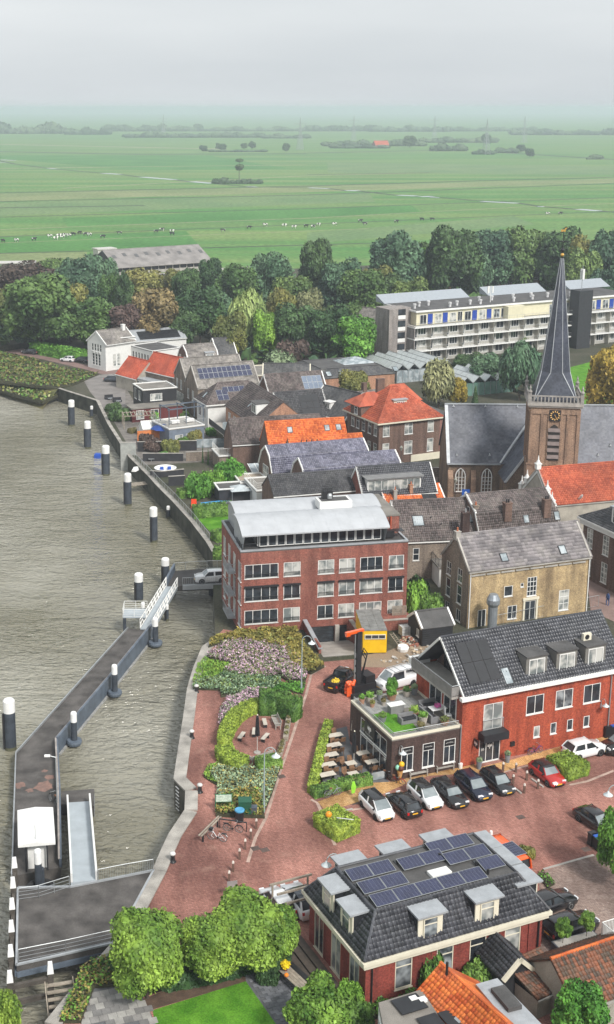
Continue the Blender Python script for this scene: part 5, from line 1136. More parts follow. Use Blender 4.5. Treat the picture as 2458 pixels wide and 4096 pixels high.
VAULT=C('pale_zinc_vault',(0.4,0.415,0.435),.5,.07,.8)
def vault(t,x0,x1,y0,y1,z0,z1,rise,n=10,seams=12):
 arc=[]
 for i in range(n+1):f=i/n;arc.append((y0+(y1-y0)*f,z0+(z1-z0)*f+rise*math.sin(math.pi*(f*.86+.04))))
 m=MB();V=[(x,y,z)for x in(x0,x1)for y,z in arc]+[(x,y,z-.16)for x in(x0,x1)for y,z in arc];k=n+1;Q=[]
 for i in range(n):Q+=[(i,k+i,k+i+1,i+1),(2*k+i,2*k+i+1,3*k+i+1,3*k+i),(i,i+1,2*k+i+1,2*k+i),(k+i,3*k+i,3*k+i+1,k+i+1)]
 Q+=[(0,2*k,3*k,k),(n,k+n,3*k+n,2*k+n)];m.add(V,Q);o=m.build('barrel_roof',[VAULT],t)
 for s in range(seams+1):
  x=x0+(x1-x0)*s/seams;q=MB();q.tube([(x,y,z+.0)for y,z in arc],.018,4);q.build('roof_seam',[VAULT],o)
 for x in(x0+.3,x1-.3):e=MB();e.add([(x,y,z-.17)for y,z in arc]+[(x,arc[-1][0],AH),(x,arc[0][0]+1,AH)],[tuple(range(n+2,-1,-1))]);e.build('vault_end',[ZINC],o)
 return o
vault(apt,.1,17.7,-.35,5.8,12.05,12.6,.95);vault(apt,.6,18.6,5.9,12.0,12.6,12.1,.95)
m=MB();m.box(10.6,4.8,13.0,14.6,7.0,14.0);m.build('roof_box',[WHITE],apt);m=MB();m.box(10.9,5.1,14.0,14.3,6.7,14.02);m.build('box_top',[BITU],apt)
m=MB();m.box(11.2,5.9,14.03,12.5,6.5,15.0);[m.cyl((11.35+.25*i,6.2,15),(11.35+.25*i,6.2,15.35),.08,.08,6)for i in range(5)];m.build('chimney',[BLACKP],apt);m=MB();m.lathe([(.32,14.1),(.32,14.5),(.22,14.7),(.02,14.75)],10,0,None,(12.1,5.9));m.build('roof_vent',[GALV],apt)
rail(apt,[(.15,3,AH+.3),(.15,.15,AH+.3),(2.2,.15,AH+.3)],.7,DKFRAME,.15,'terrace_rail')
m=MB();m.box(17.8,1.2,AH+.3,18.8,1.9,AH+1.1);m.box(18.9,1.2,AH+1.0,20,2.2,AH+1.05);m.build('terrace_table',[BLACKP],apt);pipe(apt,18.9,3.0,AH,AH+2.3,.07,C('orange_pipe',(.55,.1,.04),.5),'downpipe')
for z in(1,3.8,6.6):
 m=MB();m.box(-.9,3,z-.2,-.02,6.2,z);m.build('side_balcony',[ZINC],apt);rail(apt,[(-.02,3,z),(-.88,3,z),(-.88,6.2,z),(-.02,6.2,z)],1,GALV,.2,'balcony_rail')
m=MB();m.box(14.3,-2.2,-.3,20.3,-.02,1.25);m.box(13.1,-5.2,-1.9,13.5,-.02,.75);m.build('terrace_wall',[BR_RED],apt)
m=MB();m.box(14.3,-2.25,1.25,20.3,-1.95,1.37);m.box(13.05,-5.25,.75,13.55,-.02,.87);m.build('terrace_coping',[CONC],apt)
m=MB();m.box(7.55,-7.0,-1.9,7.85,-.02,.9);m.build('ramp_wall',[BR_RED],apt);m=MB();m.add([(7.45,-7.1,.55),(7.95,-7.1,.55),(7.95,-.02,1.15),(7.45,-.02,1.15),(7.45,-7.1,.7),(7.95,-7.1,.7),(7.95,-.02,1.3),(7.45,-.02,1.3)],[(0,3,2,1),(4,5,6,7),(0,1,5,4),(1,2,6,5),(2,3,7,6),(3,0,4,7)]);m.build('ramp_coping',[ZINC],apt)
m=MB();m.add([(7.85,-8.2,.02),(13.1,-8.2,.02),(13.1,-.02,-1.75),(7.85,-.02,-1.75)],[(0,1,2,3)]);m.build('garage_ramp',[CONC],apt)
m=MB();m.box(11.35,-.35,-1.75,11.85,-.02,.35);m.build('garage_pillar',[CONC],apt)
RAMP=[HOUSES[apt.name][5]@Vector(p)for p in((7.8,-8.0,0),(13.15,-8.0,0),(13.15,.02,0),(7.8,.02,0))]
boxes('screen_slat',WOOD,apt,[(18.1+k*.13,-.9,1.3,18.18+k*.13,-.86,2.5)for k in range(14)])
oD=6.7
ochre=house('ochre_house','ochre brick house with a steep roof of large grey tiles','house',at('b',350,860,7),at('b',1300,740,7),oD,7.0,hr=10.4,walls=[BR_YELLOW,BR_GREY],roofm=T_SLATE,trim=CONC,wins=dict(f=[(7.9,3.0,1.3,2.4,'v3+h4',GLASS),(4.8,3.35,1.15,1.3,'',GLASS),(7.0,4.3,.4,.5,'',GLASS),(7.7,-.2,1.5,2.6,'v2',GLASS),(5.4,.4,1.25,1.7,'v2',GLASS),(1.4,-.1,1.1,2.2,'v2',GLASS),(12.4,.6,1.4,2.6,'v2+h3',CURT)],l=[(4.0,5.0,1.1,1.7,'v2+h2',GLASS),(1.3,5.0,1.1,1.7,'v2+h2',GLASS),(4.0,2.3,1.1,2.3,'h2',GLASS),(1.3,2.3,1.1,2.3,'h2',GLASS),(4.0,.1,1.1,1.5,'v2',GLASS),(1.3,.1,1.1,1.5,'v2',GLASS)]),tile=(.42,.42,(0,)),solo=300,flat_tile=True,verge='in',over=.15)  # grey-brown on the left gable paints its shade; same ochre brick
m=MB();m.box(7.45,-.14,-.2,7.68,-.01,2.55);m.box(9.22,-.14,-.2,9.45,-.01,2.55);m.box(7.35,-.18,2.55,9.55,-.01,2.85);m.build('door_surround',[CREAM],ochre)
boxes('stone_block',CONC,ochre,[(.3+i*1.95,-.16,6.45,2.1+i*1.95,-.02,6.62)for i in range(8)]);pipe(ochre,.15,-.12,-.2,6.9,.06,WHITE);pipe(ochre,16.3,-.12,-.2,6.9,.07,WHITE)
m=MB();m.box(1.5,.0-.015,3.1,2.9,.0-.002,5.4);m.build('bricked_up_window',[BR_YELLOW],ochre)
chimney(ochre,.1,oD/2,9.9,10.9,.6,.6,CONC,1)
skylight(ochre,0,4.6,.75,.95,1.1);skylight(ochre,0,12.6,.75,.95,1.2)
gam=house('gambrel_house','brown tiled gambrel house with two chimneys behind the ochre house','house',at('b',430,560,6.0),at('b',1060,500,6.0),8.4,6.0,kind='gambrel',profile=[(0,0),(.16,2.4),(.5,4.0),(.84,2.4),(1,0)],walls=BR_DARK,roofm=T_BROWN,trim=WHITE,tile=(.27,.34,(0,1)),verge='in',over=.1,wins=dict(l=[(3.6,4.0,1.1,2.0,'v2')]),gablewins=dict(l=[(4.3,6.6,1.1,2.1,'v2',GLASS)]))
for x in(4.2,9.9):chimney(gam,x,.75,7.2,9.6,1.0,.8,BR_DARK,2,BLACKP)
skylight(gam,0,6.6,.8,.8,1.1);skylight(gam,0,11.1,.8,.8,1.2);chimney(gam,.3,2.0,7.5,9.2,.7,.6,BR_GREY,1)
lng=house('long_brown_house','long low house under brown tiles with white skylights, beside the apartment block','house',at('c',1300,470,5.2),at('b',240,605,5.2),8.2,5.2,hr=9.4,walls=BR_GREY,roofm=T_BROWN,trim=WHITE,tile=(.27,.34,(0,)),verge='in',over=.2,W=19.5,wins=dict(f=[(2.0,2.6,.85,1.7,'h2',GLASS),(6.0,.5,1.8,2.4,'v2')]))
skylight(lng,0,2.4,2.2,1.5,1.5,GLASS_S);skylight(lng,0,9.4,2.4,1.5,1.5,GLASS_S)
chimney(lng,8.6,-.6,3.0,9.0,.95,.95,BR_BROWN,1,GALV)
for x,v in((4.9,3.3),(6.1,2.3)):m=MB();m.cyl((0,0,0),(0,0,.5),.08,.08,6);m.build('roof_vent',[BLACKP],lng,on_plane(lng,0,x,v))
m=MB();m.box(4.6,-3.2,-.2,9.0,-.05,2.6);m.build('annex',[RENDER_W],lng);m=MB();m.box(4.4,-3.4,2.6,9.2,-.05,2.8);m.build('annex_roof',[GRAVEL_R],lng);rail(lng,[(4.5,-.1,2.8),(4.5,-3.3,2.8),(9.1,-3.3,2.8)],1,DKFRAME,.2,'terrace_rail')
for x in(5.2,7.2):window(lng,Tr(x,-3.32,.3),1.1,2.0,'v2',WHITE,GLASS,False)
rbA,rbB=at('b',1250,430,8),at('b',1484,535,8)
rb=house('cornice_house','brown brick town house with a white cornice and tall white sash windows','house',rbA,rbB,11,8.0,kind='hip',hr=11.5,walls=BR_DARK,roofm=T_DARK,trim=WHITE,W=14,tile=(.3,.36,(0,)),over=.3,wins=dict(f=[(x,z,1.2,h,'v2+h4',CURT)for x in(.8,4.0,7.2,10.4)for z,h in((4.3,2.6),(.6,2.7))]))
m=MB();m.box(-.3,-.4,7.2,14.3,-.02,7.75);m.build('frieze',[WHITE],rb)
dormer(rb,Tr(4.6,.6,8.5),2.0,2.2,2.5,WHITE,ZINC,'v2+h2',None,side=.3)
chA,chB=at('b',1000,345,5.0),at('b',1484,300,5.0)
chap=house('chapel','pale chapel with a long red pantile roof and white stepped gable ornaments','chapel',chA,chB,9.0,5.0,hr=9.3,walls=RENDER_G,roofm=T_RED,trim=CONC,W=19,tile=(.27,.34,(0,)),verge='in',over=.05)
window(chap,Tr(-.06,5.2,2.6,-math.pi/2),1.0,2.6,'v2+h3',WHITE,GLASS)
def ornament(t,M,s=1.0):
 m=MB();m.box(-.35*s,-.3,0,.35*s,.3,.7*s);m.box(-.45*s,-.36,.7*s,.45*s,.36,.85*s);m.add([(-.3*s,-.25,.85*s),(.3*s,-.25,.85*s),(.3*s,.25,.85*s),(-.3*s,.25,.85*s),(0,0,1.6*s)],[(0,1,4),(1,2,4),(2,3,4),(3,0,4)]);m.cyl((0,0,1.45*s),(0,0,2.0*s),.12*s,.05*s,6);m.build('gable_ornament',[WHITE],t,M)
for y,z in((.2,5.1),(1.6,6.4),(7.4,6.4),(8.8,5.1),(4.5,9.3)):ornament(chap,Tr(0,y,z))
m=MB();m.plate([Vector((-.09,0,5)),Vector((-.09,4.5,9.25)),Vector((-.09,4.5,8.75)),Vector((-.09,.0,4.5))],.06);m.plate([Vector((-.03,4.5,9.25)),Vector((-.03,9,5)),Vector((-.03,9,4.5)),Vector((-.03,4.5,8.75))][::-1],.06);m.build('gable_band',[WHITE],chap)
m=MB();m.lathe([(.2,0),(.15,.5),(.22,.6),(.15,1.0),(.05,1.2)],8);m.build('roof_ornament',[WHITE],chap,on_plane(chap,0,4.6,.7))
ri=min(range(len(EDGE)),key=lambda i:(EDGE[i]-RAMP[0]).length)
li=land.index(EDGE[ri]);hole=RAMP if(RAMP[1]-RAMP[0]).cross(RAMP[2]-RAMP[1]).z>0 else RAMP[::-1]
area=sum(land[i].x*land[(i+1)%len(land)].y-land[(i+1)%len(land)].x*land[i].y for i in range(len(land)))
h_=hole[::-1]if area>0 else hole
k0=min(range(4),key=lambda i:(h_[i]-EDGE[ri]).length);h_=h_[k0:]+h_[:k0]+[h_[k0]]
sheet('ground',land[:li+1]+h_+land[li:],0.0,G_TOWN)
#town between the quay and the trees
def go(A,deg,L):a=math.radians(deg);return A+Vector((math.cos(a)*L,math.sin(a)*L,0))
GAM=[(0,0),(.2,2.2),(.5,3.5),(.8,2.2),(1,0)]
def H_(name,label,A,deg,W,D,he,hr=None,cat='house',**k):
 d=dict(walls=BR_DARK,roofm=T_GREYF,trim=WHITE);d.update(k);return house(name,label,cat,A,go(A,deg,W),D,he,hr=hr,W=W,**d)
tA=at('s',590,450,7.5);up=[(x,5.0,w,1.95,st,CURT)for x,w,st in((.8,1.3,'t'),(5.1,1.65,'v2+t'),(9.75,1.25,'t'))];lo_=[(x,1.5,w,2.3,st,CURT)for x,w,st in((.8,1.3,'t'),(5.1,1.65,'v2+t'),(9.75,1.25,'t'))]
town=H_('hip_roofed_town_hall','large brown brick villa with a steep red hipped roof in front of the willow',tA,24,12.2,11.1,7.5,12.3,'villa',kind='hip',walls=BR_DARK,roofm=T_RED,trim=CREAM,tile=(.3,.36,(0,3)),over=.3,wins=dict(f=up+lo_,l=[(11.1-a*.93-1.2,z,1.15,h,'t')for a in(.6,2.75,5.0,7.1,9.0)for z,h in((5.0,1.95),(1.4,2.3))]))
m=MB();m.box(6.5,-.12,-.2,12.5,-.01,1.2);m.build('stone_plinth',[CREAM],town)
dormer(town,Tr(4.4,2.6,9.2),2.6,1.3,2.5,CREAM,ZINC,'v4',None,side=.5)
m=MB();m.box(-.6,5.2,7.0,4,8.8,9.4);m.build('raised_bay',[BR_DARK],town);m=MB();m.plate([(-1.2,4.9,9.4),(5,4.9,9.4),(3.0,7.0,11.4),(1.4,7.0,11.4)],.12);m.plate([(1.4,7.0,11.4),(3,7.0,11.4),(5,10.1,9.4),(-1.2,10.1,9.4)],.12);m.plate([(-1.2,10.1,9.4),(-1.2,4.9,9.4),(1.4,7.0,11.4)],.12);m.plate([(5,4.9,9.4),(5,10.1,9.4),(3,7.0,11.4)],.12);m.build('bay_roof',[T_RED],town)
window(town,Tr(-.72,7.4,7.7,-math.pi/2),1.1,1.4,'t')
m=MB();m.box(12.45,1.5,-.2,16.6,11,6.6);m.build('east_wing',[brick('plum_brick',(.2,.07,.055),(.26,.1,.08))],town);m=MB();m.box(12.4,1.3,6.6,16.8,11.2,6.85);m.build('wing_roof',[BITU],town)
m=MB();m.box(7.5,9,6,13.5,14.5,8.6);m.build('rear_bay',[BR_DARK],town);m=MB();m.plate([(7,8.5,8.6),(14,8.5,8.6),(12,11.7,11.2),(9,11.7,11.2)],.12);m.plate([(14,8.5,8.6),(14,15,8.6),(12,11.7,11.2)],.12);m.plate([(9,11.7,11.2),(12,11.7,11.2),(14,15,8.6),(7,15,8.6)],.12);m.plate([(7,8.5,8.6),(9,11.7,11.2),(7,15,8.6)],.12);m.build('rear_bay_roof',[T_RED],town)
chimney(town,5.6,9.4,9,12.9,1.4,.8,BR_DARK,0)
for z in(8.6,):
 m=MB();m.box(-.9,5.2,9.18,4.3,9.8,9.4);m.build('bay_gutter',[CREAM],town)
pA=at('r',975,1110,3.4)
H_('violet_roofed_house','front one of two gambrel houses under violet grey pantiles, ridge vents on top',pA,17,16,6.9,3.4,kind='gambrel',profile=[(0,0),(.2,2.3),(.5,3.6),(.8,2.3),(1,0)],roofm=T_VIOLET,tile=(.3,.34,(0,1)),verge='out',over=.1,gablewins=dict(l=[(2.6,2.0,2.2,2.4,'v3')]))
p2=go(go(pA,107,7.0),197,3.0)
v2=H_('violet_roofed_house','rear one of two gambrel houses under violet grey pantiles, tall gable window',p2,17,16.5,6.8,3.8,kind='gambrel',profile=[(0,0),(.2,2.3),(.5,3.6),(.8,2.3),(1,0)],roofm=T_VIOLET,tile=(.3,.34,(0,1)),verge='out',over=.1,gablewins=dict(l=[(2.2,.8,2.6,3.6,'v3+h3')]))
for i in range(4):m=MB();m.cyl((6+i*.9,3.7,6.9),(6+i*.9,3.4,8.0),.09,.09,6);m.build('flue',[BLACKP],v2)
bdA=at('s',470,1000,4.3)
bd=H_('black_roofed_house','house under black tiles with one very wide white dormer',bdA,14,11.6,6.4,4.3,7.9,roofm=T_BLACK,tile=(.28,.34,(0,)),over=.2,verge='in',walls=BR_RED)
dormer(bd,Tr(.8,.5,4.6),8.4,2.2,3.0,WHITE,C('dormer_felt',(.2,.2,.2),.8),'v8',None,side=.15,over=.3,glass=CURT)
oA=at('s',655,1090,2.8)
ol=H_('orange_lean_house','low house with an orange pantile roof carrying two dark solar panels',oA,17,9.4,5.6,2.8,5.0,roofm=T_ORANGE,tile=(.28,.34,(0,)),over=.2,verge='in',walls=BR_RED)
panels(ol,0,6.0,.6,2,1,1.1,1.9,SOLARB)
chimney(ol,1.6,1.2,3.2,5.2,.5,.5,CONC,1);chimney(ol,4.4,1.8,3.8,5.6,.5,.5,BR_ORANGE,1)
H_('dark_roofed_terrace','long dark tiled roof just behind the pale barrel roofs',at('c',430,150,4.4),15,14,6,4.4,6.6,roofm=T_DARK,tile=(.28,.34,(0,)),over=.2)
gA=at('r',870,892,5.0)
og=H_('orange_roofed_house','front house of two under bright orange pantiles, stone side wall',gA,13,12.4,5.0,5.0,7.6,roofm=T_ORANGE,walls=C('rough_stone_wall',(.34,.31,.27),.9,.3,1.2),tile=(.27,.33,(0,)),over=.2)
gB=go(go(gA,103,4.3),193,2.6)
ob=H_('orange_roofed_house','rear house of two under bright orange pantiles, three roof windows',gB,13,13.6,6.3,5.3,9.2,roofm=T_ORANGE,tile=(.27,.33,(0,)),over=.2)
for x in(3.6,10,12):skylight(ob,0,x,2.9,.9,1.1)
gC=go(go(gB,103,6.5),193,4.6)
H_('mossy_roofed_house','house under a dark mossy pantile roof behind the bright orange roofs',gC,13,16,6.6,4.8,8.4,roofm=T_BROWN,tile=(.27,.33,(0,)),over=.2)
eA=at('r',645,850,3.6)
oe=H_('orange_extension','small rear extension with an orange pantile roof and one white window',eA,13,3.6,3.4,3.6,5.4,'extension',profile=[(0,0),(1,1.9)],roofm=T_ORANGE,tile=(.27,.33,(0,)),over=.2,wins=dict(f=[(.7,1.6,1.3,1.5,'')]))
cv=MB();cA=at('r',575,1000,2.2);t=thing('veranda','white framed glass veranda below the orange extension','veranda',(cA.x,cA.y,0),math.radians(15))
for k in range(5):cv.box(k*1.1,-.05,0,k*1.1+.1,.05,2.1);cv.plate([(k*1.1,0,2.15),(k*1.1+.1,0,2.15),(k*1.1+.1,3,2.9),(k*1.1,3,2.9)],.12)
cv.box(0,-.06,2.05,4.5,.06,2.2);cv.build('frame',[WHITE],t);q=MB();q.plate([(0,0,2.12),(4.5,0,2.12),(4.5,3,2.85),(0,3,2.85)],.04);q.build('glass_roof',[GLASS_S],t);q=MB();q.box(.02,.02,0,4.48,.04,2.05);q.build('pane',[GLASS],t)
bA,bB=at('r',605,662,6),at('r',1000,632,6)
b17=house('brick_gable_house','long brown tiled house with a plain salmon brick gable and a white dormer','house',bA,bB,17.5,6.0,axis='y',hr=10.0,walls=BR_ORANGE,roofm=T_BROWN,trim=BR_DARK,tile=(.3,.36,(0,)),over=.3,gutter=False,wins=dict(l=[(x,3.2,1.5,1.9,'v2')for x in(1.5,4.5,7.5,10.5,13.5,16)]+[(x,.2,1.4,2.1,'v2')for x in(2,6,10,14)]))
dormer(b17,Tr(1.2,6.2,7.2,-math.pi/2),2.6,1.9,2.6,WHITE,BITU,'v2',None,side=.2,glass=CURT);skylight(b17,0,8.2,2.2,.6,1.3)
m=MB();m.box(-3.4,2,2.7,-.02,17,2.95);m.build('balcony',[CONC],b17);
for y in(4.5,10.5):m=MB();m.box(-2.8,y,2.95,-.1,y+.1,4.6);m.build('screen',[GLASS_S],b17)
m=MB();m.box(-3.45,2,2.95,-3.35,17,3.9);m.build('balcony_panel',[DKFRAME],b17)
h1=H_('pale_panel_house','house behind the brick gable with pale blue solar panels on its tiled roof',at('r',700,425,5.3),18,12.2,6.4,5.3,8.6,roofm=T_BROWN,tile=(.3,.36,(0,)),verge='in',over=.2);panels(h1,0,7.6,.7,4,2,1.0,1.5,SOLARG)
h2=H_('dark_roof_row_house','row house with a dark flat roof field beside the brick gable',at('r',790,635,4.4),18,9.6,8.4,4.4,9.0,roofm=T_DARK,tile=(.3,.36,(0,)),verge='in',over=.2);panels(h2,0,4.6,1.2,3,3,1.2,1.4,SOLARB)
s1=house('slate_house','house under dark slate with two small white dormers facing west','house',at('r',985,545,5),at('r',1140,585,5),8.2,5.0,hr=9.3,walls=BR_DARK,roofm=T_DARKF,trim=WHITE,W=10,verge='in',over=.2,wins=dict(f=[(.8,2.2,1.2,1.9,'v2'),(2.9,2.0,1.2,2.1,'v2'),(5,2.0,1.2,2.1,'v2')]))
for x in(.6,3.6):dormer(s1,Tr(x,.9,6.0),1.5,1.3,2.0,WHITE,WHITE,'v2',None)
s2=house('grey_gambrel_house','brown brick gambrel house with a white bargeboard beside the red hipped villa','house',at('r',1125,585,3.2),at('r',1290,645,3.2),13,3.2,kind='gambrel',axis='y',profile=[(0,0),(.2,3.2),(.5,4.8),(.8,3.2),(1,0)],walls=BR_DARK,roofm=T_GREYF,trim=WHITE,verge='out',over=.1,gablewins=dict(f=[(1.8,3.2,1.1,2.6,'v2'),(4.0,3.2,1.1,2.6,'v2')]))
chimney(s2,3.5,6,7,9.6,.8,.8,BR_DARK,0)
hp=H_('hipped_white_house','white walled house with a brown hipped roof and solar panels',at('r',245,500,5),20,12.5,6.4,5.0,8.4,kind='hip',walls=RENDER_W,roofm=T_BROWN,tile=(.3,.36,(0,3)),over=.2,wins=dict(l=[(.8,2,1.6,2,'v2'),(3.4,2,1.6,2,'v2')]))
panels(hp,0,2.6,.8,2,2,1.1,1.2);panels(hp,0,4.0,2.6,4,1,1.1,1.2);skylight(hp,3,2.8,.9,.8,1.4)
so=H_('solar_roofed_house','brown brick house with two long rows of solar panels on its front slope',at('r',170,378,6.0),22,13.2,7.2,6.0,9.8,roofm=T_GREYF,walls=BR_GREY,trim=CONC,verge='in',over=.15,wins=dict(f=[(1,1,2,2,'v2')],l=[(1.2,3,1.1,2,'v2'),(3.9,3,1.1,2,'v2')]));panels(so,0,1.0,2.0,11,2,1.0,1.25)
so2=H_('grey_roofed_row_house','brown brick house under a plain grey tiled roof, one row behind the solar rows',at('q',1010,405,6.0),22,13,7.0,6.0,9.6,roofm=T_GREYF,walls=BR_GREY,trim=CONC,verge='in',over=.15,wins=dict(l=[(1.2,3.4,1.0,2,'v2',CURT),(3.6,3.4,1.0,2,'v2',CURT),(1.0,.3,4.6,2.4,'v4')]))
bl=house('black_flat_house','flat roofed house clad in black boards with one white window by the river','house',at('q',690,478,5.6),at('q',940,458,5.6),6.5,5.3,kind='flat',walls=BLACKW,roofm=GRAVEL_R,trim=WHITE,wins=dict(f=[(1.5,3.2,2.5,1.4,'v3',CURT)],l=[(3.6,3.0,1.2,1.9,'',CURT),(.8,2.8,1.6,2.2,'v2')]),over=.1)
m=MB();m.box(-3.4,-3.6,-.2,7,-.05,2.6);m.build('lower_storey',[C('maroon_boards',(.12,.025,.025),.7)],bl);m=MB();m.box(-3.6,-3.8,2.6,7.2,-.05,2.85);m.build('porch_roof',[GRAVEL_R],bl)
for x in(-2.6,.4):window(bl,Tr(x,-3.72,.6),1.6,1.7,'v2')
rt=house('red_tiled_house','house with a large red tiled roof above a white glazed veranda','house',at('q',690,330,4.6),at('q',940,388,4.6),6.2,4.6,hr=8.0,walls=BR_GREY,roofm=T_REDF,trim=WHITE,over=.3);m=MB();m.box(.3,-2.4,-.2,11,-.05,3.0);m.build('veranda',[RENDER_W],rt);m=MB();m.box(.2,-2.6,3,11.2,-.05,3.25);m.build('veranda_roof',[ZINC],rt)
for x in(.8,3.4,6.0,8.6):window(rt,Tr(x,-2.52,.8),2.2,1.9,'v2')
house('red_tiled_barn','low white walled building under a faded red tiled roof by the dike road','house',at('q',490,362,3.0),at('q',640,402,3.0),7.0,3.0,hr=6.4,walls=RENDER_G,roofm=T_REDF,trim=WHITE,over=.2)
vl=house('white_villa','white villa with arched windows and a grey tiled gable roof on the dike','villa',at('q',278,112,6.4),at('q',412,142,6.4),8.5,6.4,axis='y',hr=8.9,walls=RENDER_W,roofm=T_GREYF,trim=WHITE,verge='out',over=.5,wins=dict(f=[(1.9+i*1.15,.9,.85,2.8,'h4',GLASS)for i in range(3)]+[(1.7+i*1.05,4.3,.7,1.7,'h2',GLASS)for i in range(4)],r=[(2.0,.9,1.0,2.9,'h4',CURT),(3.3,.9,1.0,2.9,'h4',CURT)]))
for i in range(3):
 m=MB();m.tube([(1.85+i*1.15+.475+.55*math.cos(a),-.05,3.7+.5*math.sin(a))for a in[math.pi*k/6 for k in range(7)]],.09,6);m.build('window_arch',[WHITE],vl)
chimney(vl,4,7.5,7.5,9.8,.8,.8,RENDER_W,0)
house('white_stair_block','white square block joining the villa to its long wing','annex',at('q',525,100,7),at('q',632,92,7),6,7.0,kind='flat',walls=RENDER_W,roofm=BITU,trim=WHITE,over=.1,wins=dict(l=[(1.5,4.0,.8,1.3,''),(3,4.0,.8,1.3,'')]))
wg=house('white_wing','long white wing with a grey metal roof and dark panels behind the villa','annex',at('q',632,122,4.6),at('q',1012,92,4.6),7,4.6,hr=6.6,walls=RENDER_W,roofm=ZINC,trim=WHITE,over=.3);panels(wg,0,1.5,.5,8,2,1.3,1.5,SOLARB)
house('white_flat_block','white flat roofed block with a row of six small dark windows','annex',at('q',590,155,5.0),at('q',760,200,5.0),8,5.0,kind='flat',walls=RENDER_W,roofm=BITU,trim=WHITE,over=.05,wins=dict(f=[(1.2+i*1.25,2.6,.8,1.5,'',GLASS)for i in range(6)]))
fg=house('grey_gambrel_row','brown brick house with a pale grey gambrel roof north of the red tiles','house',at('q',1030,288,4.2),at('q',1258,272,4.2),8,4.2,kind='gambrel',profile=GAM,walls=BR_DARK,roofm=T_GREYF,trim=WHITE,verge='in',over=.1,gablewins=dict(l=[(1.6,3.6,1.1,1.8,'v2',CURT),(4.8,3.6,1.1,1.8,'v2',CURT)]));dormer(fg,Tr(4.2,.5,4.4),2.0,1.9,2.0,WHITE,ZINC,'v2')
house('dark_gable_house','small house with a dark pitched roof at the edge of the park trees','house',at('q',1248,242,3.6),at('q',1395,232,3.6),8,3.6,hr=7.4,walls=BR_GREY,roofm=T_DARKF,trim=WHITE,verge='in',over=.2)
sh=H_('salmon_workshop','long salmon brick workshop with a dark sloping roof edge',at('s',150,130,3.4),20,26,16,3.4,kind='mansard',ins=2.2,walls=BR_ORANGE,roofm=T_DARKF,over=.2)if False else house('salmon_workshop','long salmon brick workshop with a dark sloping roof edge and a glass roof lantern','workshop',at('s',120,125,3.4),at('s',705,80,3.4),15,3.4,kind='mansard',hr=5.0,ins=2.4,walls=BR_ORANGE,roofm=T_DARKF,over=.2)
for x in(3,6,19):skylight(sh,0,x,.6,1.2,1.5)
m=MB();m.add([(9,5,5.0),(17,5,5.0),(17,11,5.0),(9,11,5.0),(13,8,6.2)],[(0,1,4),(1,2,4),(2,3,4),(3,0,4)]);m.build('glass_lantern',[GLASS_S],sh)
house('grey_flat_workshop','flat roofed workshop with a white fascia behind the dark pitched roof','workshop',at('r',600,290,3.8),at('r',1120,262,3.8),11,3.8,kind='flat',walls=BR_DARK,roofm=GRAVEL_R,trim=CREAM,over=.1)
dr=house('charcoal_roofed_house','house with a plain charcoal tiled roof and white verge before the workshops','house',at('r',650,345,3.8),at('r',1003,350,3.8),7.4,3.8,hr=7.4,walls=BR_GREY,roofm=T_DARKF,trim=CREAM,verge='in',over=.2)
for k,(x,y)in enumerate(((780,250),(865,235))):
 p=at('r',x,y,3.8);m=MB();m.cyl((0,0,3.5),(0,0,5.4),.15,.15,8);o=m.build('flue_pipe',[BLACKP],None,Tr(p.x,p.y,0));tag(o,('thin black flue pipe on the grey flat workshop','short black flue pipe on the grey flat workshop')[k],'flue')
def greenhouse(label,A,deg,W,D,n,side=None):
 t=thing('greenhouse',label,'greenhouse',(A.x,A.y,0),math.radians(deg),'glass greenhouses behind the willow');w=W/n
 q=MB();q.box(.05,.05,0,W-.05,D-.05,2.7);q.build('glass_wall',[side or GLASS_S],t)
 for i in range(n):
  for a,b,s in((0,w/2,1),(w/2,w,-1)):
   z0,z1=(2.8,4.1)if s>0 else(4.1,2.8);q=MB();q.plate([(i*w+a,0,z0),(i*w+b,0,z1),(i*w+b,D,z1),(i*w+a,D,z0)],.05);q.build('glass_roof',[C('whitewashed_glass',(.42,.45,.45),.3,.1,.6)],t)
  f=MB()
  for k in range(int(D/2)+1):
   y=k*2;f.cyl((i*w,y,2.85),(i*w+w/2,y,4.15),.04,.04,4);f.cyl((i*w+w/2,y,4.15),(i*w+w,y,2.85),.04,.04,4)
  f.cyl((i*w,0,2.8),(i*w,D,2.8),.06,.06,4);f.cyl((i*w+w/2,0,4.15),(i*w+w/2,D,4.15),.05,.05,4);f.build('glazing_bar',[GALV],t)
 f=MB();[f.cyl((x,0,0),(x,0,2.8),.05,.05,4)for x in np.linspace(0,W,n*2+1)];f.build('post',[GALV],t)
greenhouse('wide whitewashed greenhouse left of the willow',at('v',215,850),24,15,16,5);greenhouse('greenhouse with greenish glass sides right of the willow',at('v',590,930),24,15,13,5,C('green_glass',(.12,.22,.18),.2,.2,.5))
cA=at('v',325,527,8.65);cd=at('v',1140,455,8.65)-cA;CL=70;CDp=16;cdg=math.degrees(math.atan2(cd.y,cd.x))
CRM=C('cream_panel',(.62,.58,.42),.6,.05);LBR=brick('taupe_brick',(.24,.215,.195),(.3,.27,.25),(.3,.28,.27))
cl=thing('gallery_flats','long four storey block of flats with white balcony bands and a cream top floor','flats',(cA.x,cA.y,0),math.radians(cdg))
fz=(0,2.9,5.8,8.65);nb=15;bw=CL/nb;wl=[]
for f in fz[:3]:
 for b in range(nb):wl+=[(b*bw+.5,f+.15,1.0,2.3,'',None),(b*bw+1.75,f+.8,2.3,1.65,'v2' if b%2 else 'v3',None)]
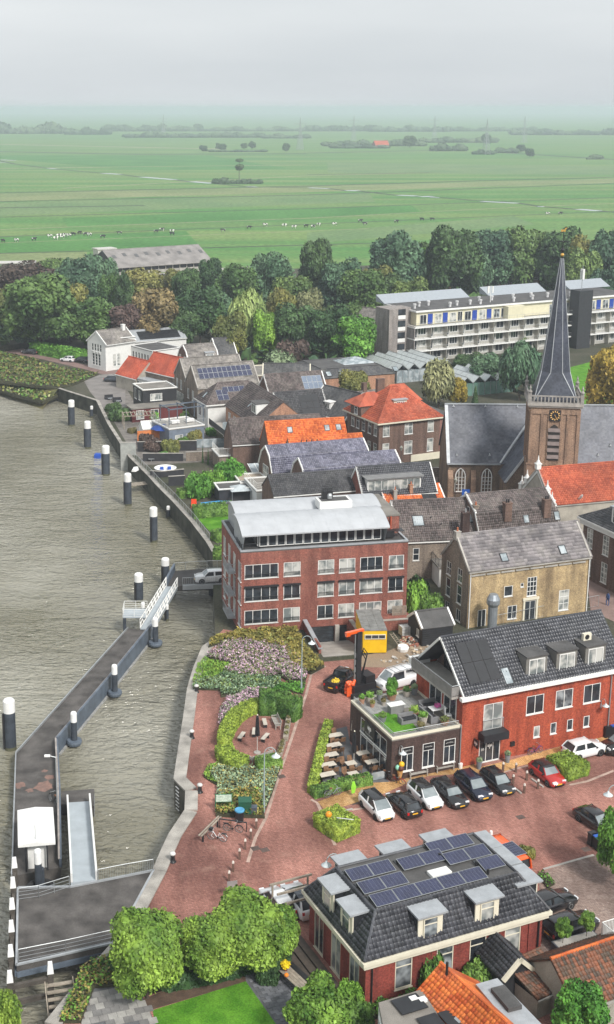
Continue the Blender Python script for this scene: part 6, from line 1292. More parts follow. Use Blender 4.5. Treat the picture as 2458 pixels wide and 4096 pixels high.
Mf=Tr(0,1.35,0);m=MB();holed_wall(m,CL,-.3,8.65,wl,Mf);m.box(0,1.5,-.3,CL,CDp,8.64);m.build('wall',[C('pale_panel',(.36,.35,.32),.7,.15)],cl)
for q in wl:window(cl,Mf@Tr(q[0],0,q[1]),q[2],q[3],q[4],WHITE,CURT if random.random()<.25 else GLASS,False)
m=MB();m.box(-.25,.0,-.3,-.01,CDp,8.9);m.build('end_wall',[LBR],cl);boxes('end_band',WHITE,cl,[(-.3,-.02,f-.14,-.251,CDp,f+.14)for f in fz[1:]])
for f in fz[1:]:
 m=MB();m.box(-.2,-.1,f-.18,CL,1.33,f+.1);m.build('balcony_slab',[WHITE],cl)
 rail(cl,[(0,-.05,f+.1),(CL,-.05,f+.1)],.95,GALV,.5,'balcony_rail',True,2.3,.01)
boxes('balcony_partition',C('partition_grey',(.4,.38,.33),.7),cl,[(b*bw-.06,.0,-.2,b*bw+.06,1.34,8.5)for b in range(1,nb)])
m=MB();m.box(2,2.6,8.75,CL,CDp,11.9);m.build('penthouse_wall',[CRM],cl);m=MB();m.box(1.5,2.0,11.9,CL,CDp+.2,12.3);m.build('flat_roof',[WHITE],cl);m=MB();m.box(1.8,2.3,12.302,CL-.1,CDp,12.33);m.build('roof_felt',[BITU],cl)
BLUE=C('blue_door',(.02,.06,.32),.4,.05)
for b in range(14):
 x=3+b*4.4
 if b not in(7,8):window(cl,Tr(x,2.47,8.9),1.9,2.3,'v2',WHITE,None,False);window(cl,Tr(x+2.3,2.47,8.9),1.4,2.4,'v2',BLUE if b%3!=2 else WHITE,GLASS if b%3==2 else BLUE,False)
m=MB();m.box(28,.6,8.75,33,2.58,11.8);m.build('cream_stair_bay',[CRM],cl)
for x0,x1 in((1,27),(33,52),(60,74)):
 m=MB();m.add([(x0,CDp-1,12.4),(x1,CDp-1,12.4),(x1,CDp+3,12.4),(x0,CDp+3,12.4),(x0,CDp+3,14.2),(x1,CDp+3,14.2)],[(0,1,5,4),(0,4,3),(1,2,5),(2,3,4,5)]);m.build('sloping_roof',[C('grey_metal_roof',(.3,.33,.36),.5,.06)],cl)
for i in range(16):
 x=3.5+i*3.2+random.uniform(-.6,.6);y=4+random.random()*5;m=MB();m.cyl((x,y,12.3),(x,y,13.1),.3,.3,8);m.cyl((x,y,13.1),(x,y,13.5),.42,.42,8);m.build('roof_vent',[C('vent_white',(.6,.6,.6),.5)],cl)
m=MB();m.box(-5.5,3,-.3,-.3,9,13.0);m.box(-.3,5,-.3,2,9,12.8);m.build('end_stair_tower',[LBR],cl)
boxes('stair_parapet',WHITE,cl,[(-3.0,2.9,f+.1,-.9,2.99,f+1.0)for f in(2,4.8,7.6,10.4)]);boxes('stair_opening',GLASS,cl,[(-3,2.96,f+1.05,-.9,3.02,f+2.5)for f in(2,4.8,7.6,10.4)])
st=MB();st.box(48,-2.2,-.3,52.4,1.3,14.8);st.build('dark_stair_tower',[C('slate_cladding',(.03,.032,.036),.6,.15)],cl)
ma=MB();ma.cyl((50.5,0,14.8),(50.5,0,21),.09,.05,8);ma.build('antenna_mast',[GALV],cl);boxes('antenna_panel',WHITE,cl,[(50.2,-.5,17.4,50.8,-.1,20.0),(50.2,.1,17.4,50.8,.5,20)])
ma=MB();ma.cyl((26.5,6,12.3),(26.5,6,16.5),.1,.08,6);[ma.box(26.5+dx-.2,6+dy,14.6,26.5+dx+.2,6+dy+.2,16.3)for dx,dy in((-.7,0),(.7,0),(0,.7))];ma.build('antenna_cluster',[WHITE],cl)
for lab,A,B,D,h in(('two storey brick flats with a flat roof among the park trees',at('v',733,204,6.6),at('v',915,236,6.6),13,6.6),('right wing of the brick flats seen beside the spire',at('v',1005,243,6.6),at('v',1180,240,6.6),10,6.6),('small brick flats half hidden by the pale green tree',at('v',425,228,6.2),at('v',535,232,6.2),9,6.2)):
 house('brick_flats',lab,'flats',A,B,D,h-.3,kind='flat',walls=BR_ORANGE,roofm=GRAVEL_R,trim=CREAM,over=.2,group='flat roofed brick flats in the park',wins=dict(f=[(.8+i*3.2,z,2.2,1.6,'v2')for i in range(5)for z in(.9,3.8)if .8+i*3.2+2.2<(Vector(B)-Vector(A)).length]))
house('park_house','brick house with a weathered grey roof behind the park trees','house',at('u',930,590,4),at('u',1240,640,4),9,4.0,hr=7.5,walls=BR_ORANGE,roofm=T_GREYF,trim=WHITE,over=.3)
bnA=at('t',830,207,3.4);bn=H_('cattle_barn','long open sided cattle barn with a weathered grey corrugated roof',bnA,31,41,20,3.4,8.2,'barn',walls=C('painted_barn_shade',(.04,.04,.042),.9),roofm=C('corrugated_grey',(.23,.215,.205),.85,.25,.3),over=1.5,trim=CONC)  # dark solid walls paint the shade inside the open barn
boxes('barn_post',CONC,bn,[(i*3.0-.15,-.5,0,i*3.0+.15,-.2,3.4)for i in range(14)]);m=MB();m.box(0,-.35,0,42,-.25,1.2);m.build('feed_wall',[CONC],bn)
for i in range(9):m=MB();m.box(0,0,0,1.4,2.2,.06);m.build('roof_light',[C('roof_light_grey',(.1,.1,.1),.4)],bn,on_plane(bn,0,2+i*4.6,6.5+(i%2)*1.0,.02))
sheet('barn_yard',[bnA+Vector((2,-4,0)),go(bnA,31,50)+Vector((4,-6,0)),go(bnA,31,55)+Vector((8,2,0)),go(bnA,31,44)],.04,CONC)
for i,(x,y)in enumerate(((700,90),(740,100))):pass
sd=at('t',710,110,3);m=MB();m.box(0,0,0,7,5,4.2);m.box(-.4,-.4,4.2,8.2,5.4,4.6);o=m.build('barn_annex',[C('pale_fibre_sheet',(.5,.48,.46),.8)],None,Tr(sd.x,sd.y,0,.5));tag(o,'small pale roofed shed at the west end of the cattle barn','shed')
sd=at('t',-20,190,2.5);m=MB();m.box(0,0,0,14,6,2.6);m.box(-.4,-.4,2.6,14.4,6.4,2.9);o=m.build('field_shed',[C('pale_fibre_sheet',(.5,.48,.46),.8)],None,Tr(sd.x,sd.y,0,.1));tag(o,'low grey field shed at the west edge of the polder','shed')
#church
kA=at('a',190,880,6.0);kd=-2.0
ch=thing('church','brick church with a long blue slate roof, a transept and pointed windows','church',kA*Vector((1,1,0))if False else(kA.x,kA.y,0),math.radians(kd));KW,KD=34,11;ky=4.9;kz=14.2
def pointed(t,M,w,h,depth=.1):
 n=6;arc=[(w/2-w*math.cos(a),h*.62+w*math.sin(a)*.95)for a in[math.pi/3*k/n for k in range(n+1)]];arc=[(x,z)for x,z in arc];out=[(0,0)]+[(w-(w/2-(x-w/2))if False else x,z)for x,z in[]]
 L_a=[(w*(1-math.cos(a)),h*.6+w*math.sin(a))for a in[math.pi/3*k/n for k in range(n+1)]];R_a=[(w-x,z)for x,z in L_a[::-1][1:]];poly=[(0,0)]+L_a+R_a+[(w,0)]
 f=MB();
 for p,q in zip(poly,poly[1:]+poly[:1]):f.cyl((p[0],-.04,p[1]),(q[0],-.04,q[1]),.1,.1,6)
 for k in(1,2):f.cyl((w*k/3,-.04,0),(w*k/3,-.04,h*.6+w*.62),.07,.07,5)
 for k in range(1,5):f.cyl((0,0,h*.6*k/4.3),(w,0,h*.6*k/4.3),.05,.05,4)
 f.tube([(w/3,0,h*.6),(w*.5,0,h*.6+w*.62),(w*.67,0,h*.6)],.04,4);o=f.build('pointed_window',[WHITE],t,M)
 g=MB();g.plate([Vector((x,.02,z))for x,z in poly],.05);g.build('stained_pane',[C('stained_glass',(.03,.04,.055),.1,.5,2.5,c2=(.2,.13,.09))],o)
 b=MB();b.tube([(x*1.0+(-.16 if x<w/2 else .16),-.0,z+.06)for x,z in L_a+R_a],.13,5);b.build('brick_arch',[BR_DARK],o);s=MB();s.box(-.25,-.15,-.25,w+.25,.05,-.05);s.build('sill',[BR_DARK],o)
m=MB();m.box(0,0,-.3,KW,KD,6.0);m.add([(0,0,6),(0,KD,6),(0,ky+.3,kz)],[(0,2,1)]);m.box(-.02,-.12,-.3,KW,-.001,1.0);m.build('wall',[BR_CHURCH],ch)
rf_=MB();rf_.plate([(-.2,-.4,5.9),(KW,-.4,5.9),(KW,ky,kz),(-.2,ky,kz)],.15);rf_.plate([(-.2,ky,kz),(KW,ky,kz),(KW,KD+.4,5.9),(-.2,KD+.4,5.9)],.15);rf_.build('roof',[T_CHURCH],ch)
m=MB();m.box(-.3,ky-.18,kz-.05,KW,ky+.18,kz+.12);m.box(-.3,-.5,5.75,7.9,-.38,5.95);m.box(19.5,-.5,5.75,KW,-.38,5.95);m.build('lead_ridge',[ZINC],ch);m=MB();m.plate([(-.35,-.4,6.0),(.15,-.4,6.0),(.15,ky,kz+.1),(-.35,ky,kz+.1)],.2);m.build('lead_verge',[C('pale_lead',(.5,.52,.54),.5)],ch)
for x in(1.1,5.2,22.2,26.2):pointed(ch,Tr(x,-.06,1.3),1.5,4.2)
for x in(-.1,3.45,24.9):m=MB();m.box(x,-.9,-.3,x+.75,-.001,3.6);m.add([(x,-.9,3.6),(x+.75,-.9,3.6),(x+.75,0,4.8),(x,0,4.8)],[(0,1,2,3)]);m.add([(x,-.9,3.6),(x,0,4.8),(x,0,3.6)],[(0,1,2)]);m.add([(x+.75,-.9,3.6),(x+.75,0,3.6),(x+.75,0,4.8)],[(0,1,2)]);m.build('buttress',[BR_TOWER],ch)
for x,u in((1,.94),(6,.94),(11,.94),(1.2,.12),(6.3,.12),(23,.14),(28,.6),(25,.3)):m=MB();y=-.4+(ky+.4)*u;z=5.9+(kz-5.9)*u;m.add([(x-.2,y-.1,z+.15),(x+.2,y-.1,z+.15),(x,y+.3,z+.55),(x,y-.15,z+.55)],[(0,1,3),(1,2,3),(2,0,3)]);m.build('roof_hatch',[C('pale_lead',(.5,.52,.54),.5)],ch)
tx0,tx1,ty,tz,tap=7.9,19.6,-6.0,4.6,13.0
m=MB();m.box(tx0,ty,-.3,tx1,0,tz);m.add([(tx0,ty,tz),(tx1,ty,tz),((tx0+tx1)/2,ty,tap)],[(0,1,2)]);m.build('transept_wall',[BR_CHURCH],ch)
m=MB();xm=(tx0+tx1)/2;m.plate([(tx0-.3,4,tz-.1),(tx0-.3,ty-.2,tz-.1),(xm,ty-.2,tap),(xm,4,tap)],.15);m.plate([(xm,4,tap),(xm,ty-.2,tap),(tx1+.3,ty-.2,tz-.1),(tx1+.3,4,tz-.1)],.15);m.build('transept_roof',[T_CHURCH],ch)
m=MB();m.tube([(tx0,-.2,6.0),(xm-.3,3.6,tap+.1)],.2,6);m.build('lead_flashing',[C('pale_lead',(.5,.52,.54),.5)],ch);m=MB();m.tube([(tx1,-.2,6.0),(xm+.3,3.6,tap+.1)],.2,6);m.build('lead_flashing',[C('pale_lead',(.5,.52,.54),.5)],ch);m=MB();m.plate([(tx0-.4,ty-.25,tz+.05),(tx0,ty-.25,tz+.05),(xm,ty-.25,tap+.15),(xm-.4,ty-.25,tap+.15)],.15);m.build('lead_verge',[C('pale_lead',(.5,.52,.54),.5)],ch);m=MB();m.plate([(tx1,ty-.25,tz+.05),(tx1+.4,ty-.25,tz+.05),(xm+.4,ty-.25,tap+.15),(xm,ty-.25,tap+.15)],.15);m.build('lead_flashing',[C('pale_lead',(.5,.52,.54),.5)],ch)
TW=7.0;tc=Vector((kA.x+13.6,kA.y+ty-2.0,0));tw=thing('church_tower','square brick church tower with a dark slate spire, clock and white stone balustrade','church tower',tc,D2(-9))
TH,T2=18.0,8.8;q=TW/2;m=MB();m.box(-q-.12,-q-.12,-.3,q+.12,q+.12,T2);m.box(-q,-q,T2,q,q,TH);m.build('shaft',[BR_TOWER],tw)
m=MB()
for a in range(4):
 R=Matrix.Rotation(a*math.pi/2,4,'Z');m.box(-q-.2,-q-.22,T2-.05,q+.2,-q-.13,T2+.2,0,R)
 boxes('brick_pilaster',BR_TOWER,tw,[(x,-q-.14,T2+.21,x+.3,-q-.001,TH-1.6)for x in(-q,-q+1.55,-.95,.75,q-1.8,q-.35)],R)
 boxes('brick_band',BR_TOWER,tw,[(-q,-q-.15,TH-1.6,q,-q-.001,TH-.9)],R)
 boxes('corbel',BR_TOWER,tw,[(-q+.9+k*.45,-q-.22,T2-.6,-q+1.15+k*.45,-q-.121,T2-.1)for k in range(12)]if a in(0,3)else[],R)
m.build('string_course',[BR_TOWER],tw)
m=MB();m.box(-q-.45,-q-.45,TH-.35,q+.45,q+.45,TH+.05);m.box(-q-.3,-q-.3,TH-.6,q+.3,q+.3,TH-.35);m.build('cornice',[C('pale_sandstone',(.36,.33,.3),.8,.2)],tw)
STN=C('grey_sandstone',(.3,.28,.26),.85,.25,1.5)
for a in range(4):
 R=Matrix.Rotation(a*math.pi/2,4,'Z');b=MB();w=q+.35
 b.box(-w,-w,TH+.05,w,-w+.18,TH+.22,0,R);b.box(-w,-w,TH+1.0,w,-w+.2,TH+1.18,0,R)
 for k in range(15):x=-w+.25+k*(2*w-.5)/14;b.box(x-.09,-w+.03,TH+.22,x+.09,-w+.15,TH+1.0,0,R)
 b.build('balustrade',[STN],tw);f=MB();f.box(-w-.08,-w-.08,TH+.05,-w+.4,-w+.4,TH+1.4,0,R);f.build('corner_pier',[STN],tw);f=MB();f.lathe([(.2,TH+1.4),(.32,TH+1.7),(.1,TH+2.0),(.16,TH+2.3),(.02,TH+2.7)],8);f.build('finial',[STN],tw,R@Tr(-w+.16,-w+.16,0))
e=MB();s0=q*.88;zb=TH+.1;rad=q*.58;z1=TH+4.2;zt=TH+20.6
oct_=[(rad*1.08*math.cos(math.pi/8+k*math.pi/4),rad*1.08*math.sin(math.pi/8+k*math.pi/4))for k in range(8)];sq=[(s0,s0),(-s0,s0),(-s0,-s0),(s0,-s0)]
V=[(x,y,zb)for x,y in sq]+[(x,y,z1)for x,y in oct_]+[(x*.1,y*.1,zt)for x,y in oct_]
Fc=[(0,5,4),(1,7,6),(2,9,8),(3,11,10)]+[(0,1,6,5),(1,2,8,7),(2,3,10,9),(3,0,4,11)]+[(4+k,4+(k+1)%8,12+(k+1)%8,12+k)for k in range(8)]+[tuple(range(12,20))]
e.add(V,Fc);sp=e.build('spire',[T_SPIRE],tw)
e=MB();[e.cyl(V[4+k],V[12+k],.07,.05,5)for k in range(8)];[e.cyl(V[a],V[b],.07,.07,5)for a,b in((0,4),(0,5),(1,6),(1,7),(2,8),(2,9),(3,10),(3,11))];e.build('lead_hip',[ZINC],sp)
e=MB();e.cyl((0,0,zt-.3),(0,0,zt+3.9),.08,.04,8);e.ball((0,0,zt+1.2),.3);[e.cyl((-.9,0,zt+2.4),(.9,0,zt+2.4),.06,.06,6),e.cyl((0,-.9,zt+2.4),(0,.9,zt+2.4),.06,.06,6)];e.build('iron_cross',[BLACKP],tw)
e=MB();e.box(-.4,-.03,zt+3.8,.25,.03,zt+4.1);e.add([(.2,-.02,zt+4.0),(.5,-.02,zt+4.4),(.1,-.02,zt+4.3),(.2,.02,zt+4.0),(.5,.02,zt+4.4),(.1,.02,zt+4.3)],[(0,1,2),(5,4,3),(0,3,4,1),(1,4,5,2),(2,5,3,0)]);e.build('weathercock',[C('gilding',(.7,.42,.1),.35,.1,metal=.6)],tw)
e=MB();e.ball((0,0,zt+.5),.26);e.build('gilt_ball',[C('gilding',(.7,.42,.1),.35,.1,metal=.6)],tw)
GOLD=C('clock_gold',(.75,.45,.16),.4,.05)
ck=MB();ck.box(-.8,-q-.26,TH-2.55,.8,-q-.15,TH-.95);o=ck.build('clock_face',[BLACKP],tw);cz=TH-1.75
mk=MB()
for k in range(12):
 a=k*math.pi/6;M=Matrix.Translation((0,-q-.28,cz))@Matrix.Rotation(-a,4,'Y');mk=MB();mk.box(-.07,-.01,.48,.07,.015,.72);mk.build('hour_mark',[GOLD],o,M);mk=MB();mk.box(-.05,-.03,-.15,.05,-.01,.45,0,Matrix.Translation((0,-q-.28,cz))@Matrix.Rotation(math.radians(150),4,'Y'));mk.box(-.035,-.05,-.1,.035,-.03,.65,0,Matrix.Translation((0,-q-.28,cz))@Matrix.Rotation(math.radians(152),4,'Y'));mk.build('clock_hands',[GOLD],o)
lv=MB();lv.plate([Vector((x,-q-.16,z))for x,z in((-.85,T2+.7),(.85,T2+.7),(.85,TH-4.2),(.45,TH-3.4),(0,TH-3.1),(-.45,TH-3.4),(-.85,TH-4.2))],.05);o=lv.build('belfry_opening',[C('painted_belfry_shade',(.03,.025,.022),.9)],tw)  # dark plate on the solid shaft paints the shade of the opening
for k in range(5):b=MB();z=T2+1.1+k*1.0;b.add([(-.83,-q-.3,z-.12),(.83,-q-.3,z-.12),(.83,-q-.17,z+.42),(-.83,-q-.17,z+.42),(-.83,-q-.24,z-.16),(.83,-q-.24,z-.16),(.83,-q-.165,z+.36),(-.83,-q-.165,z+.36)],[(0,1,2,3),(7,6,5,4),(0,4,5,1),(2,6,7,3),(1,5,6,2),(0,3,7,4)]);b.build('louvre',[C('louvre_slate',(.2,.16,.15),.8)],o)
#trees, hedges, beds, lawns
PARK='trees of the park belt behind the town'
TREES=[(100,852,664,190,'broad','green','huge green tree on the dike behind the clipped hedge'),(73,845,752,82,'broad','bluegreen','low blue green tree in front of the huge dike tree'),(8,815,688,70,'broad','olive','yellowing tree at the west picture edge'),(170,830,685,110,'broad','olive','yellow green tree just east of the huge dike tree'),(50,745,636,150,'broad','copper','broad copper beech at the west end of the belt'),(145,745,650,120,'broad','copper','second copper beech beside the broad one'),(195,760,612,105,'broad','bluegreen','blue green tree hiding the west gable of the barn'),(250,752,622,80,'broad','bluegreen','narrow blue green tree before the barn'),(128,728,626,90,'broad','green','small tree rising behind the copper beeches'),(20,720,640,80,'broad','dark','dark tree behind the copper beeches'),(232,850,712,120,'broad','green','loose grey green tree above the white villa'),(302,805,650,58,'tall','dark','narrow dark upright tree in the middle of the western belt'),(345,770,652,115,'broad','olive','yellow green tree right of the narrow dark tree'),(372,852,700,125,'broad','autumn','large autumn brown tree over the white wing'),(308,855,735,110,'broad','copper','dark purple brown tree over the villa roof'),(268,795,662,62,'broad','green','fresh green tree left of the narrow dark tree'),(484,835,688,120,'broad','dark','big dark tree east of the autumn brown one'),(452,790,650,85,'broad','dark','dark tree in front of the barn yard'),(420,730,650,62,'broad','olive','small olive tree at the barn posts'),(508,745,624,66,'broad','dark','dark tree at the east end of the barn'),(572,772,640,110,'broad','green','green tree in the belt right of the barn'),(652,768,613,112,'broad','bluegreen','tall blue green tree in the belt centre'),(607,742,668,70,'broad','green','small tree between two tall belt trees'),(762,765,578,92,'broad','dark','tall dark tree standing out above the belt against the fields'),(708,800,668,112,'broad','green','green tree below the tall dark one'),(822,775,622,105,'broad','bluegreen','grey green tree right of the tall dark one'),(876,800,652,125,'broad','green','round green tree left of the flats'),(945,792,662,115,'broad','dark','dark round tree against the flats roof'),(600,872,697,112,'willow','willow','pale green weeping willow in the belt'),(640,880,745,62,'broad','bright','fresh green tree hugging the weeping willow'),(678,835,690,84,'broad','olive','olive tree behind the weeping willow'),(745,835,702,84,'broad','birch','pale yellow tree beside the willow'),(712,878,738,120,'broad','dark','dark green tree in front of the pale yellow one'),(792,885,735,110,'broad','dark','dark bushy tree right of the centre'),(858,893,765,105,'broad','bright','bright green tree at the end wall of the flats'),(556,885,752,78,'broad','olive','thin grey olive tree left of the willow'),(520,790,700,90,'broad','bluegreen','blue green tree between barn and willow'),(440,850,740,80,'broad','dark','dark tree behind the long white wing'),(705,888,810,95,'bush','copper','low purple bush under the dark trees'),(676,893,838,92,'bush','silver','silver grey shrub before the dark trees'),(955,750,552,140,'broad','bluegreen','wide tree at the west end of the high wood'),(1018,735,580,100,'broad','dark','darker tree in the west of the high wood'),(1092,750,540,140,'broad','dark','highest dark tree of the wood behind the flats'),(1037,742,598,90,'broad','bright','light green round tree above the small brick flats'),(1185,722,556,118,'broad','bluegreen','blue green tree in the middle of the high wood'),(1252,722,552,112,'broad','green','green tree left of the weathercock'),(1352,728,556,128,'broad','dark','dark tree behind the spire tip'),(1420,745,566,100,'broad','olive','olive tree right of the spire tip'),(1476,750,538,112,'broad','bluegreen','tall tree at the east edge of the high wood'),(1400,770,605,100,'broad','green','lower green tree beside the antenna mast'),(1290,712,566,84,'broad','green','tree between two darker crowns west of the spire'),(1140,740,590,90,'broad','bluegreen','shaded tree left of the brick flats'),(1460,780,640,90,'broad','bluegreen','low tree behind the eastern flats'),(985,800,668,90,'broad','green','tree touching the west end of the flats roof'),(905,760,640,80,'broad','olive','yellowish tree on top of the belt'),(1060,985,866,112,'willow','birch','drooping birch beside the red hipped villa'),(1105,985,912,44,'broad','gold','small yellow tree between the birch and the conifer'),(1147,990,928,44,'cone','dark','small dark conifer in front of the greenhouse'),(1255,968,822,112,'willow','bluegreen','blue green weeping tree in front of the flats'),(1180,938,858,90,'broad','bluegreen','dark bushy tree left of the weeping tree'),(1130,915,850,70,'broad','dark','low dark tree at the foot of the flats'),(1472,1020,838,118,'broad','gold','golden autumn tree on the church lawn'),(853,975,890,74,'broad','olive','compact round yellow green tree among the roofs'),(605,902,830,20,'cone','dark','slim dark conifer behind the dark gable house'),(575,905,870,20,'cone','dark','tiny dark conifer beside the solar roof')]
for x,yb,yt,w,k,lf,lab in TREES:
 tree_px('z',x,yb,yt,w,k,lf,{'willow':'weeping_tree','cone':'conifer_tree','bush':'garden_shrub'}.get(k,'park_tree'),lab,PARK,k not in('bush','cone'),.14 if k!='willow' else .08,'shrub' if k=='bush' else 'tree')
uz=[at('z',*p)for p in((-60,860),(-60,730),(250,745),(560,735),(900,720),(1000,735),(1500,720),(1500,775),(1000,760),(920,800),(905,880),(780,905),(600,900),(560,850),(470,800),(330,800),(225,815),(95,835))]
ground_cover('undergrowth','dark undergrowth filling the gaps between the park trees',uz,LEAVES['dark'],5.0,1.5,.3,'undergrowth',mats=[LEAVES['dark'],LEAVES['bluegreen'],LEAVES['green']])
vg=[at('v',*p)for p in((530,800),(640,760),(1060,720),(1060,800),(990,930),(840,880),(820,820))]
ground_cover('shrub_belt','dark shrubs between the greenhouse and the flats',vg,LEAVES['bluegreen'],3.0,.6,1.2,'shrubs',mats=[LEAVES['bluegreen'],LEAVES['dark']])
for x,yb,yt,w,lab in((356,2412,2200,196,'large round crowned tree beside the ferry landing, front of its row'),(505,2372,2213,165,'second round crowned tree of the garden row, partly behind the first'),(596,2345,2164,205,'third round crowned tree of the garden row, with the highest crown'),(665,2325,2190,130,'last and smallest round crown of the garden row next to the pergola')):
 tree_px('z',x,yb,yt,w,'ball','lime','garden_tree',lab,'round crowned trees of the waterside garden',True,.12)
tree_px('z',765,2535,2378,150,'broad','lime','garden_tree','yellow green tree in front of the garden table',None,True,.15);tree_px('z',10,2560,2402,92,'broad','lime','garden_tree','yellow green tree in the corner by the river steps',None,True,.15)
tree_px('z',1395,2550,2388,135,'broad','bright','garden_tree','bright green tree before the mossy tiled sheds',None,True,.12);tree_px('z',1487,2140,1940,90,'broad','bright','garden_tree','green tree over the wheelie bins',None,True,.1)
for x,yb,yt,w,k,lf,lab in((845,2440,2372,74,'bush','bright','bright green shrub at the corner of the mansard house'),(1035,2395,2298,85,'bush','hedge','climbing shrub on the wall of the mansard house'),(850,2500,2420,120,'bush','hedge','dark shrub beside the yellow green tree'),(1152,2392,2318,90,'bush','hedge','wild shrub behind the little black shed'),(1272,2072,2040,46,'bush','olive','small rounded shrub by the orange camper'),(480,1200,1140,74,'bush','bright','broad green bush by the sunken garden'),(555,1175,1108,86,'bush','bright','tall green bush behind the flat garden shed'),(512,1190,1128,64,'bush','bright','middle green bush of the garden bank'),(1000,1480,1400,80,'bush','bright','green climber hanging beside the apartment block'),(1040,1490,1425,66,'bush','hedge','dark green climber on the yard wall'),(1010,1440,1385,60,'bush','dark','dark shrub under the annex terrace'),(470,1070,1035,40,'bush','olive','olive shrub in the dark walled garden'),(510,1052,1030,30,'bush','bright','small green shrub by the dark fence'),(290,1015,978,60,'bush','dark','dark shrub beside the waterside pergola'),(370,1012,978,44,'bush','bright','light green shrub in front of the black boarded house'),(355,1075,1045,44,'bush','copper','purple shrub behind the grey garden wall'),(225,830,800,50,'bush','bright','green shrub at the end of the clipped dike hedge'),(648,2368,2310,70,'bush','dark','dark shrub under the smallest round crown'),(1260,845,800,40,'bush','green','shrub by the foot of the flats')):
 tree_px('z',x,yb,yt,w,k,lf,'garden_shrub',lab,None,False,.1,'shrub')
for x,yb,yt in((490,1118,1072),(503,1122,1078)):tree_px('z',x,yb,yt,11,'cone','dark','column_cypress',('front','rear')[x==490]+' one of two slim dark cypresses on the garden steps',None,False,.1,'shrub')
def hedge(label,line,w,h,lf='hedge',size=.13,dens=60,s=None,cat='hedge'):
 o=link('clipped_hedge',hedge_mesh('clipped_hedge',[at(s,*p)for p in line],w,h,LEAVES[lf],size,dens));tag(o,label,cat);return o
hedge('curved yellow green hedge round the seating place',[(835,830),(720,860),(620,930),(560,1020),(530,1100),(525,1150)],1.3,1.2,'hedge2',.1,110,'h')
hedge('low curved hedge end below the curved hedge',[(520,1210),(545,1265),(620,1310),(690,1335)],1.7,1.1,'hedge2',.1,110,'h')
hedge('tall dark block hedge sheltering the seating place',[(825,850),(900,850),(1000,860),(1090,895),(1150,915)],1.6,2.3,'hedge',.1,90,'h')
hedge('small rounded hedge behind the white bench',[(800,1330),(900,1320),(990,1300)],1.4,1.0,'hedge',.1,110,'h')
hedge('long low hedge between the street and the cafe terrace',[(245,130),(205,260),(160,450),(120,620),(105,690)],.8,.9,'hedge2',.1,110,'k')
hedge('low hedge at the front of the cafe terrace',[(110,720),(350,650),(600,600)],.9,.9,'hedge',.1,110,'k')
hedge('oval hedge on its own island in the square',[(215,930),(300,990),(415,1065)],2.6,1.3,'hedge2',.1,110,'k')
hedge('square hedge between the red car and the white crossover',[(1000,440),(1080,490),(1190,555)],2.6,1.25,'hedge2',.1,110,'l')
hedge('dark ivy hedge above the small lawn',[(925,800),(1310,760)],1.2,2.0,'hedge',.14,60,'d');hedge('hedge below the small lawn',[(1130,1030),(1300,990)],1.6,1.5,'hedge',.14,60,'d');hedge('hedge at the ferry bridge corner',[(1130,1190),(1310,1200)],1.6,1.6,'hedge',.14,60,'d')
hedge('long clipped hedge along the dike road',[(250,830),(400,860),(600,895)],3.0,2.6,'bright',.3,16,'t')
hedge('dark hedge under the round crowned trees',[(120,640),(500,760),(800,700),(1290,560)],2.0,1.3,'dark',.16,60,'p')
hedge('ivy covered bank behind the flat garden shed',[(780,600),(1140,540)],1.4,1.4,'hedge',.14,60,'d')
for lab,a,b in(('dark hedge behind the silver shrub',(560,855),(640,855)),('dark clipped hedge right of the silver shrub',(735,880),(830,872)),('low green hedge before the flats end wall',(870,895),(940,892))):hedge(lab,[a,b],3,3,'bright',.35,10,'z')
ROSE=leafmat('aster_pink',(.24,.15,.2),(.4,.28,.34),.02,2.0);GOLDG=leafmat('sedge_gold',(.11,.1,.025),(.22,.18,.045),.01,1.0);SAGE=leafmat('lavender_sage',(.07,.12,.07),(.18,.24,.15),.01,1.2)
def bed(name,label,s,poly,lf,h,size,dens,**k):return ground_cover(name,label,[at(s,*p)for p in poly],lf[0],h,size,dens,'plants',mats=lf,**k)
bed('sedge_planting','golden brown sedge on the slope below the apartment block','h',((390,310),(420,240),(640,190),(1130,150),(1220,330),(1375,470),(1260,530),(1100,470),(1040,330),(760,270),(540,260)),[GOLDG,LEAVES['olive'],GOLDG],1.0,.14,75,spiky=True)
bed('aster_planting','broad drifts of pale pink asters in the quay garden','h',((375,385),(560,255),(760,262),(1010,285),(1150,390),(1230,540),(1210,600),(1080,600),(990,545),(880,570),(640,545),(515,505),(640,450),(430,420)),[ROSE,LEAVES['silver'],LEAVES['green'],ROSE,ROSE,LEAVES['olive']],.9,.1,130)
bed('grass_planting','bright green grass patch at the quay edge','h',((258,590),(300,450),(365,385),(430,420),(640,450),(520,510),(440,570)),[LEAVES['bright'],LEAVES['lime']],.35,.1,120)
bed('low_planting','blue green low plants under the asters','h',((258,660),(262,595),(440,570),(530,510),(880,570),(1000,550),(1010,620),(890,690),(690,690),(500,725),(490,665)),[LEAVES['bluegreen'],SAGE,LEAVES['green']],.6,.12,110)
bed('fresh_planting','fresh green ground cover by the street lamp','h',((1000,620),(1080,600),(1215,620),(1190,700),(1090,680),(890,690)),[LEAVES['bright']],.5,.12,110)
bed('aster_strip','narrow strip of pink asters outside the curved hedge','h',((480,920),(495,820),(560,745),(720,682),(895,680),(810,770),(680,830),(590,920),(540,1000),(480,960)),[ROSE,LEAVES['silver'],ROSE],.8,.1,130)
bed('lavender_planting','grey green lavender bed at the point of the quay garden','m',((400,110),(480,60),(700,55),(800,80),(1000,60),(930,280),(870,420),(800,260),(640,265),(500,330),(460,300),(470,200)),[SAGE,LEAVES['silver'],SAGE,GOLDG],.7,.11,130)
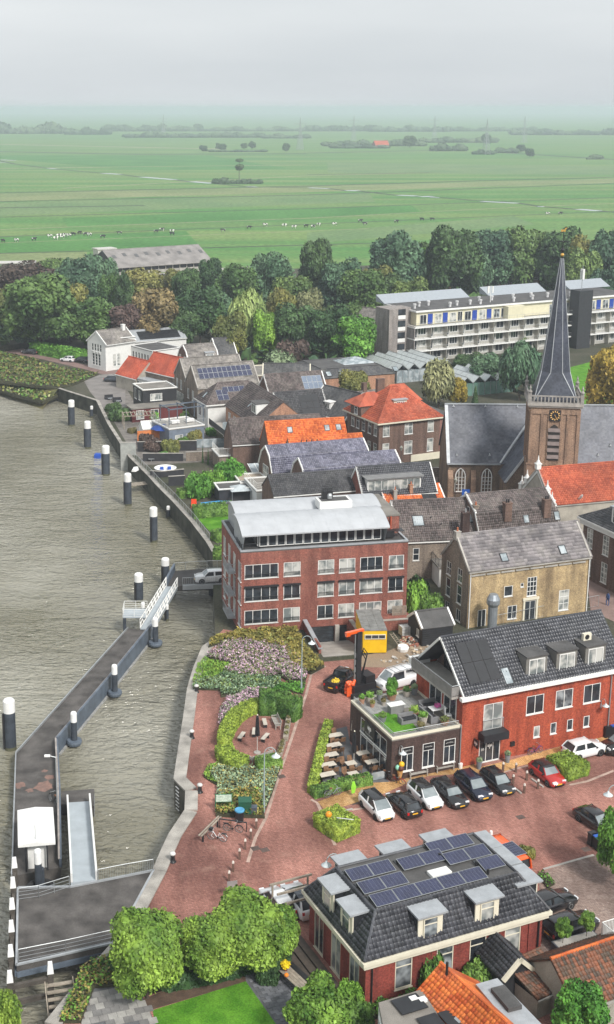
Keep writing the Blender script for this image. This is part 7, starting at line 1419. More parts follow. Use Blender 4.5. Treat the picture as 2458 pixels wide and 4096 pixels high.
bed('fresh_corner_planting','bright green corner of the lavender bed','m',((350,130),(380,50),(460,25),(500,60),(400,110),(470,200),(440,190)),[LEAVES['bright'],LEAVES['lime']],.5,.11,110)
bed('yellow_planting','yellowing shrubs around the green litter bin','m',((500,330),(640,265),(800,260),(860,400),(870,480),(455,465),(465,340)),[GOLDG,LEAVES['olive'],LEAVES['hedge']],.9,.13,90)
bed('border_planting','mixed autumn plants along the garden quay','g',((500,1476),(620,1200),(690,1040),(800,960),(980,900),(1060,1160),(800,1180),(700,1440),(690,1476)),[LEAVES['autumn'],LEAVES['bright'],LEAVES['hedge'],GOLDG],.7,.13,80)
bed('shade_border','shade plants under the round crowned trees','p',((60,680),(160,780),(290,860),(520,790),(760,740),(1020,690),(1300,600),(1290,540),(700,690),(300,640)),[LEAVES['dark'],LEAVES['hedge'],LEAVES['olive']],.5,.14,70)
bed('wall_border','weeds and shrubs along the mansard house','n',((470,1560),(690,1640),(980,1560),(1060,1480),(1080,1600),(760,1760),(500,1700)),[LEAVES['bright'],LEAVES['hedge']],.8,.14,80)
bed('box_planting','low planting in the boxes beside the parked black cars','o',((880,500),(930,480),(1020,570),(960,600)),[LEAVES['bright'],LEAVES['copper'],LEAVES['lime']],.5,.1,140)
sheet('garden_lawn',[at('d',*p)for p in((960,800),(1310,780),(1320,920),(1120,960))],.03,G_LAWN)
sheet('south_lawn',[at('p',*p)for p in((368,950),(1020,748),(1240,1060),(1300,1200),(420,1200))],.04,G_LAWN)
sheet('soil_border',[at('p',*p)for p in((300,870),(540,780),(1010,680),(1022,748),(350,950))],.03,C('bare_soil',(.1,.065,.045),.95,.3,1.5))
sheet('terrace',[at('p',*p)for p in((1005,690),(1400,470),(1500,560),(1500,1200),(1300,1200),(1022,748))],.02,PAVE_GREY)
sheet('patio',[at('g',*p)for p in((800,1180),(1060,1160),(1180,1180),(1330,1500),(680,1500))],.02,PAVE_GREY)
def slabs(poly,w,l,parent_name,label,mats,dx,gap=.02,stagger=.5,z=.03,cap=290):
 poly=[Vector(p)for p in poly];o=poly[0];M=frame(o,dx);Mi=M.inverted();lp=[Mi@p for p in poly]
 P2=[(p.x,p.y)for p in lp];xs=[p[0]for p in P2];ys=[p[1]for p in P2];n=0
 par=thing(parent_name,label,None,(o.x,o.y,0),math.atan2(M[1][0],M[0][0]));par['kind']='structure'
 mes=[]
 for mt in mats:m=MB();m.box(0,0,0,w-gap,l-gap,.035);mes.append(m.mesh('paving_slab',[mt]))
 j=0;y=min(ys)
 cand=[]
 while y<max(ys):
  x=min(xs)+(w*stagger if j%2 else 0)-w
  while x<max(xs):
   if inside(P2,np.array([x+w/2]),np.array([y+l/2]))[0]:cand.append((x,y))
   x+=w
  y+=l;j+=1
 cand.sort(key=lambda c:(M@Vector((c[0],c[1],0))).length)
 for x,y in cand[:cap]:link('paving_slab',random.choice(mes),par,Tr(x,y,z+random.uniform(-.004,.006)))
SL=[C('flagstone_%d'%i,c,.85,.2,1.5)for i,c in enumerate(((.24,.23,.22),(.32,.31,.29),(.18,.175,.17)))]
slabs([at('g',*p)for p in((690,1476),(800,1185),(1060,1165),(1180,1185),(1325,1476))],.62,.62,'flagstone_patio','grey flagstones of the waterside patio',SL,(.95,.3))
SG=[C('terrace_paver_%d'%i,c,.8,.2,1.5)for i,c in enumerate(((.13,.135,.15),(.17,.175,.19),(.1,.105,.115)))]
slabs([at('p',*p)for p in((1015,700),(1400,500),(1480,560),(1480,1041),(1245,1041))],.6,.3,'terrace_paving','dark grey pavers of the garden terrace',SG,(.93,.38))
#ferry landing, pontoon, dolphins
PILE=C('pile_blue_grey',(.045,.055,.07),.6,.3,1.2);CAPW=C('pile_cap_white',(.75,.75,.74),.45,.06);RUSTD=C('deck_dark',(.07,.064,.06),.85,.35,.6,c2=(.125,.115,.108),bp=.2)
TIMB=C('timber_dark',(.075,.065,.055),.9,.3,1.5);SILVERD=C('gangway_grating',(.36,.4,.43),.6,.08,1);BLGR=C('hull_blue_grey',(.1,.125,.16),.5,.25,.8)
def poly_thing(name,label,cat,P_,z0,z1,mat,part='deck',mtop=None):
 o=P_[0];t=thing(name,label,cat,(o[0],o[1],0));m=MB();m.prism([(p[0]-o[0],p[1]-o[1])for p in P_],z0,z1);m.build(part,[mat],t);return t,Vector((o[0],o[1],0))
LP=[at('g',*p)for p in((152,330),(600,322),(1305,182),(1085,590),(960,800),(140,985))]
lt,lo=poly_thing('ferry_landing','dark fixed ferry landing deck on piles beside the brick quay','landing',LP,-.55,.02,RUSTD)
def edge(t,o,pl,z,w,h,mat,name):
 for a,b in zip(pl,pl[1:]):m=MB();d=b-a;d.z=0;m.box(0,-w/2,z,d.length,w/2,z+h,0,frame((a.x-o.x,a.y-o.y,0),d));m.build(name,[mat],t)
edge(lt,lo,[LP[0],LP[1],LP[2],LP[3],LP[4],LP[5],LP[0]],.02,.16,.14,ZINC,'edge_beam');edge(lt,lo,[LP[4],LP[5],LP[0]],-.9,.3,.4,BLGR,'side_girder')
def R3(t,o,s,P_,z,h,**k):rail(t,[at(s,*p,z)-o+Vector((0,0,0))for p in P_],h,**k)
R3(lt,lo,'g',((160,955),(560,875),(960,785)),.05,1.05,mat=GALV,bars=False,posts=3.0);R3(lt,lo,'g',((158,430),(330,405),(590,325)),.05,1.05,mat=GALV,bars=False);R3(lt,lo,'g',((835,272),(1070,225),(1300,185)),.05,1.1,mat=GALV)
for x,y in((380,1080),(700,1010),(300,480),(900,760)):p=at('g',x,y,-2);m=MB();m.cyl((p.x-lo.x,p.y-lo.y+3,-5),(p.x-lo.x,p.y-lo.y+3,-.55),.35,.35,10);m.build('support_pile',[PILE],lt)
DZ=-1.7
PP=[at('f',135,458,DZ),at('e',845,518,DZ),at('e',1000,532,DZ),at('e',745,850,DZ),at('f',484,385,DZ),at('f',505,790,DZ),at('f',515,1420,DZ),at('f',100,1500,DZ)]
pt,po=poly_thing('ferry_pontoon','long dark floating ferry pontoon bending towards the white bridge','pontoon',PP,-3.5,DZ,RUSTD)
edge(pt,po,[PP[7],PP[0],PP[1]],DZ,.12,.22,GALV,'edge_rail')
edge(pt,po,[PP[2],PP[3],PP[4]],DZ-.9,.25,1.75,BLGR,'bulwark');edge(pt,po,[PP[4],PP[5],PP[6]],DZ,.22,.75,BLGR,'bulwark')
edge(pt,po,[v+Vector((.15,0,0))for v in PP[2:5]],DZ-1.25,.35,.3,C('fender_rubbing',(.3,.3,.29),.8,.3),'rubbing_strake');edge(pt,po,[v-Vector((.12,0,0))for v in PP[2:7]],DZ+.76,.16,.05,C('rail_worn',(.32,.29,.27),.7,.25),'bulwark_cap')
q=at('f',372,730,DZ+.012)-po;m=MB();r_=random.Random(4)
for cx_,cy_,R_ in((0,0,1.0),(.3,1.6,.5),(-2.3,.2,.6),(-.3,2.8,.35),(-1.2,-.8,.4)):m.poly([(q.x+cx_+R_*math.cos(a)*(.6+.6*r_.random()),q.y+cy_+R_*math.sin(a)*(.6+.6*r_.random()),DZ+.006)for a in[k*.45 for k in range(14)]])
o=m.build('worn_patches',[C('pink_worn_patch',(.42,.25,.2),.9,.35,2.0,c2=(.16,.11,.095))],pt);o['kind']='stuff'
SR=[at('f',*p,1.05)for p in((152,1228),(470,1200),(465,890),(156,918))];so_=Vector((SR[0].x,SR[0].y,0));M=frame(SR[0],SR[1]-SR[0]);W_=(SR[1]-SR[0]).length;D_=(SR[3]-SR[0]).length*.97
sh=thing('ferry_shelter','white roofed waiting shelter on the ferry pontoon','shelter',(SR[0].x,SR[0].y,0),math.atan2(M[1][0],M[0][0]));m=MB()
m.add([(0,0,.95),(W_/2,0,1.12),(W_,0,.95),(W_,D_,.95),(W_/2,D_,1.12),(0,D_,.95),(0,0,.75),(W_,0,.75),(W_,D_,.75),(0,D_,.75)],[(0,1,4,5),(1,2,3,4),(0,6,7,2,1),(3,8,9,5,4),(0,5,9,6),(2,7,8,3),(6,9,8,7)]);m.build('roof',[WHITE],sh)
m=MB();m.box(W_*.25,D_*.12,DZ,W_*.78,D_*.55,.74);m.build('cabin',[RENDER_W],sh);boxes('shelter_post',DKFRAME,sh,[(x-.06,y-.06,DZ,x+.06,y+.06,.74)for x in(.6,W_-.7)for y in(.3,D_-.4)])
m=MB();m.cyl((W_*.47,.5,1.1),(W_*.47,.5,2.4),.03,.02,6);m.build('aerial',[GALV],sh)
p=at('f',488,935,DZ);t=thing('pontoon_lamp','slim grey lamp post with a short arm on the pontoon','street lamp',p);m=MB();m.cyl((0,0,0),(0,0,5.2),.07,.05,8);m.cyl((0,0,5.2),(-.6,0,5.35),.04,.04,6);m.build('pole',[GALV],t);m=MB();m.box(-1.0,-.12,5.28,-.5,.12,5.42);m.build('lamp_head',[CAPW],t)
bicycle('dark bicycle leaning at the lamp post on the pontoon',Matrix.Translation(at('f',452,880,DZ))@Matrix.Rotation(2.2,4,'Z')@Matrix.Rotation(.15,4,'X'))
def slope_deck(name,label,cat,A,B,C_,D_,mat,th=.25):
 o=Vector((A.x,A.y,0));t=thing(name,label,cat,o);m=MB();ps=[v-o for v in(A,B,C_,D_)];m.plate(ps,th);m.build('deck',[mat],t);return t,o,ps
gt,go_,gp=slope_deck('gangway','pale grey grated gangway with white side beams down to the pontoon','gangway',at('g',600,278,.1),at('g',812,258,.1),at('f',755,860,DZ+.2),at('f',567,872,DZ+.2),SILVERD)
for a,b in((gp[0],gp[3]),(gp[1],gp[2])):
 m=MB();up=Vector((0,0,.8));m.add([a,b,b+up,a+up,a+Vector((.16,0,0)),b+Vector((.16,0,0)),b+up+Vector((.16,0,0)),a+up+Vector((.16,0,0))],[(0,1,2,3),(7,6,5,4),(0,4,5,1),(1,5,6,2),(2,6,7,3),(3,7,4,0)]);m.build('side_beam',[WHITE],gt)
mm=[at('f',*p,DZ)for p in((520,775),(800,755),(800,900),(520,885))];t,o2=poly_thing('gangway_platform','small dark platform with a railing where the gangway meets the pontoon','platform',mm,-3.4,DZ,RUSTD);rail(t,[mm[0]-o2+Vector((0,0,DZ)),mm[1]-o2+Vector((0,0,DZ)),mm[2]-o2+Vector((0,0,DZ))],1.1,GALV)
bt_,bo,bp_=slope_deck('bridge_ramp','sloping steel ramp with white truss railings from pontoon to bridge','ramp',at('e',925,522,DZ+.1),at('e',1005,528,DZ+.1),at('e',1172,243,.0),at('e',1098,240,.0),SILVERD,.4)
for a,b in((bp_[0],bp_[3]),(bp_[1],bp_[2])):
 m=MB();n=9;up=Vector((0,0,1.25))
 for z in(.15,.7,1.25):m.cyl(a+Vector((0,0,z)),b+Vector((0,0,z)),.06,.06,5)
 for i in range(n):p0,p1=a.lerp(b,i/n),a.lerp(b,(i+1)/n);m.cyl(p0+Vector((0,0,.1)),p0+up,.05,.05,5);m.cyl(p0+Vector((0,0,.15)),p1+up,.04,.04,4)
 m.cyl(b,b+up,.05,.05,5);m.build('truss_railing',[WHITE],bt_)
BRP=[at('e',1098,240),at('e',1205,238),at('e',1500,225),at('e',1500,120),at('e',1300,128),at('e',1150,140)]
br,bro=poly_thing('ferry_bridge','dark asphalt bridge from the quay to the ferry ramp','bridge',BRP,-.7,.03,ASPHALT);edge(br,bro,[BRP[1],BRP[2]],-.5,.25,.62,ZINC,'edge_beam')
rail(br,[v-bro+Vector((0,0,.03))for v in(BRP[5],BRP[4],BRP[3])],1.1,GALV);rail(br,[v-bro+Vector((0,0,.1))for v in(BRP[1],BRP[2])],1.0,GALV,.25)
edge(br,bro,[BRP[0],BRP[5]],.03,.3,1.0,BLGR,'bulwark')
for x in(1130,1400):p=at('e',x,235,-.7);m=MB();m.cyl((p.x-bro.x,p.y-bro.y+2.2,-5),(p.x-bro.x,p.y-bro.y+2.2,-.7),.5,.5,12);m.build('support_pile',[PILE],br)
wt=thing('winch_platform','small steel maintenance platform with white rail beside the bridge ramp','platform',at('e',880,420,-.4));m=MB();m.box(-1.2,-1.2,-.1,1.6,1.6,0);m.build('deck',[SILVERD],wt);rail(wt,[(1.6,-1.2,0),(-1.2,-1.2,0),(-1.2,1.6,0),(1.6,1.6,0)],1.0,WHITE,bars=False);[pipe(wt,x,y,-2.6,-.1,.2,PILE,'support_pile')for x,y in((-1,-1),(1.3,1.3))]
def dolphin(label,x,yb,yt,w,flange=False,s='z'):
 p,h=dist_h(s,x,yb,yt);p=at(s,x,yb,WZ);k=SHEETS[s][2];d=p.y*CP+(H-WZ)*SP;r=w/2/k*d/F;a=p.y;v=(SHEETS[s][1]+yt/k-CY)/F;ztop=H-(a*(SP+v*CP))/(CP-v*SP)
 t=thing('mooring_pile',label,'mooring pile',(p.x,p.y,WZ),random.random(),'blue grey mooring piles with white caps');hh=ztop-WZ;c=min(1.35,hh*.28)
 m=MB();m.cyl((0,0,-2.5),(0,0,hh-c),r,r,16);m.build('pile',[PILE],t);q=MB();q.cyl((0,0,hh-c),(0,0,hh-.15),r*1.02,r*1.02,16);q.cyl((0,0,hh-.15),(0,0,hh),r*1.02,r*.8,16);q.build('cap',[CAPW],t)
 q=MB();q.cyl((0,0,-.1),(0,0,.35),r*1.005,r*1.005,16);q.build('tide_band',[C('algae_band',(.1,.1,.06),.9,.3)],t)
 if flange:q=MB();q.lathe([(r,.25),(r*2.3,.25),(r*2.5,.5),(r*2.3,.7),(r,.7)],16);q.build('fender_ring',[BLGR],t)
 else:q=MB();q.box(-r-.16,-.12,.2,-r-.001,.12,hh-c-.1);q.build('ladder_rail',[BLACKP],t)
for a in((26,1809,1689,28,0,'largest mooring pile, alone beyond the pontoon bend'),(336,1452,1385,21,0,'mooring pile beside the foot of the white bridge ramp'),(400,1408,1348,19,0,'mooring pile at the corner of the ferry bridge'),(372,1308,1225,18.5,0,'mooring pile out in the river just above the bridge'),(310,1220,1143,17,0,'second mooring pile upstream from the bridge'),(257,1147,1076,18,0,'mooring pile with a blue float beside it'),(213,1082,1017,15.5,0,'mooring pile second from the far end of the row'),(174,1028,966,14.5,0,'farthest mooring pile of the river row'),(278,1683,1606,14,1,'pile with a fender ring halfway along the pontoon'),(180,1802,1720,15,1,'pile with a fender ring at the pontoon bend'),(376,1562,1492,14,1,'pile with a fender ring at the lower end of the ramp'),(95,2165,2053,18,1,'pile with a fender ring in front of the white shelter')):
 dolphin(a[5],a[0],a[1],a[2],a[3],bool(a[4]))
for x,yb,yt,w,lab in((407,1252,1222,9,'stub pile with a white top near the river wall'),(222,1008,980,7,'short stub pile by the far river wall'),(287,1075,1050,7,'short stub pile near the grey garden wall'),(404,1500,1460,8,'short pile at the side of the bridge ramp'),(346,1500,1455,10,'short dark pile under the maintenance platform')):
 dolphin(lab,x,yb,yt,w)
FP=[]
for i,(x,y,lab)in enumerate(((123,80,'white capped timber post nearest the shelter'),(110,250,'white capped timber post at the head of the landing'),(102,430,'white capped timber post a little in from the landing head'),(97,620,'white capped timber post at the middle of the landing'),(91,830,'white capped timber post near the landing corner'),(84,1050,'white capped timber post at the outer end of the timber fender'),(427,975,'white capped timber post beside the wooden steps'))):
 p=at('g',x,y+55,.6);t=thing('fender_post',lab,'timber post',(p.x,p.y,0),.2,'white capped timber posts of the landing fender');m=MB();m.box(-.2,-.2,-5,.2,.2,.5);m.build('post',[TIMB],t);q=MB();q.add([(-.23,-.23,.5),(.23,-.23,.5),(.23,.23,.5),(-.23,.23,.5),(-.15,-.15,1.3),(.15,-.15,1.3),(.15,.15,1.3),(-.15,.15,1.3)],[(0,1,5,4),(1,2,6,5),(2,3,7,6),(3,0,4,7),(4,5,6,7),(3,2,1,0)]);q.build('cap',[CAPW],t);FP.append(p)
for i,(a,b,z,lab)in enumerate(((FP[0],FP[5],-.6,'long upper timber beam between the fender posts'),(FP[0],FP[5],-1.7,'long lower timber beam between the fender posts'),(FP[5],FP[6],-.6,'upper cross beam from the outer post to the steps'),(FP[5],FP[6],-1.9,'lower cross beam from the outer post to the steps'))):
 m=MB();d=b-a;m.box(0,-.14,z-.16,d.length,.14,z+.16,0,frame(a,d));o=m.build('fender_beam',[TIMB]);tag(o,lab,'timber beam','timber beams of the landing fender')
st=thing('wooden_steps','weathered wooden steps going down to the water','steps',at('g',500,1100,0),.25)
for k in range(6):m=MB();m.box(-.9,-.35*k-.3,-.3-.32*k,.9,-.35*k,-.22-.32*k);m.build('step',[WOOD],st)
for s_ in(-1,1):m=MB();m.add([(s_*.95,.1,0),(s_*.95,-2.3,-2.2),(s_*.95,-2.3,-2.4),(s_*.95,.1,-.2),(s_*1.02,.1,0),(s_*1.02,-2.3,-2.2),(s_*1.02,-2.3,-2.4),(s_*1.02,.1,-.2)],[(0,1,2,3),(7,6,5,4),(0,4,5,1),(1,5,6,2),(2,6,7,3),(3,7,4,0)]);m.build('stringer',[WOOD],st)
p=at('g',345,330,-2.0);t=thing('tyre_fender','large black tyre fender in the gap between pontoon and landing','tyre',p);m=MB();[m.cyl((1.0*math.cos(a),1.0*math.sin(a),0),(1.0*math.cos(a+.4),1.0*math.sin(a+.4),0),.28,.28,8,0,None,False)for a in np.arange(0,6.28,.393)];m.build('tyre',[TYRE],t)
p=at('q',355,985,WZ);t=thing('blue_float','small blue float moored at a pile','float',p);m=MB();m.box(-.6,-.5,-.2,.6,.5,.7);m.box(-.45,-.4,.7,.45,.4,.85);m.build('hull',[C('float_blue',(.02,.08,.4),.4)],t)
p0,p1=EDGE[9],EDGE[8];M=frame(p0,p1-p0);t=thing('quay_ladder','white ladder rungs in the dark quay recess','ladder',(p0.x,p0.y,0),math.atan2(M[1][0],M[0][0]))
for k in range(7):m=MB();m.box(.5,-.12,-.4-.36*k,1.1,-.04,-.34-.36*k);m.build('rung',[CAPW],t)
DW=C('dark_garden_wall',(.03,.03,.034),.8,.25);GWALL=C('grey_garden_wall',(.33,.34,.32),.8,.15)
def wall(label,s,P_,z0,h,mat=DW,th=.2,name='garden_wall'):
 pl=[at(s,*p)for p in P_];o=pl[0];t=thing(name,label,'garden wall',(o.x,o.y,0))
 for a,b in zip(pl,pl[1:]):m=MB();d=b-a;m.box(0,-th/2,z0,d.length,th/2,h,0,frame(a-o,d));m.build('wall',[mat],t);c=MB();c.box(-.03,-th/2-.05,h,d.length+.03,th/2+.05,h+.07,0,frame(a-o,d));c.build('coping',[CONC],t)
wall('pale grey wall of the little dock','q',((525,965),(640,965)),-3,2.3,GWALL,.4);wall('dark garden wall behind the purple shrub','q',((650,940),(870,935),(1090,930)),-.3,1.8);wall('dark wall above the round boat terrace','q',((690,1010),(990,1010)),-.3,1.4);wall('black wall around the round boat','d',((500,385),(600,395),(830,370)),-.3,1.0)
wall('dark wall with the slim cypresses','q',((1010,1010),(1240,1000)),-.3,1.6,BR_GREY);wall('long retaining wall of the town hall lane','s',((720,800),(900,850),(1050,850)),-.3,1.6,BR_GREY);wall('black wall below the blue grey house','d',((680,480),(840,470)),-.3,1.6)
wf=thing('orange_fence','bright orange wooden fence of the waterside yard','fence',at('q',650,865),math.radians(16))
for k in range(8):m=MB();m.box(0,0,.1+k*.24,5.6,.05,.31+k*.24);m.build('board',[C('orange_boards',(.62,.19,.045),.6,.15,2)],wf)
boxes('post',WOOD,wf,[(x,.051,0,x+.1,.15,2.1)for x in(0,1.8,3.6,5.4)])
pg=thing('timber_pergola','pale slatted timber pergola over the waterside yard','pergola',at('q',548,770),math.radians(10))
for k in range(9):m=MB();m.box(k*.75,-.1,2.5,k*.75+.14,3.4,2.64);m.build('slat',[WOOD],pg)
boxes('post',WOOD,pg,[(x,y,0,x+.15,y+.15,2.5)for x in(0,6)for y in(0,3.1)]);boxes('beam',WOOD,pg,[(-.1,y,2.36,6.3,y+.14,2.499)for y in(0,3.12)])
ws=house('white_garden_shed','tiny white shed with a pitched roof in the waterside yard','shed',at('q',690,772,1.6),at('q',775,765,1.6),2.6,1.6,hr=2.6,walls=RENDER_W,roofm=WHITE,over=.15)
bg=house('terrace_house','blue grey flat house with a railed roof terrace by the river','house',at('q',885,772,3.0),at('q',1145,740,3.0),7.5,2.8,kind='flat',walls=C('blue_grey_render',(.16,.19,.24),.8),roofm=CONC,trim=WHITE,over=.1,wins=dict(f=[(1.2,.4,1.6,1.3,'v2'),(3.4,.4,1.2,1.3,'v2')]))
wW=HOUSES[bg.name][0];rail(bg,[(0,7.4,3.1),(0,.1,3.1),(wW,.1,3.1)],1.1,GALV,.2)
m=MB();[m.box(x,y,3.1,x+.14,y+.14,5.9)for x in(1,4.5,8)for y in(2,6)];
boxes('terrace_post',BLGR,bg,[(x,y,3.1,x+.14,y+.14,5.9)for x in(1,4.5,8)for y in(2.2,6)]);boxes('terrace_beam',BLGR,bg,[(.8,y,5.9,8.4,y+.16,6.1)for y in(2.2,6)]+[(x,2.0,6.1,x+.15,6.4,6.25)for x in(1,4.5,8)]);boxes('lounge_seat',CAPW,bg,[(2,3,3.1,3.6,3.8,3.6),(5,3,3.1,6.6,3.8,3.6)])
pb=thing('blue_parasol','dark blue parasol stretched over the waterside yard','parasol',at('q',850,850),.2);m=MB();m.cyl((0,0,0),(0,0,2.6),.05,.05,8);m.build('pole',[GALV],pb);m=MB();m.lathe([(2.6,2.2),(1.3,2.75),(.05,3.0),(.02,2.95)],8);m.build('canopy',[C('parasol_blue',(.02,.06,.25),.8)],pb)
p=at('d',648,345);t=thing('round_boat','small round white and blue pleasure boat parked in the dark garden','boat',p,.1);m=MB();m.lathe([(.9,.2),(1.6,.35),(1.9,.85),(1.75,.9),(1.5,.55),(.02,.5)],18);m.build('hull',[CAPW],t);m=MB();[m.box(x,-.4,.56,x+.6,.4,.95)for x in(-.9,.35)];m.build('seat',[C('float_blue',(.02,.08,.4),.4)],t)
p=at('d',355,320,-.3);t=thing('white_dinghy','upturned white dinghy on the little dock','boat',p,1.3);m=MB();loft(m,[[(-1.3,-.35,0),(-1.3,.35,0),(-1.3,.2,.35),(-1.3,-.2,.35)],[(0,-.6,0),(0,.6,0),(0,.35,.5),(0,-.35,.5)],[(1.5,-.06,0),(1.5,.06,0),(1.5,.04,.25),(1.5,-.04,.25)]]);m.build('hull',[CAPW],t)
def shed(label,A,deg,W,D,h,wm,rm,name='garden_shed'):return house(name,label,'shed',A,go(A,deg,W),D,h,kind='flat',walls=wm,roofm=rm,trim=WHITE,over=.15,W=W)
shed('flat roofed garden shed with white posts above the ivy bank',at('d',1180,520,2.3),12,5.6,3.6,2.2,DW,BITU);shed('gravel roofed shed behind the flat roofed one',at('c',200,60,2.3),12,4.4,5,2.2,GWALL,C('shed_gravel',(.34,.28,.22),.9,.2))
wt_=shed('white railed roof terrace behind the barrel roofs',at('c',310,110,3.0),14,8.2,7,2.8,RENDER_W,GRAVEL_R,'roof_terrace');rail(wt_,[(0,7,3.1),(0,0,3.1),(8.2,0,3.1)],1.1,WHITE,bars=False)
bl_=shed('low extension with a white railed balcony behind the cypresses',at('r',330,880,2.6),14,7.5,5,2.4,BR_GREY,GRAVEL_R,'balcony_extension');rail(bl_,[(0,5,2.75),(0,0,2.75),(7.5,0,2.75)],1.1,WHITE,.18)
gz=thing('garden_gazebo','pale canvas gazebo beside the barrel roofed block','gazebo',at('c',190,190),.2);m=MB();m.add([(-1.6,-1.6,2.2),(1.6,-1.6,2.2),(1.6,1.6,2.2),(-1.6,1.6,2.2),(0,0,2.9)],[(0,1,4),(1,2,4),(2,3,4),(3,0,4)]);m.build('canopy',[C('canvas_pale',(.42,.46,.48),.8)],gz);boxes('post',GALV,gz,[(x,y,0,x+.06,y+.06,2.2)for x in(-1.5,1.45)for y in(-1.5,1.45)])
p=at('d',930,690);t=thing('orange_chair','bright orange red garden chair by the river railing','chair',p);m=MB();m.box(-.4,-.4,.35,.4,.4,.45);m.box(-.4,.32,.45,.4,.4,1.2);[m.box(x,y,0,x+.06,y+.06,.35)for x in(-.4,.34)for y in(-.4,.34)];m.build('seat',[C('chair_orange',(.75,.07,.02),.5)],t)
p=at('d',1150,690);t=thing('pool_cover','bright blue pool cover beside the ivy hedge','pool cover',p,.2);m=MB();m.prism([(-2.4,-.6),(2.4,-.6),(2.4,.8),(.5,1.1),(-2.4,.6)],.3,.7);m.build('cover',[C('cover_blue',(.05,.3,.62),.5)],t)
rv=thing('river_railing','thin metal railing along the river wall of the gardens','railing',EDGE[20]);rail(rv,[v-EDGE[20]+Vector((.5,.3,.2))for v in EDGE[20:26]],1.0,GALV,.5,bw=.01)
dk=thing('little_dock','small steel landing stage hanging on the river wall','dock',at('d',380,460,-1.5),.35);boxes('plank',WOOD,dk,[(-1.6+.4*k,-.9,0,-1.25+.4*k,.9,.08)for k in range(8)]);boxes('post',PILE,dk,[(x,y,-3,x+.15,y+.15,1.4)for x in(-1.6,1.5)for y in(-.9,.8)])
sheet('garden_terrace',[at('q',*p)for p in((400,500),(560,460),(700,690),(1150,700),(1260,900),(1240,1010),(700,1040),(640,960),(560,860),(430,640))],.015,C('garden_paving',(.17,.155,.14),.9,.3,1.0))
for x,y,r,h,lf,lab in((575,700,2.0,2.2,'hedge','leafy shrub behind the pale timber pergola'),(470,640,1.8,2.0,'dark','dark shrub beside the river wall bend'),(900,945,1.9,2.6,'olive','yellowing shrub in the walled garden'),(840,985,1.0,1.3,'bright','small round bush in front of the dark wall'),(990,900,1.3,1.8,'hedge','shrub behind the dark garden wall'),(770,930,2.2,2.4,'copper','wide purple bush in the walled garden'),(1000,690,1.2,1.5,'green','pot sized bush at the terrace house'),(610,800,1.0,1.2,'autumn','brown bush by the orange fence'),(1190,690,1.0,1.6,'hedge','slim bush beside the white walled house')):
 p=at('q',x,y);tree('garden_shrub',lab,p.x,p.y,r,h,'bush',lf,None,False,0,.1,'shrub')
for x,y,lab in((440,550,'dark lounge set on the riverside paving'),(500,570,'second dark lounge set near the parking place'),(740,1000,'dark chairs on the upper garden deck'),(1040,905,'pale lounge seats near the glass screen')):
 t=thing('lounge_set',lab,'lounge set',at('q',x,y),.3);boxes('seat',DW,t,[(-.9,-.5,.05,.9,.4,.45)]);boxes('backrest',DW,t,[(-.9,.4,.05,.9,.55,.9)]);boxes('table_top',GALV,t,[(-.5,-1.5,.45,.5,-.9,.5)]);boxes('table_leg',GALV,t,[(-.05,-1.25,0,.05,-1.15,.45)])
gs=thing('glass_screen','row of pale glass windscreens in the walled garden','windscreen',at('q',1085,915),.15);boxes('pane',GLASS_S,gs,[(k*1.3,-.02,.1,k*1.3+1.2,.02,1.7)for k in range(4)]);boxes('post',GALV,gs,[(k*1.3-.07,-.03,0,k*1.3-.01,.03,1.75)for k in range(5)])
#vehicles
def park(label,s,mid,ang,kind='hatch',col=None,roof=None,off=90,d=.8,z=0,**k):
 p=at(s,*mid,z)+Vector((math.cos(D2(ang+off))*d,math.sin(D2(ang+off))*d,0));return car(label,p,D2(ang),kind,col,roof,**k)
park('white compact car with a dark glass roof, first of the parked row','k',(582,860),-67,'jazz',PW,PB)
park('black hatchback parked nose in, its red tail lights to the square','k',(812,842),113,'hatch',PB,off=-90)
park('white hatchback with a black roof beside the black one','k',(995,765),-67,'hatch',PW,PB);park('black estate hatchback with silver roof rails in the middle of the row','k',(1203,748),-67,'estate',PB,sc=.93)
park('dark navy hatchback between two black cars of the row','l',(235,682),-67,'hatch',PN,sc=1.04);park('small anthracite hatchback at the end of the row by the bollards','l',(441,642),-67,'hatch',PG,PB,sc=.96)
park('red compact car with a black roof beside the square hedge','l',(858,574),-67,'mini',PR,PB);park('white crossover with black sills parked along the red wall','l',(1275,388),24,'suv',PW)
park('dark crossover cut by the east picture edge','l',(1500,285),203,'suv',PB,off=90);park('black car with its bonnet under the green tree','l',(1275,975),-62,'sedan',PB,sc=.95)
park('shiny black estate car behind the planter box','o',(1195,985),28,'estate',PB);park('black saloon parked by the wall of the mansard house','o',(1030,800),28,'sedan',PB)
park('white car half hidden by the round crowned trees','p',(1240,235),112,'hatch',PW,off=0,d=0);park('white delivery car at the corner of the mansard house','p',(1400,225),112,'suv',PW,PSB,off=0,d=0)
park('white car driving over the ferry bridge','e',(1385,193),189,'suv',PW,z=.03,group=None);park('small white car on the dike road beside the clipped hedge','t',(505,893),156,'mini',PW,group='cars on the dike road')
park('dark pickup on the dike road near the huge tree','t',(235,838),156,'sedan',PB,group='cars on the dike road');park('dark car half behind the white villa','t',(600,897),156,'sedan',PG,group='cars on the dike road');park('white van at the far bend of the dike road','t',(60,745),150,'van',PW,group='cars on the dike road');park('dark car on the grey parking place by the river bank','q',(470,425),-10,'sedan',PSB,group='cars on the dike road')
vn=park('white work van with a ladder rack on the building plot','i',(780,705),211,'van',PW,name='work_van',cat='van',group=None)
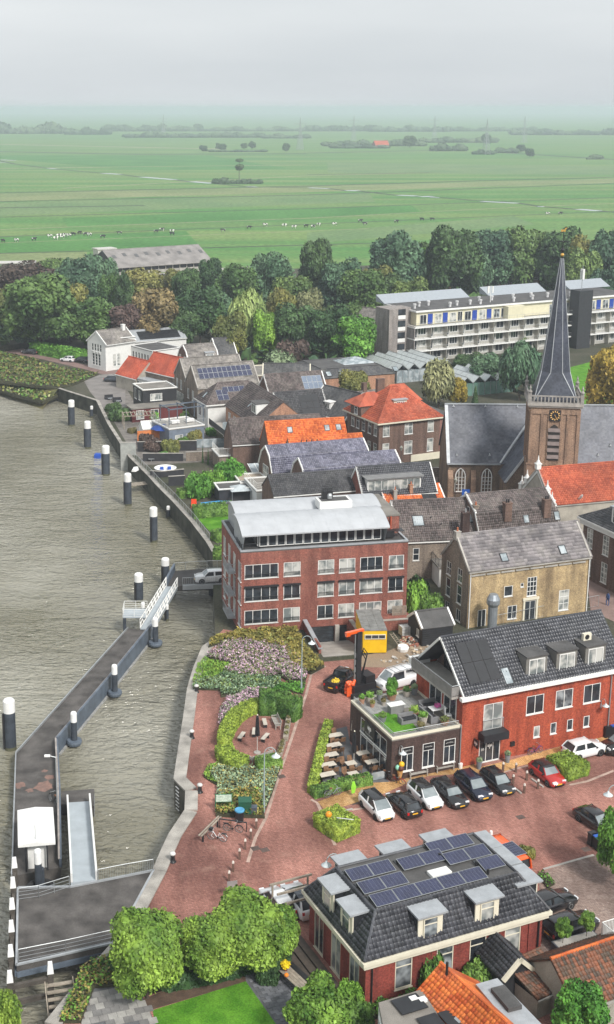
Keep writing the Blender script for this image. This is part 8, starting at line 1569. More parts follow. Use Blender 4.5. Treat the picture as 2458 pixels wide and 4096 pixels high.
m=MB();[m.cyl((x,-.75,1.98),(x,.75,1.98),.03,.03,5)for x in(-1.8,-.9,0,.7)];m.cyl((-2,-.7,2.0),(.9,-.7,2.0),.03,.03,5);m.cyl((-2,.7,2.0),(.9,.7,2.0),.03,.03,5);m.build('roof_rack',[GALV],vn)
pk=park('black pickup truck with yellow rope in its open bed','i',(410,735),58,'pickup',PB,name='pickup_truck',cat='pickup',group=None)
m=MB();m.box(-2.4,-.75,1.0,-.6,.75,1.1);m.build('load_bed',[BLACKP],pk);m=MB();[m.box(*b)for b in((-2.5,-.9,.9,-.5,-.76,1.24),(-2.5,.76,.9,-.5,.9,1.24),(-2.54,-.9,.9,-2.42,.9,1.24))];m.build('bed_wall',[PB],pk);link('rope_heap',leaf_cloud('rope_heap',[(-1.6,-.1,1.14,.5,.4,.16)],120,.12,C('yellow_rope',(.75,.55,.05),.8)),pk)
cp=at('o',600,225,2.3);cm=car('bright orange camper van with a solar panel on its roof',(cp.x,cp.y,0),D2(115),'van',POR,None,None,'camper van','camper_van',sc=1.12);solar(cm,Tr(-2.0,-.75,1.99),1.7,1.5,SOLAR);m=MB();m.cyl((1.2,0,1.95),(1.2,0,2.2),.13,.1,8);m.build('roof_vent',[CAPW],cm)
rg=thing('piling_rig','tall black piling rig with an orange head between pickup and van','piling rig',at('i',485,800),D2(30));p,hh=dist_h('i',485,800,258)
m=MB();m.box(-.28,-.28,.8,.28,.28,hh-.1);m.build('mast',[BLACKW],rg);m=MB();[m.box(-.42,-.06,1+k*.8,-.28,.06,1.5+k*.8)for k in range(int(hh-2))];m.cyl((-.38,0,.9),(-.38,0,hh-.4),.05,.05,6);m.build('leader_rail',[GALV],rg);m=MB();m.box(-1.6,-.18,hh-.2,.6,.18,hh+.08);m.box(-1.6,-.14,hh-.38,-1.1,.14,hh-.2);m.build('boom_head',[POR],rg)
m=MB();m.box(-.9,-.8,.3,1.9,.9,1.3);m.box(.6,-.7,1.3,1.8,.8,2.1);m.build('engine_housing',[BLACKP],rg)
for s_ in(-1,1):m=MB();m.prism([(-1.3,-.25),(2.1,-.25),(2.1,.25),(-1.3,.25)],0,.6,0,Tr(0,s_*.95,0));m.build('crawler_track',[TYRE],rg)
for k in range(3):m=MB();m.tube([(.3,-.3+.15*k,1.5),(1.0,-.3+.15*k,4.5-k*.4),(.5,-.3+.15*k,5.2-k*.3),(.3,-.2,4.2)],.05,5);m.build('hydraulic_hose',[BLACKP],rg)
p=at('i',430,815);t=thing('orange_drilling_tool','knobbly bright orange drilling tool standing beside the pickup','drilling tool',p);m=MB();r_=random.Random(3);[m.ball((r_.uniform(-.5,.5),r_.uniform(-.4,.4),.3+r_.random()*1.3),.2,0,7)for _ in range(26)];m.box(-.4,-.3,0,.4,.3,1.5);m.build('tool_body',[POR],t)
yA,yB=at('i',535,458),at('i',735,455);yc=thing('site_cabin','bright yellow site cabin with a flat grey roof and a strip window','site cabin',yA,math.atan2((yB-yA).y,(yB-yA).x));yw=(yB-yA).length;p,yh=dist_h('i',535,458,262);YEL=C('cabin_yellow',(.78,.47,.008),.5,.08)
m=MB();m.box(0,0,.12,yw,6.2,yh);m.build('wall',[YEL],yc);boxes('roof_sheet',C('felt_grey',(.2,.2,.19),.85,.25),yc,[(-.05+i*(yw+.1)/3,-.05+j*2.1,yh,-.05+(i+1)*(yw+.1)/3-.02,2.0+j*2.1,yh+.05)for i in range(3)for j in range(3)])
window(yc,Tr(.15,-.12,yh*.64),yw-.3,yh*.2,'v3',CREAM,GLASS,False);m=MB();m.box(yw+.02,.2,.12,yw+.08,1.1,yh*.9);m.build('door',[BLACKP],yc)
bs=house('black_shed','black boarded garden shed with white verges behind the building plot','shed',at('i',1040,250,2.1),at('i',1300,218,2.1),3.8,2.1,hr=3.4,walls=BLACKW,roofm=BITU,trim=WHITE,verge='out',over=.15,gutter=False,wins=dict(l=[(2.3,.8,.7,.9,'v2')]));boxes('wall_board',BLACKW,bs,[(.02,-.04,.05+k*.26,HOUSES[bs.name][0]-.02,-.001,.28+k*.26)for k in range(8)])
ib=thing('container_tank','white caged liquid container beside the black shed','container tank',at('i',890,300),.3);m=MB();m.box(-.55,-.5,.15,.55,.5,1.15);m.build('tank',[C('tank_white',(.6,.61,.6),.5)],ib);m=MB();[m.cyl((x,y,.1),(x,y,1.2),.02,.02,4)for x in(-.57,-.2,.2,.57)for y in(-.52,.52)];[m.tube([(-.57,-.52,z),(.57,-.52,z),(.57,.52,z),(-.57,.52,z),(-.57,-.52,z)],.02,4)for z in(.15,.5,.85,1.2)];m.build('cage',[GALV],ib)
lp=at('i',875,420);t=thing('ladder','pale ladder leaning on the rubble heap','ladder',lp,.6);m=MB();[m.cyl((x,0,.1),(x,2.0,1.3),.04,.04,5)for x in(-.25,.25)];m.build('stile',[WOOD],t)
for k in range(8):m=MB();m.cyl((-.25,.15+k*.24,.2+k*.145),(.25,.15+k*.24,.2+k*.145),.025,.025,5);m.build('rung',[WOOD],t)
p=at('i',875,430);t=thing('bulk_bag','white bulk bag of sand at the foot of the ladder','bulk bag',p);m=MB();m.lathe([(.62,0),(.7,.35),(.6,.6),(.3,.5),(.02,.5)],9);m.build('bag',[CAPW],t)
def heap(name,label,s,poly,mats,n,size,z):
 x,y=scatter([at(s,*p)for p in poly],n);c=(x.mean(),y.mean());m=MB();r_=random.Random(5);R=max(abs(x-c[0]).max(),.1)
 for a,b in zip(x,y):q=size*(.4+r_.random());h=z*max(0,1-math.hypot(a-c[0],b-c[1])/R*.9);m.box(-q,-q*.6,-q*.3,q,q*.6,q*.3,r_.randrange(len(mats)),Matrix.Translation((a,b,h+q*.2))@Matrix.Rotation(r_.random()*6,4,'Z')@Matrix.Rotation(r_.uniform(-.5,.5),4,'X'))
 o=m.build(name,mats);tag(o,label,name.replace('_',' '),kind='stuff')
RUB=[C('rubble_red',(.3,.12,.08),.9,.3),C('rubble_tan',(.45,.35,.24),.9,.3),C('rubble_grey',(.42,.4,.37),.9,.3)]
heap('rubble','broken brick rubble heap beside the black shed','i',((850,340),(940,300),(1010,370),(960,430),(870,420)),RUB[:1]+RUB,14,.22,.8);heap('debris','pale stones and debris on the building plot','i',((880,480),(1100,380),(1180,480),(1060,560),(760,540),(600,520)),RUB[1:],3.2,.18,.25);heap('timber','planks and boards stacked behind the white van','i',((940,580),(1060,560),(1060,640),(960,640)),[WOOD,RUB[1],CAPW],5,.35,.5)
for k,(x,y)in enumerate(((1040,500),(1115,490))):m=MB();m.box(-.6,-.5,0,.6,.5,.12);o=m.build('concrete_slab',[CONC],None,Matrix.Translation(at('i',x,y,.35))@Matrix.Rotation(.4+k,4,'Z')@Matrix.Rotation(.35,4,'X'));tag(o,('pale concrete slab lying beside the red building balcony','second concrete slab next to the white stones')[k],'concrete slab')
p=P(1968,2535,0);q,fh_=dist_h('b',525,1345,1035);fl=thing('kitchen_flue','large galvanised flue with a flared cap behind the black tiled roof','flue',p);m=MB();m.cyl((0,0,0),(0,0,fh_-1.5),.55,.55,14);m.build('duct',[C('flue_steel',(.3,.33,.36),.4,.1,metal=.5)],fl);m=MB();m.lathe([(.55,fh_-1.5),(.78,fh_-1.1),(.78,fh_-.6),(.5,fh_-.05),(.45,fh_)],14);m.build('cap',[C('flue_steel',(.3,.33,.36),.4,.1,metal=.5)],fl)
fn=thing('mesh_fence','thin wire mesh fence in front of the ochre house','fence',at('b',560,1290));rail(fn,[at('b',*p)-at('b',560,1290)for p in((560,1290),(950,1210),(1360,1130))],1.5,GALV,.5,'mesh',True,2.6,.008)
#furniture of square and quay
def lamp(label,s,x,y,rz,z=0,h=6.2):return gooseneck_lamp(label,at(s,x,y,z)*Vector((1,1,0))if False else at(s,x,y),h,rz)
for a in(('curved lamp beside the street at the aster bed','h',1180,665,0),('curved lamp in the yellow planting by the green bin','m',862,425,0)):lamp(*a)
q=at('m',1400,880,5.3);gooseneck_lamp('curved lamp behind the corner of the mansard roof',(q.x+.9,q.y+.3,0),6.2,3.4);q=at('l',1440,690,5.4);gooseneck_lamp('curved lamp at the east edge of the square',(q.x+.95,q.y+.2,0),6.2,3.3)
wall_lamp('curved wall lamp on the brown cafe corner',HOUSES[cafe.name][5]@Tr(.75,-.02,2.9));wall_lamp('curved wall lamp high on the red brick wall',HOUSES[red.name][5]@Tr(15.6,-.02,3.6))
for x,y,s,lab in((290,678,'h','mooring bollard at the corner of the blue green plants'),(250,1068,'h','mooring bollard halfway along the promenade'),(318,256,'m','mooring bollard beside the quay recess'),(88,846,'m','mooring bollard nearest the ferry landing')):mooring_bollard(lab,at(s,x,y))
for s,x,y,lab in(('m',797,565,'bollard of the square nearest the planting'),('m',750,652,'second bollard from the planting in the line'),('m',703,738,'third bollard from the planting in the line'),('m',655,822,'fourth bollard from the planting in the line'),('m',600,928,'fifth bollard from the planting in the line'),('m',567,1012,'last bollard of the line before the old sign post'),('l',660,502,'bollard on the yellow pavement edge'),('l',750,570,'bollard between the pavement and the white stripe'),('l',845,642,'bollard beside the red car nose'),('l',730,678,'bollard at the tip of the empty bay'),('l',637,602,'bollard beside the anthracite hatchback'),('l',552,496,'bollard behind the anthracite hatchback')):brick_bollard(lab,at(s,x,y))
for k,(a,b)in enumerate((((640,635),(705,685)),((790,562),(890,632)))):p0,p1=at('l',*a),at('l',*b);m=MB();d=p1-p0;m.box(0,-.09,.0,d.length,.09,.12,0,frame(p0,d));o=m.build('bay_kerb',[CONC]);tag(o,('pale kerb stone beside the anthracite hatchback','pale kerb stone beside the red car')[k],'kerb stone')
A21=D2(21)
bench('grey wooden bench under the first cafe window from the corner',at('k',1000,545),A21,1.9);bench('grey wooden bench under the last cafe window by the bin',at('k',1225,495),A21,1.9)
bench('pale wooden bench against the small rounded hedge',at('h',835,1255),D2(215),2.4);bench('heavy pale lounge bench beside the block hedge',at('h',965,960),D2(-80),2.0)
for s,x,y,a,lab in(('h',868,960,-85,'plain plank bench nearest the block hedge'),('h',672,1075,70,'plain plank bench by the curved hedge'),('h',872,1085,65,'plain plank bench right of the closed parasol'),('h',780,1040,85,'short plank bench behind the closed parasol')):
 t=thing('plank_bench',lab,'bench',at(s,x,y),D2(a),'plank benches of the seating place');m=MB();m.box(-.7,-.2,.4,.7,.2,.46);m.build('seat',[C('pale_plank',(.48,.44,.38),.8)],t);boxes('leg',DKFRAME,t,[(x_-.04,-.18,0,x_+.04,.18,.4)for x_ in(-.5,.5)])
for a,b,lab in(((1075,900),(1045,1095),'long weathered planter beside the street, nearest the block hedge'),((1025,1120),(990,1240),'short weathered planter beside the small rounded hedge')):
 p0,p1=at('h',*a),at('h',*b);d=p1-p0;t=thing('street_planter',lab,'planter',p0,math.atan2(d.y,d.x));m=MB();m.box(0,-.25,0,d.length,.25,.5);m.build('box',[WOOD],t);link('plants',leaf_cloud('plants',[(d.length*f,0,.55,.35,.22,.22)for f in(.15,.38,.62,.85)],260,.08,LEAVES['autumn'],.6),t)
parasol_closed('closed black parasol in the middle of the seating place',at('h',805,1192),3.9);parasol_closed('closed black parasol on the cafe terrace',at('k',458,445),3.4)
sheet('cafe_terrace',[at('k',*p)for p in((240,160),(400,120),(430,270),(770,600),(600,610),(300,610),(160,590))],.026,PAVE_GREY)
TBL=C('table_top_pale',(.52,.47,.4),.7,.1,2);RATT=C('rattan',(.2,.11,.06),.8,.25,3)
def table(label,s,x,y,a,L=1.5,n=2,W=.75):
 t=thing('terrace_table',label,'table',at(s,x,y),a,'pale tables of the cafe terrace');boxes('table_plank',TBL,t,[(-L/2,-W/2+k*W/3,.71,L/2,-W/2+(k+1)*W/3-.015,.76)for k in range(3)]);boxes('leg',DKFRAME,t,[(x_,-.25,0,x_+.06,.25,.71)for x_ in(-L/2+.15,L/2-.2)])
CH_=None
def chair_(p,a,label,group):
 global CH_
 if CH_ is None:
  CH_=t=thing('rattan_chair',label,'chair',p,a,group);m=MB();m.box(-.26,-.25,.4,.26,.25,.47);m.build('seat',[RATT],t);m=MB();m.plate([(-.26,.25,.45),(.26,.25,.45),(.24,.36,.92),(-.24,.36,.92)],.05);m.build('backrest',[RATT],t);boxes('leg',RATT,t,[(x,y,0,x+.04,y+.04,.4)for x in(-.25,.21)for y in(-.24,.2)])
  return t
 c=copy_tree(CH_);c.location=p;c.rotation_euler=(0,0,a);c['label']=label;c['group']=group;return c
ORD=('first','second','third','fourth','fifth')
for i,(x,y)in enumerate(((298,250),(285,335),(258,418),(236,502),(232,585))):
 table('%s table of the hedge row counted from the street end'%ORD[i],'k',x,y,A21)
 for dx in(-.38,.38):
  for dy,r_ in((-.72,math.pi),(.72,0)):
   if i==4 and dy<0:continue
   p=at('k',x,y)+Vector((math.cos(A21)*dx-math.sin(A21)*dy,math.sin(A21)*dx+math.cos(A21)*dy,0));chair_(p,A21+r_,'brown rattan chair, %s side, %s end of the %s hedge row table'%('south' if dy<0 else 'north','hedge' if dx<0 else 'cafe',ORD[i]),'rattan chairs of the cafe terrace')
for x,y,lab in((548,400,'long table by the cafe glass front'),(625,475,'long table at the terrace corner post'),(432,490,'small table under the closed parasol'),(452,580,'table with pale covers beside the front hedge')):
 table(lab,'k',x,y,A21,1.6 if x>500 else 1.0)
 for dx,dy,r_ in((-.4,-.75,math.pi),(.4,-.75,math.pi),(-.4,.75,0),(.4,.75,0)):p=at('k',x,y)+Vector((math.cos(A21)*dx-math.sin(A21)*dy,math.sin(A21)*dx+math.cos(A21)*dy,0));chair_(p,A21+r_,'rattan chair, %s side, %s end of %s'%('south' if dy<0 else 'north','west' if dx<0 else 'east',lab.replace('table with pale covers beside the front hedge','the pale covered table')),'rattan chairs of the cafe terrace')
t=thing('ice_cream_figure','giant ice cream cone figure with yellow and brown scoops by the cafe corner','ice cream figure',at('k',848,598));m=MB();m.lathe([(.2,.0),(.22,.1),(.05,.15),(.27,1.15),(.3,1.25),(.02,1.2)],12);m.build('cone',[C('wafer',(.62,.33,.1),.7,.15,6)],t)
for c,z,cl_,nm in(((.12,0),1.85,(.8,.45,.02),'yellow'),((.05,-.12),1.5,(.1,.03,.02),'brown'),((-.18,.05),1.5,(.3,.65,.5),'mint')):m=MB();m.ball((c[0],c[1],z),.27,0,10);m.build('scoop',[C('scoop_'+nm,cl_,.5,.05)],t,None,True)
pl=[planter_pot('tall grey pot with a clipped ball %s the cafe door'%w_,at('l',x,y))for x,y,w_ in((350,475,'west of'),(588,420,'east of'))]
t=thing('ash_bin','small pale bin at the drainpipe of the cafe','bin',at('l',195,470));m=MB();m.lathe([(.17,0),(.22,.5),(.02,.48)],10);m.build('body',[CAPW],t)
def bikeat(label,s,x,y,a,col=None,lean=.06,**k):return bicycle(label,Matrix.Translation(at(s,x,y))@Matrix.Rotation(D2(a),4,'Z')@Matrix.Rotation(lean,4,'X'),col,**k)
bikeat('white city bicycle standing at the railing bench','m',465,665,160,PW,basket=True);bikeat('black bicycle in the rack beside the blue lidded bin','m',600,590,-15);bikeat('grey bicycle against the front hedge of the cafe terrace','k',280,715,25,C('bike_grey',(.3,.33,.35),.4));bikeat('black bicycle leaning at the terrace corner glass','k',740,570,-25);bikeat('red and black bicycle lying beside the ice cream figure','k',830,600,-35,C('bike_red',(.3,.03,.03),.4),.35);bikeat('purple bicycle leaning on the red brick wall','l',820,350,24,C('bike_purple',(.2,.06,.25),.4));bikeat('red bicycle near the drainpipe of the red building','l',1240,215,24,C('bike_red',(.3,.03,.03),.4));bikeat('silver bicycle next to the large flower pot','l',1310,200,24,GALV)
m_=at('m',400,620);t=thing('lean_rail','wooden leaning rail beside the white bicycle','rail',m_,D2(62));boxes('rail_plank',WOOD,t,[(-1.6,y,.75,1.9,y+.13,.82)for y in(-.15,.08)]);boxes('post',DKFRAME,t,[(x,-.08,0,x+.08,.08,.75)for x in(-1.2,1.4)])
t=thing('bike_rack','low dark bicycle rack with a flat top rail','bike rack',at('m',600,575),D2(-15));boxes('post',DKFRAME,t,[(x,-.04,0,x+.06,.04,.85)for x in(-1.2,1.15)]);boxes('top_rail',DKFRAME,t,[(-1.2,-.05,.85,1.21,.05,.92)])
t=thing('information_board','green framed information board with a pale map at the lavender bed','information board',at('m',520,420),.05);boxes('post',C('sign_green',(.02,.13,.06),.5),t,[(x,-.04,0,x+.08,.04,1.75)for x in(-.75,.67)]);boxes('frame',C('sign_green',(.02,.13,.06),.5),t,[(-.75,-.05,.95,.75,-.041,1.75)]);boxes('map_panel',C('map_pale',(.5,.6,.5),.5,.25,6),t,[(-.68,-.07,1.02,.68,-.051,1.68)])
def bin_(label,s,x,y,c,lid,r=.35,h=1.0,sq=False,a=0,name='litter_bin'):
 t=thing(name,label,'bin',at(s,x,y),a);m=MB();m.box(-r,-r*.8,.03,r,r*.8,h)if sq else m.lathe([(r*.85,0),(r,h*.9),(r*1.02,h),(.02,h)],14);m.build('body',[c],t)
 m=MB();m.box(-r-.03,-r*.8-.05,h,r+.03,r*.8+.03,h+.08)if sq else m.lathe([(r*1.08,h),(r*1.08,h+.12),(r*.9,h+.16),(.02,h+.12)],14);m.build('lid',[lid],t)
 if sq:boxes('wheel',TYRE,t,[(x_,r*.7,0,x_+.06,r*.95,.16)for x_ in(-r,r-.06)])
GRN=C('bin_green',(.015,.09,.05),.5);BLU=C('bin_blue',(.02,.1,.42),.4)
bin_('big green box shaped litter bin in the yellow planting','m',700,440,GRN,GRN,.55,1.35,True);bin_('round dark bin with a bright blue lid','m',655,500,BLACKP,C('lid_sky_blue',(.08,.3,.5),.4),.4,1.0);bin_('small blue grey cabinet beside the green litter bin','m',772,450,STEEL,STEEL,.3,.8,True)
for x,y,lid,lab in((1300,1110,BLACKP,'dark wheelie bin with a dark lid beside the black car'),(1335,1130,BLU,'dark wheelie bin with a blue lid under the tree'),(1365,1160,GRN,'wheelie bin with a green lid closest to the hedge')):bin_(lab,'l',x,y,BLACKP,lid,.32,1.05,True,A21,'wheelie_bin')
for x,y,lid,lab in((1420,205,BLACKP,'black wheelie bin by the drainpipe of the red building'),(1470,195,BLU,'black wheelie bin with a blue lid by the drainpipe')):bin_(lab,'l',x,y,BLACKP,lid,.35,1.1,True,A21,'wheelie_bin')
t=thing('old_sign_post','weathered leaning sign plate on a short post in the square','sign',at('m',628,1150),.2);m=MB();m.box(-.06,-.06,0,.06,.06,1.5);m.build('post',[WOOD],t);m=MB();m.box(-.75,-.08,1.0,.06,-.061,1.55);m.build('plate',[GALV],t)
p=at('a',318,1200);t=thing('parking_sign','blue square road sign on a pole before the church wall','road sign',p);q,h_s=dist_h('a',318,1200,1090);m=MB();m.cyl((0,0,0),(0,0,h_s),.06,.06,6);m.build('pole',[GALV],t);m=MB();m.box(-.6,-.1,h_s-1.25,.6,-.06,h_s);m.build('panel',[BLU],t);m=MB();m.add([(0,-.11,h_s-.25),(.3,-.11,h_s-.65),(-.3,-.11,h_s-.65)],[(0,2,1)]);m.box(-.14,-.115,h_s-1.05,.14,-.105,h_s-.65);m.build('arrow',[WHITE],t);m=MB();m.box(-.55,-.1,h_s-1.9,.55,-.06,h_s-1.3);m.build('sub_plate',[WHITE],t)
for s,x,y,h,lab in(('s',748,820,4.6,'old lantern on the lane below the red hipped villa'),('a',235,1210,4.2,'old lantern beside the first church buttress')):
 t=thing('lantern_post',lab,'lantern',at(s,x,y));m=MB();m.cyl((0,0,0),(0,0,h-.7),.08,.05,8);m.build('pole',[BLACKP],t);m=MB();m.lathe([(.12,h-.7),(.26,h-.2),(.28,h-.15),(.05,h+.15)],8);m.build('lantern',[C('lantern_glass',(.3,.3,.26),.3)],t)
t=thing('glass_windscreen','clear glass windscreen between dark posts of the cafe terrace','windscreen',at('k',600,590),A21);boxes('post',BLACKP,t,[(x,-.04,0,x+.07,.04,1.9)for x in(0,1.5)]);boxes('pane',GLASS_S,t,[(.08,-.01,.1,1.49,.01,.85)])
p=at('k',432,690);t=thing('green_banner','bright green leaf shaped banner on the terrace hedge','banner',p,A21);m=MB();m.plate([Vector((x,-.5,z))for x,z in((-.15,.3),(.15,.3),(.28,.9),(.1,1.45),(-.1,1.45),(-.22,.9))],.04);m.build('cloth',[C('banner_green',(.3,.7,.05),.6)],t)
p=at('k',180,880,1.0);m=MB();m.cyl((0,0,0),(2.6,-1.6,.6),.04,.04,6);o=m.build('barrier_pole',[CAPW],None,Matrix.Translation(p));tag(o,'white pole resting across the island hedge','pole');m=MB();m.ball((0,0,.2),.28,0,8);o=m.build('warning_lamp',[C('lamp_orange',(.8,.3,.02),.4)],None,Matrix.Translation(at('k',245,885,1.3)));tag(o,'orange warning lamp on the island hedge','warning lamp')
#roof terrace of the cafe
def on(x,y,z=0):return cWm@Vector((x,y,TZ+z))
rz_=math.atan2(cWm[1][0],cWm[0][0])
for i,(x,y,r,h,lf,lab)in enumerate(((.8,7.6,.3,.6,'bright','pot with fresh green leaves at the far terrace corner'),(1.6,7.5,.45,.7,'bright','wide pot with bright leaves in the terrace corner group'),(2.7,7.6,.3,.7,'silver','pale pot with silver leaves in the terrace corner group'),(3.9,7.4,.5,.6,'hedge','square based pot with the tall green shrub'),(5.6,7.5,.4,.6,'hedge','terracotta pot with low green leaves by the parapet'),(6.5,7.6,.35,.7,'silver','grey pot with pale grasses by the parapet'),(1.4,6.6,.25,.4,'olive','small pot before the corner group'),(2.6,6.6,.25,.4,'autumn','small brown pot before the corner group'),(.9,3.6,.4,.5,'hedge','round green plant near the glass front'),(4.0,3.2,.5,.7,'lime','big pot with yellow green foliage between the sofas'),(4.3,2.0,.45,.7,'bright','wooden tub with a clipped green ball'),(3.4,.8,.4,.4,'autumn','pot with orange red flowers at the front rail'),(6.0,1.0,.4,.4,'olive','pot with yellowing herbs at the front rail'))):
 planter_pot(lab,on(x,y),r,h,'pots on the cafe roof terrace',C(('pot_terracotta','pot_pale','pot_grey2')[i%3],((.36,.2,.13),(.42,.38,.33),(.2,.21,.22))[i%3],.8),lf)
tree_t=tree('terrace_shrub','tall green shrub growing in the square based pot',*on(3.9,7.4)[:2],.6,1.7,'broad','bright',None,False,TZ+.5,.0,'shrub')
def sofa(label,x,y,L,a):
 t=thing('garden_sofa',label,'sofa',on(x,y),rz_+a);m=MB();m.box(-L/2,-.4,.05,L/2,.4,.4);m.build('base',[C('sofa_grey',(.17,.17,.175),.9)],t);m=MB();m.box(-L/2,.25,.4,L/2,.42,.85);m.build('backrest',[C('sofa_grey',(.17,.17,.175),.9)],t);boxes('armrest',C('sofa_grey',(.17,.17,.175),.9),t,[(x_,-.4,.4,x_+.16,.25,.65)for x_ in(-L/2,L/2-.16)]);boxes('cushion',DKFRAME,t,[(-L/2+.18+k*(L-.36)/2,-.38,.4,-L/2+.16+(k+1)*(L-.36)/2,.24,.52)for k in range(2)])
sofa('dark grey sofa on the artificial turf',3.0,2.6,1.7,0);sofa('long grey sofa along the terrace dining place',5.2,2.6,2.4,math.pi/2);sofa('grey sofa at the back of the dining place',6.2,4.4,1.8,0)
t=thing('glass_table','pale terrace dining table with a pink flower bunch','table',on(6.4,3.0),rz_);boxes('top',CAPW,t,[(-.8,-.5,.7,.8,.5,.74)]);boxes('leg',GALV,t,[(x,y,0,x+.06,y+.06,.7)for x in(-.7,.64)for y in(-.4,.34)]);link('flowers',leaf_cloud('flowers',[(0,0,.95,.3,.3,.2)],90,.1,C('flower_pink',(.6,.12,.35),.8),.7),t)
t=thing('white_lounger','white folding chair at the glass doors of the terrace','chair',on(6.9,1.9),rz_+1.2);boxes('seat',CAPW,t,[(-.3,-.3,.4,.3,.3,.45)]);boxes('backrest',CAPW,t,[(-.3,.3,.45,.3,.36,1.15)]);boxes('leg',CAPW,t,[(x,y,0,x+.05,y+.05,.4)for x in(-.3,.25)for y in(-.3,.25)])
t=thing('barbecue','white topped outdoor kitchen block on the roof terrace','outdoor kitchen',on(3.0,4.9),rz_);boxes('block',C('slate_block',(.2,.2,.2),.8),t,[(-.7,-.35,0,.7,.35,.8)]);boxes('worktop',CAPW,t,[(-.8,-.4,.8,.8,.4,.87)])
for q in((5.2,.05,'v2'),(2.6,.05,'v2')):window(red,side_mats(RW,RD)['l'][0]@Tr(q[0],-.08,TZ+.02),2.2,2.3,q[2],WHITE,GLASS,False)
#bottom edge: garden and small roofs
R0,R1=at('o',130,1190,5.2),at('o',660,1670,5.2);d=(R1-R0).normalized();n_=Vector((d.y,-d.x,0));oh=house('orange_pantile_house','house with a weathered orange pantile roof at the bottom edge','house',R0+n_*3.0,R0+n_*3.0+d*11,6.0,2.8,hr=5.1,walls=BR_RED,roofm=T_ORANGE,tile=(.27,.33,(0,)),solo=300,over=.15,trim=BR_RED)
pipe(oh,.9,2.75,4.8,6.0,.09,BLACKP,'flue');m=MB();m.box(0,0,0,.5,.5,.12);m.build('vent_tile',[GALV],oh,on_plane(oh,0,3.6,1.6,.05))
FP_=[at('n',775,1615,4.0),at('n',1140,1503,4.0),at('n',1400,1900,4.0),at('n',860,2050,4.0)];t,o=poly_thing('flat_annex','flat grey roofed annex with black solar panels beside the orange roof','annex',FP_,-.2,3.7,RENDER_W,'wall');m=MB();m.prism([(p.x-o.x,p.y-o.y)for p in FP_],3.7,4.0);m.build('flat_roof',[GRAVEL_R],t)
Mx=frame(Vector((0,0,0)),FP_[1]-FP_[0])
for x,y in((1.0,-1.8),(1.6,-3.9),(3.1,-4.0)):solar(t,Mx@Tr(x-.3,y,4.12),1.9 if x==1.0 else 1.4,1.5,SOLARB)
Ml=frame((FP_[0].x-o.x,FP_[0].y-o.y,0),FP_[3]-FP_[0])
for k in range(2):window(t,Ml@Tr(.5+k*1.5,-.08,1.5),1.2,1.9,'v2',WHITE,GLASS,False)
for k in range(2):m=MB();m.box(1.9+k*.5,-.9-k*.3,4.0,2.4+k*.5,-.5-k*.3,4.2);m.build('roof_light',[CAPW],t,Mx)
FQ=[at('o',400,1352,4.4),at('o',570,1305,4.4),at('o',930,1680,4.4),at('o',690,1700,4.4)];t,o=poly_thing('flat_dormer_block','grey flat roof block with a raised dark hatch behind the orange ridge','annex',FQ,0,4.3,RENDER_G,'wall');m=MB();m.prism([(p.x-o.x,p.y-o.y)for p in FQ],4.3,4.45);m.build('flat_roof',[ZINC],t);Mq=frame(Vector((0,0,0)),FQ[3]-FQ[0]);m=MB();m.box(1.0,.5,4.45,3.1,1.5,4.75,0);m.build('roof_hatch',[BITU],t,Mq)
ss=house('little_black_shed','little black shed with a tiled pitched roof and white verges beside the mansard house','shed',at('o',612,1325,1.9),at('o',868,1250,1.9),4.2,1.9,axis='y',hr=3.2,walls=BLACKW,roofm=T_BLACK,trim=CREAM,verge='out',over=.15,gutter=False,tile=(.27,.32,(0,1)),solo=150)
ms=house('mossy_tiled_barn','old low barn with mossy brown pantiles and an orange ridge','barn',at('o',1190,1560,2.0),at('o',1500,1450,2.0),5.5,2.0,hr=4.0,walls=RENDER_G,roofm=T_MOSSY,ridge_m=T_ORANGE,trim=CONC,tile=(.25,.32,(0,1)),solo=200,W=7,over=.15)
lt2=house('lean_to_shed','low rendered lean to with rusty brown pantiles','shed',at('o',885,1475,1.5),at('o',1150,1350,1.5),3.0,1.5,profile=[(0,0),(1,.7)],walls=RENDER_G,roofm=T_MOSSY,trim=CONC,tile=(.25,.32,(0,)),solo=120,over=.1)
wb=thing('white_balcony','white slatted balcony corner at the east edge','balcony',at('o',1385,960,2.6)*Vector((1,1,0)),D2(24));m=MB();m.box(0,0,2.3,3,-3.4,2.5);m.build('deck',[CONC],wb);rail(wb,[(3,0,2.5),(0,0,2.5),(0,-3.3,2.5)],1.1,WHITE,.13,'slatted_rail',True,1.6,.03);boxes('post',WHITE,wb,[(.05,-.2,0,.2,-.05,2.3),(.05,-3.3,0,.2,-3.15,2.3)])
pA_,pB_=at('o',1045,1140),at('o',1370,1050);d=pB_-pA_;t=thing('long_planter','long dark planter box with pale gravel behind the mansard house','planter',pA_,math.atan2(d.y,d.x));boxes('box',STEEL,t,[(0,0,0,d.length,.9,.75)]);boxes('gravel_fill',CONC,t,[(.08,.08,.751,d.length-.08,.82,.78)])
for k,f in enumerate((.18,.75)):q=pA_+d*f+Vector((-.15,.4,0));tree('planter_tree',('small bushy tree at the near end of the long planter','small bushy tree at the far end of the long planter')[k],q.x,q.y,.6,2.0,'broad','lime','little trees in the long planter',True,.7,.35)
tb=thing('garden_table','long weathered garden table on the grey terrace','table',at('p',1335,765),D2(-57));boxes('table_plank',WOOD,tb,[(-1.6,-.45+k*.23,.72,1.6,-.24+k*.23,.78)for k in range(4)]);boxes('leg',BLACKP,tb,[(x,-.35,0,x+.12,.35,.72)for x in(-1.3,1.2)])
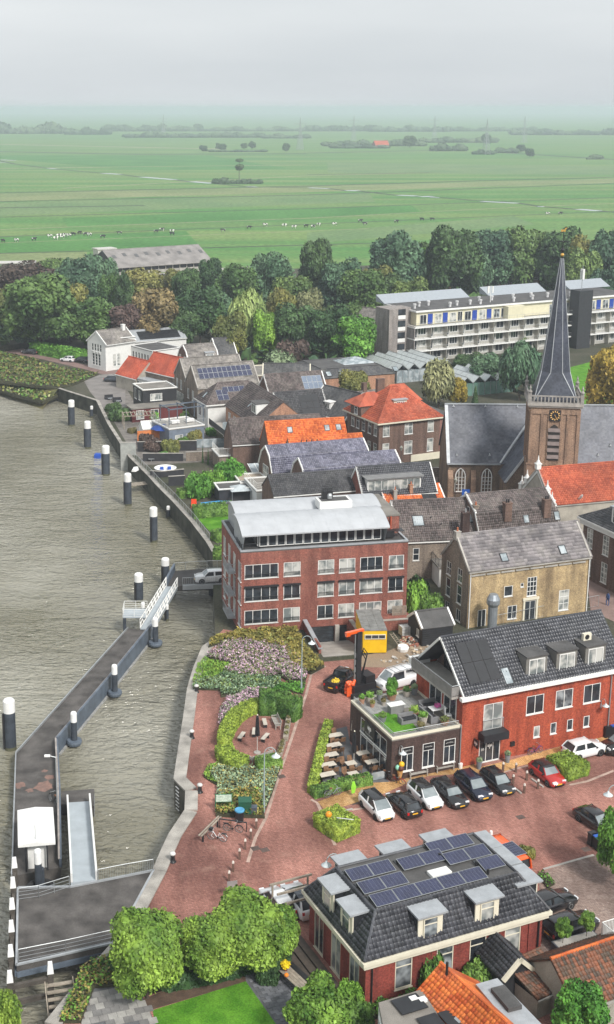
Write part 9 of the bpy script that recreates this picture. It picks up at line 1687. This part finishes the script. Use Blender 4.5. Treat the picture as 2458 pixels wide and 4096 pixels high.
bn_=thing('garden_bench','dark garden bench between the table and the door steps','bench',at('p',1420,740),D2(-57));boxes('seat',BLACKP,bn_,[(-1.5,-.2,.4,1.5,.2,.47)]);boxes('leg',BLACKP,bn_,[(x,-.18,0,x+.08,.18,.4)for x in(-1.2,1.1)])
q=at('p',1298,668,.78);t=thing('flower_vase','pot of bright yellow flowers on the garden table','flower pot',q);m=MB();m.lathe([(.12,0),(.17,.28),(.02,.28)],10);m.build('pot',[C('pot_dark_red',(.2,.05,.03),.7)],t);link('flowers',leaf_cloud('flowers',[(0,0,.48,.36,.36,.26)],160,.08,C('flower_yellow',(.8,.6,.01),.8),.8),t)
t=thing('pumpkin','small orange pumpkin on the garden table','pumpkin',at('p',1303,712,.78));m=MB();m.ball((0,0,.13),.17,0,10,.8);m.build('fruit',[C('pumpkin_orange',(.75,.22,.02),.6)],t)
for k,(x,y)in enumerate(((730,745),(780,728),(828,712),(880,695))):q=thing('stone_trough',('westernmost of the four pale stone troughs by the lawn','second of the four pale stone troughs by the lawn','third of the four pale stone troughs by the lawn','easternmost of the four pale stone troughs by the lawn')[k],'trough',at('p',x,y),D2(20),'pale stone troughs by the lawn');boxes('trough',CONC,q,[(-.3,-.25,0,.3,.25,.42)]);boxes('soil',BLACKP,q,[(-.24,-.19,.421,.24,.19,.43)])
t=thing('watering_can','pale metal watering can at the terrace corner','watering can',at('p',1015,690));m=MB();m.lathe([(.16,0),(.15,.34),(.02,.34)],10);m.cyl((.12,0,.1),(.42,0,.42),.03,.025,6);m.build('can',[GALV],t)
t=thing('timber_pergola','timber pergola frame between the round trees and the mansard house','pergola',at('p',1310,410),D2(24));boxes('beam',WOOD,t,[(-.2,y,2.4,3.4,y+.14,2.55)for y in(0,1.3,2.6)]);boxes('post',WOOD,t,[(x,y,0,x+.12,y+.12,2.4)for x in(0,3)for y in(.01,2.61)])
def person(label,p,a,cl,s=1.0):
 me=bpy.data.meshes.new('person');ob=bpy.data.objects.new('person',me);COL.objects.link(ob)
 V=[(0,0,.95),(0,0,1.2),(0,0,1.42),(0,0,1.52),(0,.02,1.66)];Ed=[(0,1),(1,2),(2,3),(3,4)];R=[.15,.14,.16,.055,.105]
 for sx in(-1,1):
  k=len(V);V+=[(sx*.1,0,.88),(sx*.11,.12*sx,.48),(sx*.11,.05*sx,.06),(sx*.11,.05*sx+.14,.03)];Ed+=[(0,k),(k,k+1),(k+1,k+2),(k+2,k+3)];R+=[.1,.07,.05,.04]
  k=len(V);V+=[(sx*.2,0,1.38),(sx*.27,-.06*sx,1.1),(sx*.26,.08,.85)];Ed+=[(2,k),(k,k+1),(k+1,k+2)];R+=[.06,.05,.04]
 me.from_pydata(V,Ed,[]);md=ob.modifiers.new('skin','SKIN');sk=me.skin_vertices[0].data
 for i,r in enumerate(R):sk[i].radius=(r,r)
 sk[0].use_root=True;ob.modifiers.new('sub','SUBSURF');out=bpy.data.meshes.new_from_object(ob.evaluated_get(bpy.context.evaluated_depsgraph_get()));bpy.data.objects.remove(ob);out.materials.append(cl);o=link('person',out,None,Matrix.Translation(p)@Matrix.Rotation(a,4,'Z'));tag(o,label,'person');m=MB();m.ball((0,.0,1.7),.115,0,10);m.build('hair',[C('hair_brown',(.06,.04,.03),.8)],o)
person('person in blue clothes walking in the lane by the brown brick town house',at('b',1432,1120),2.2,C('cloth_blue',(.04,.08,.2),.8))
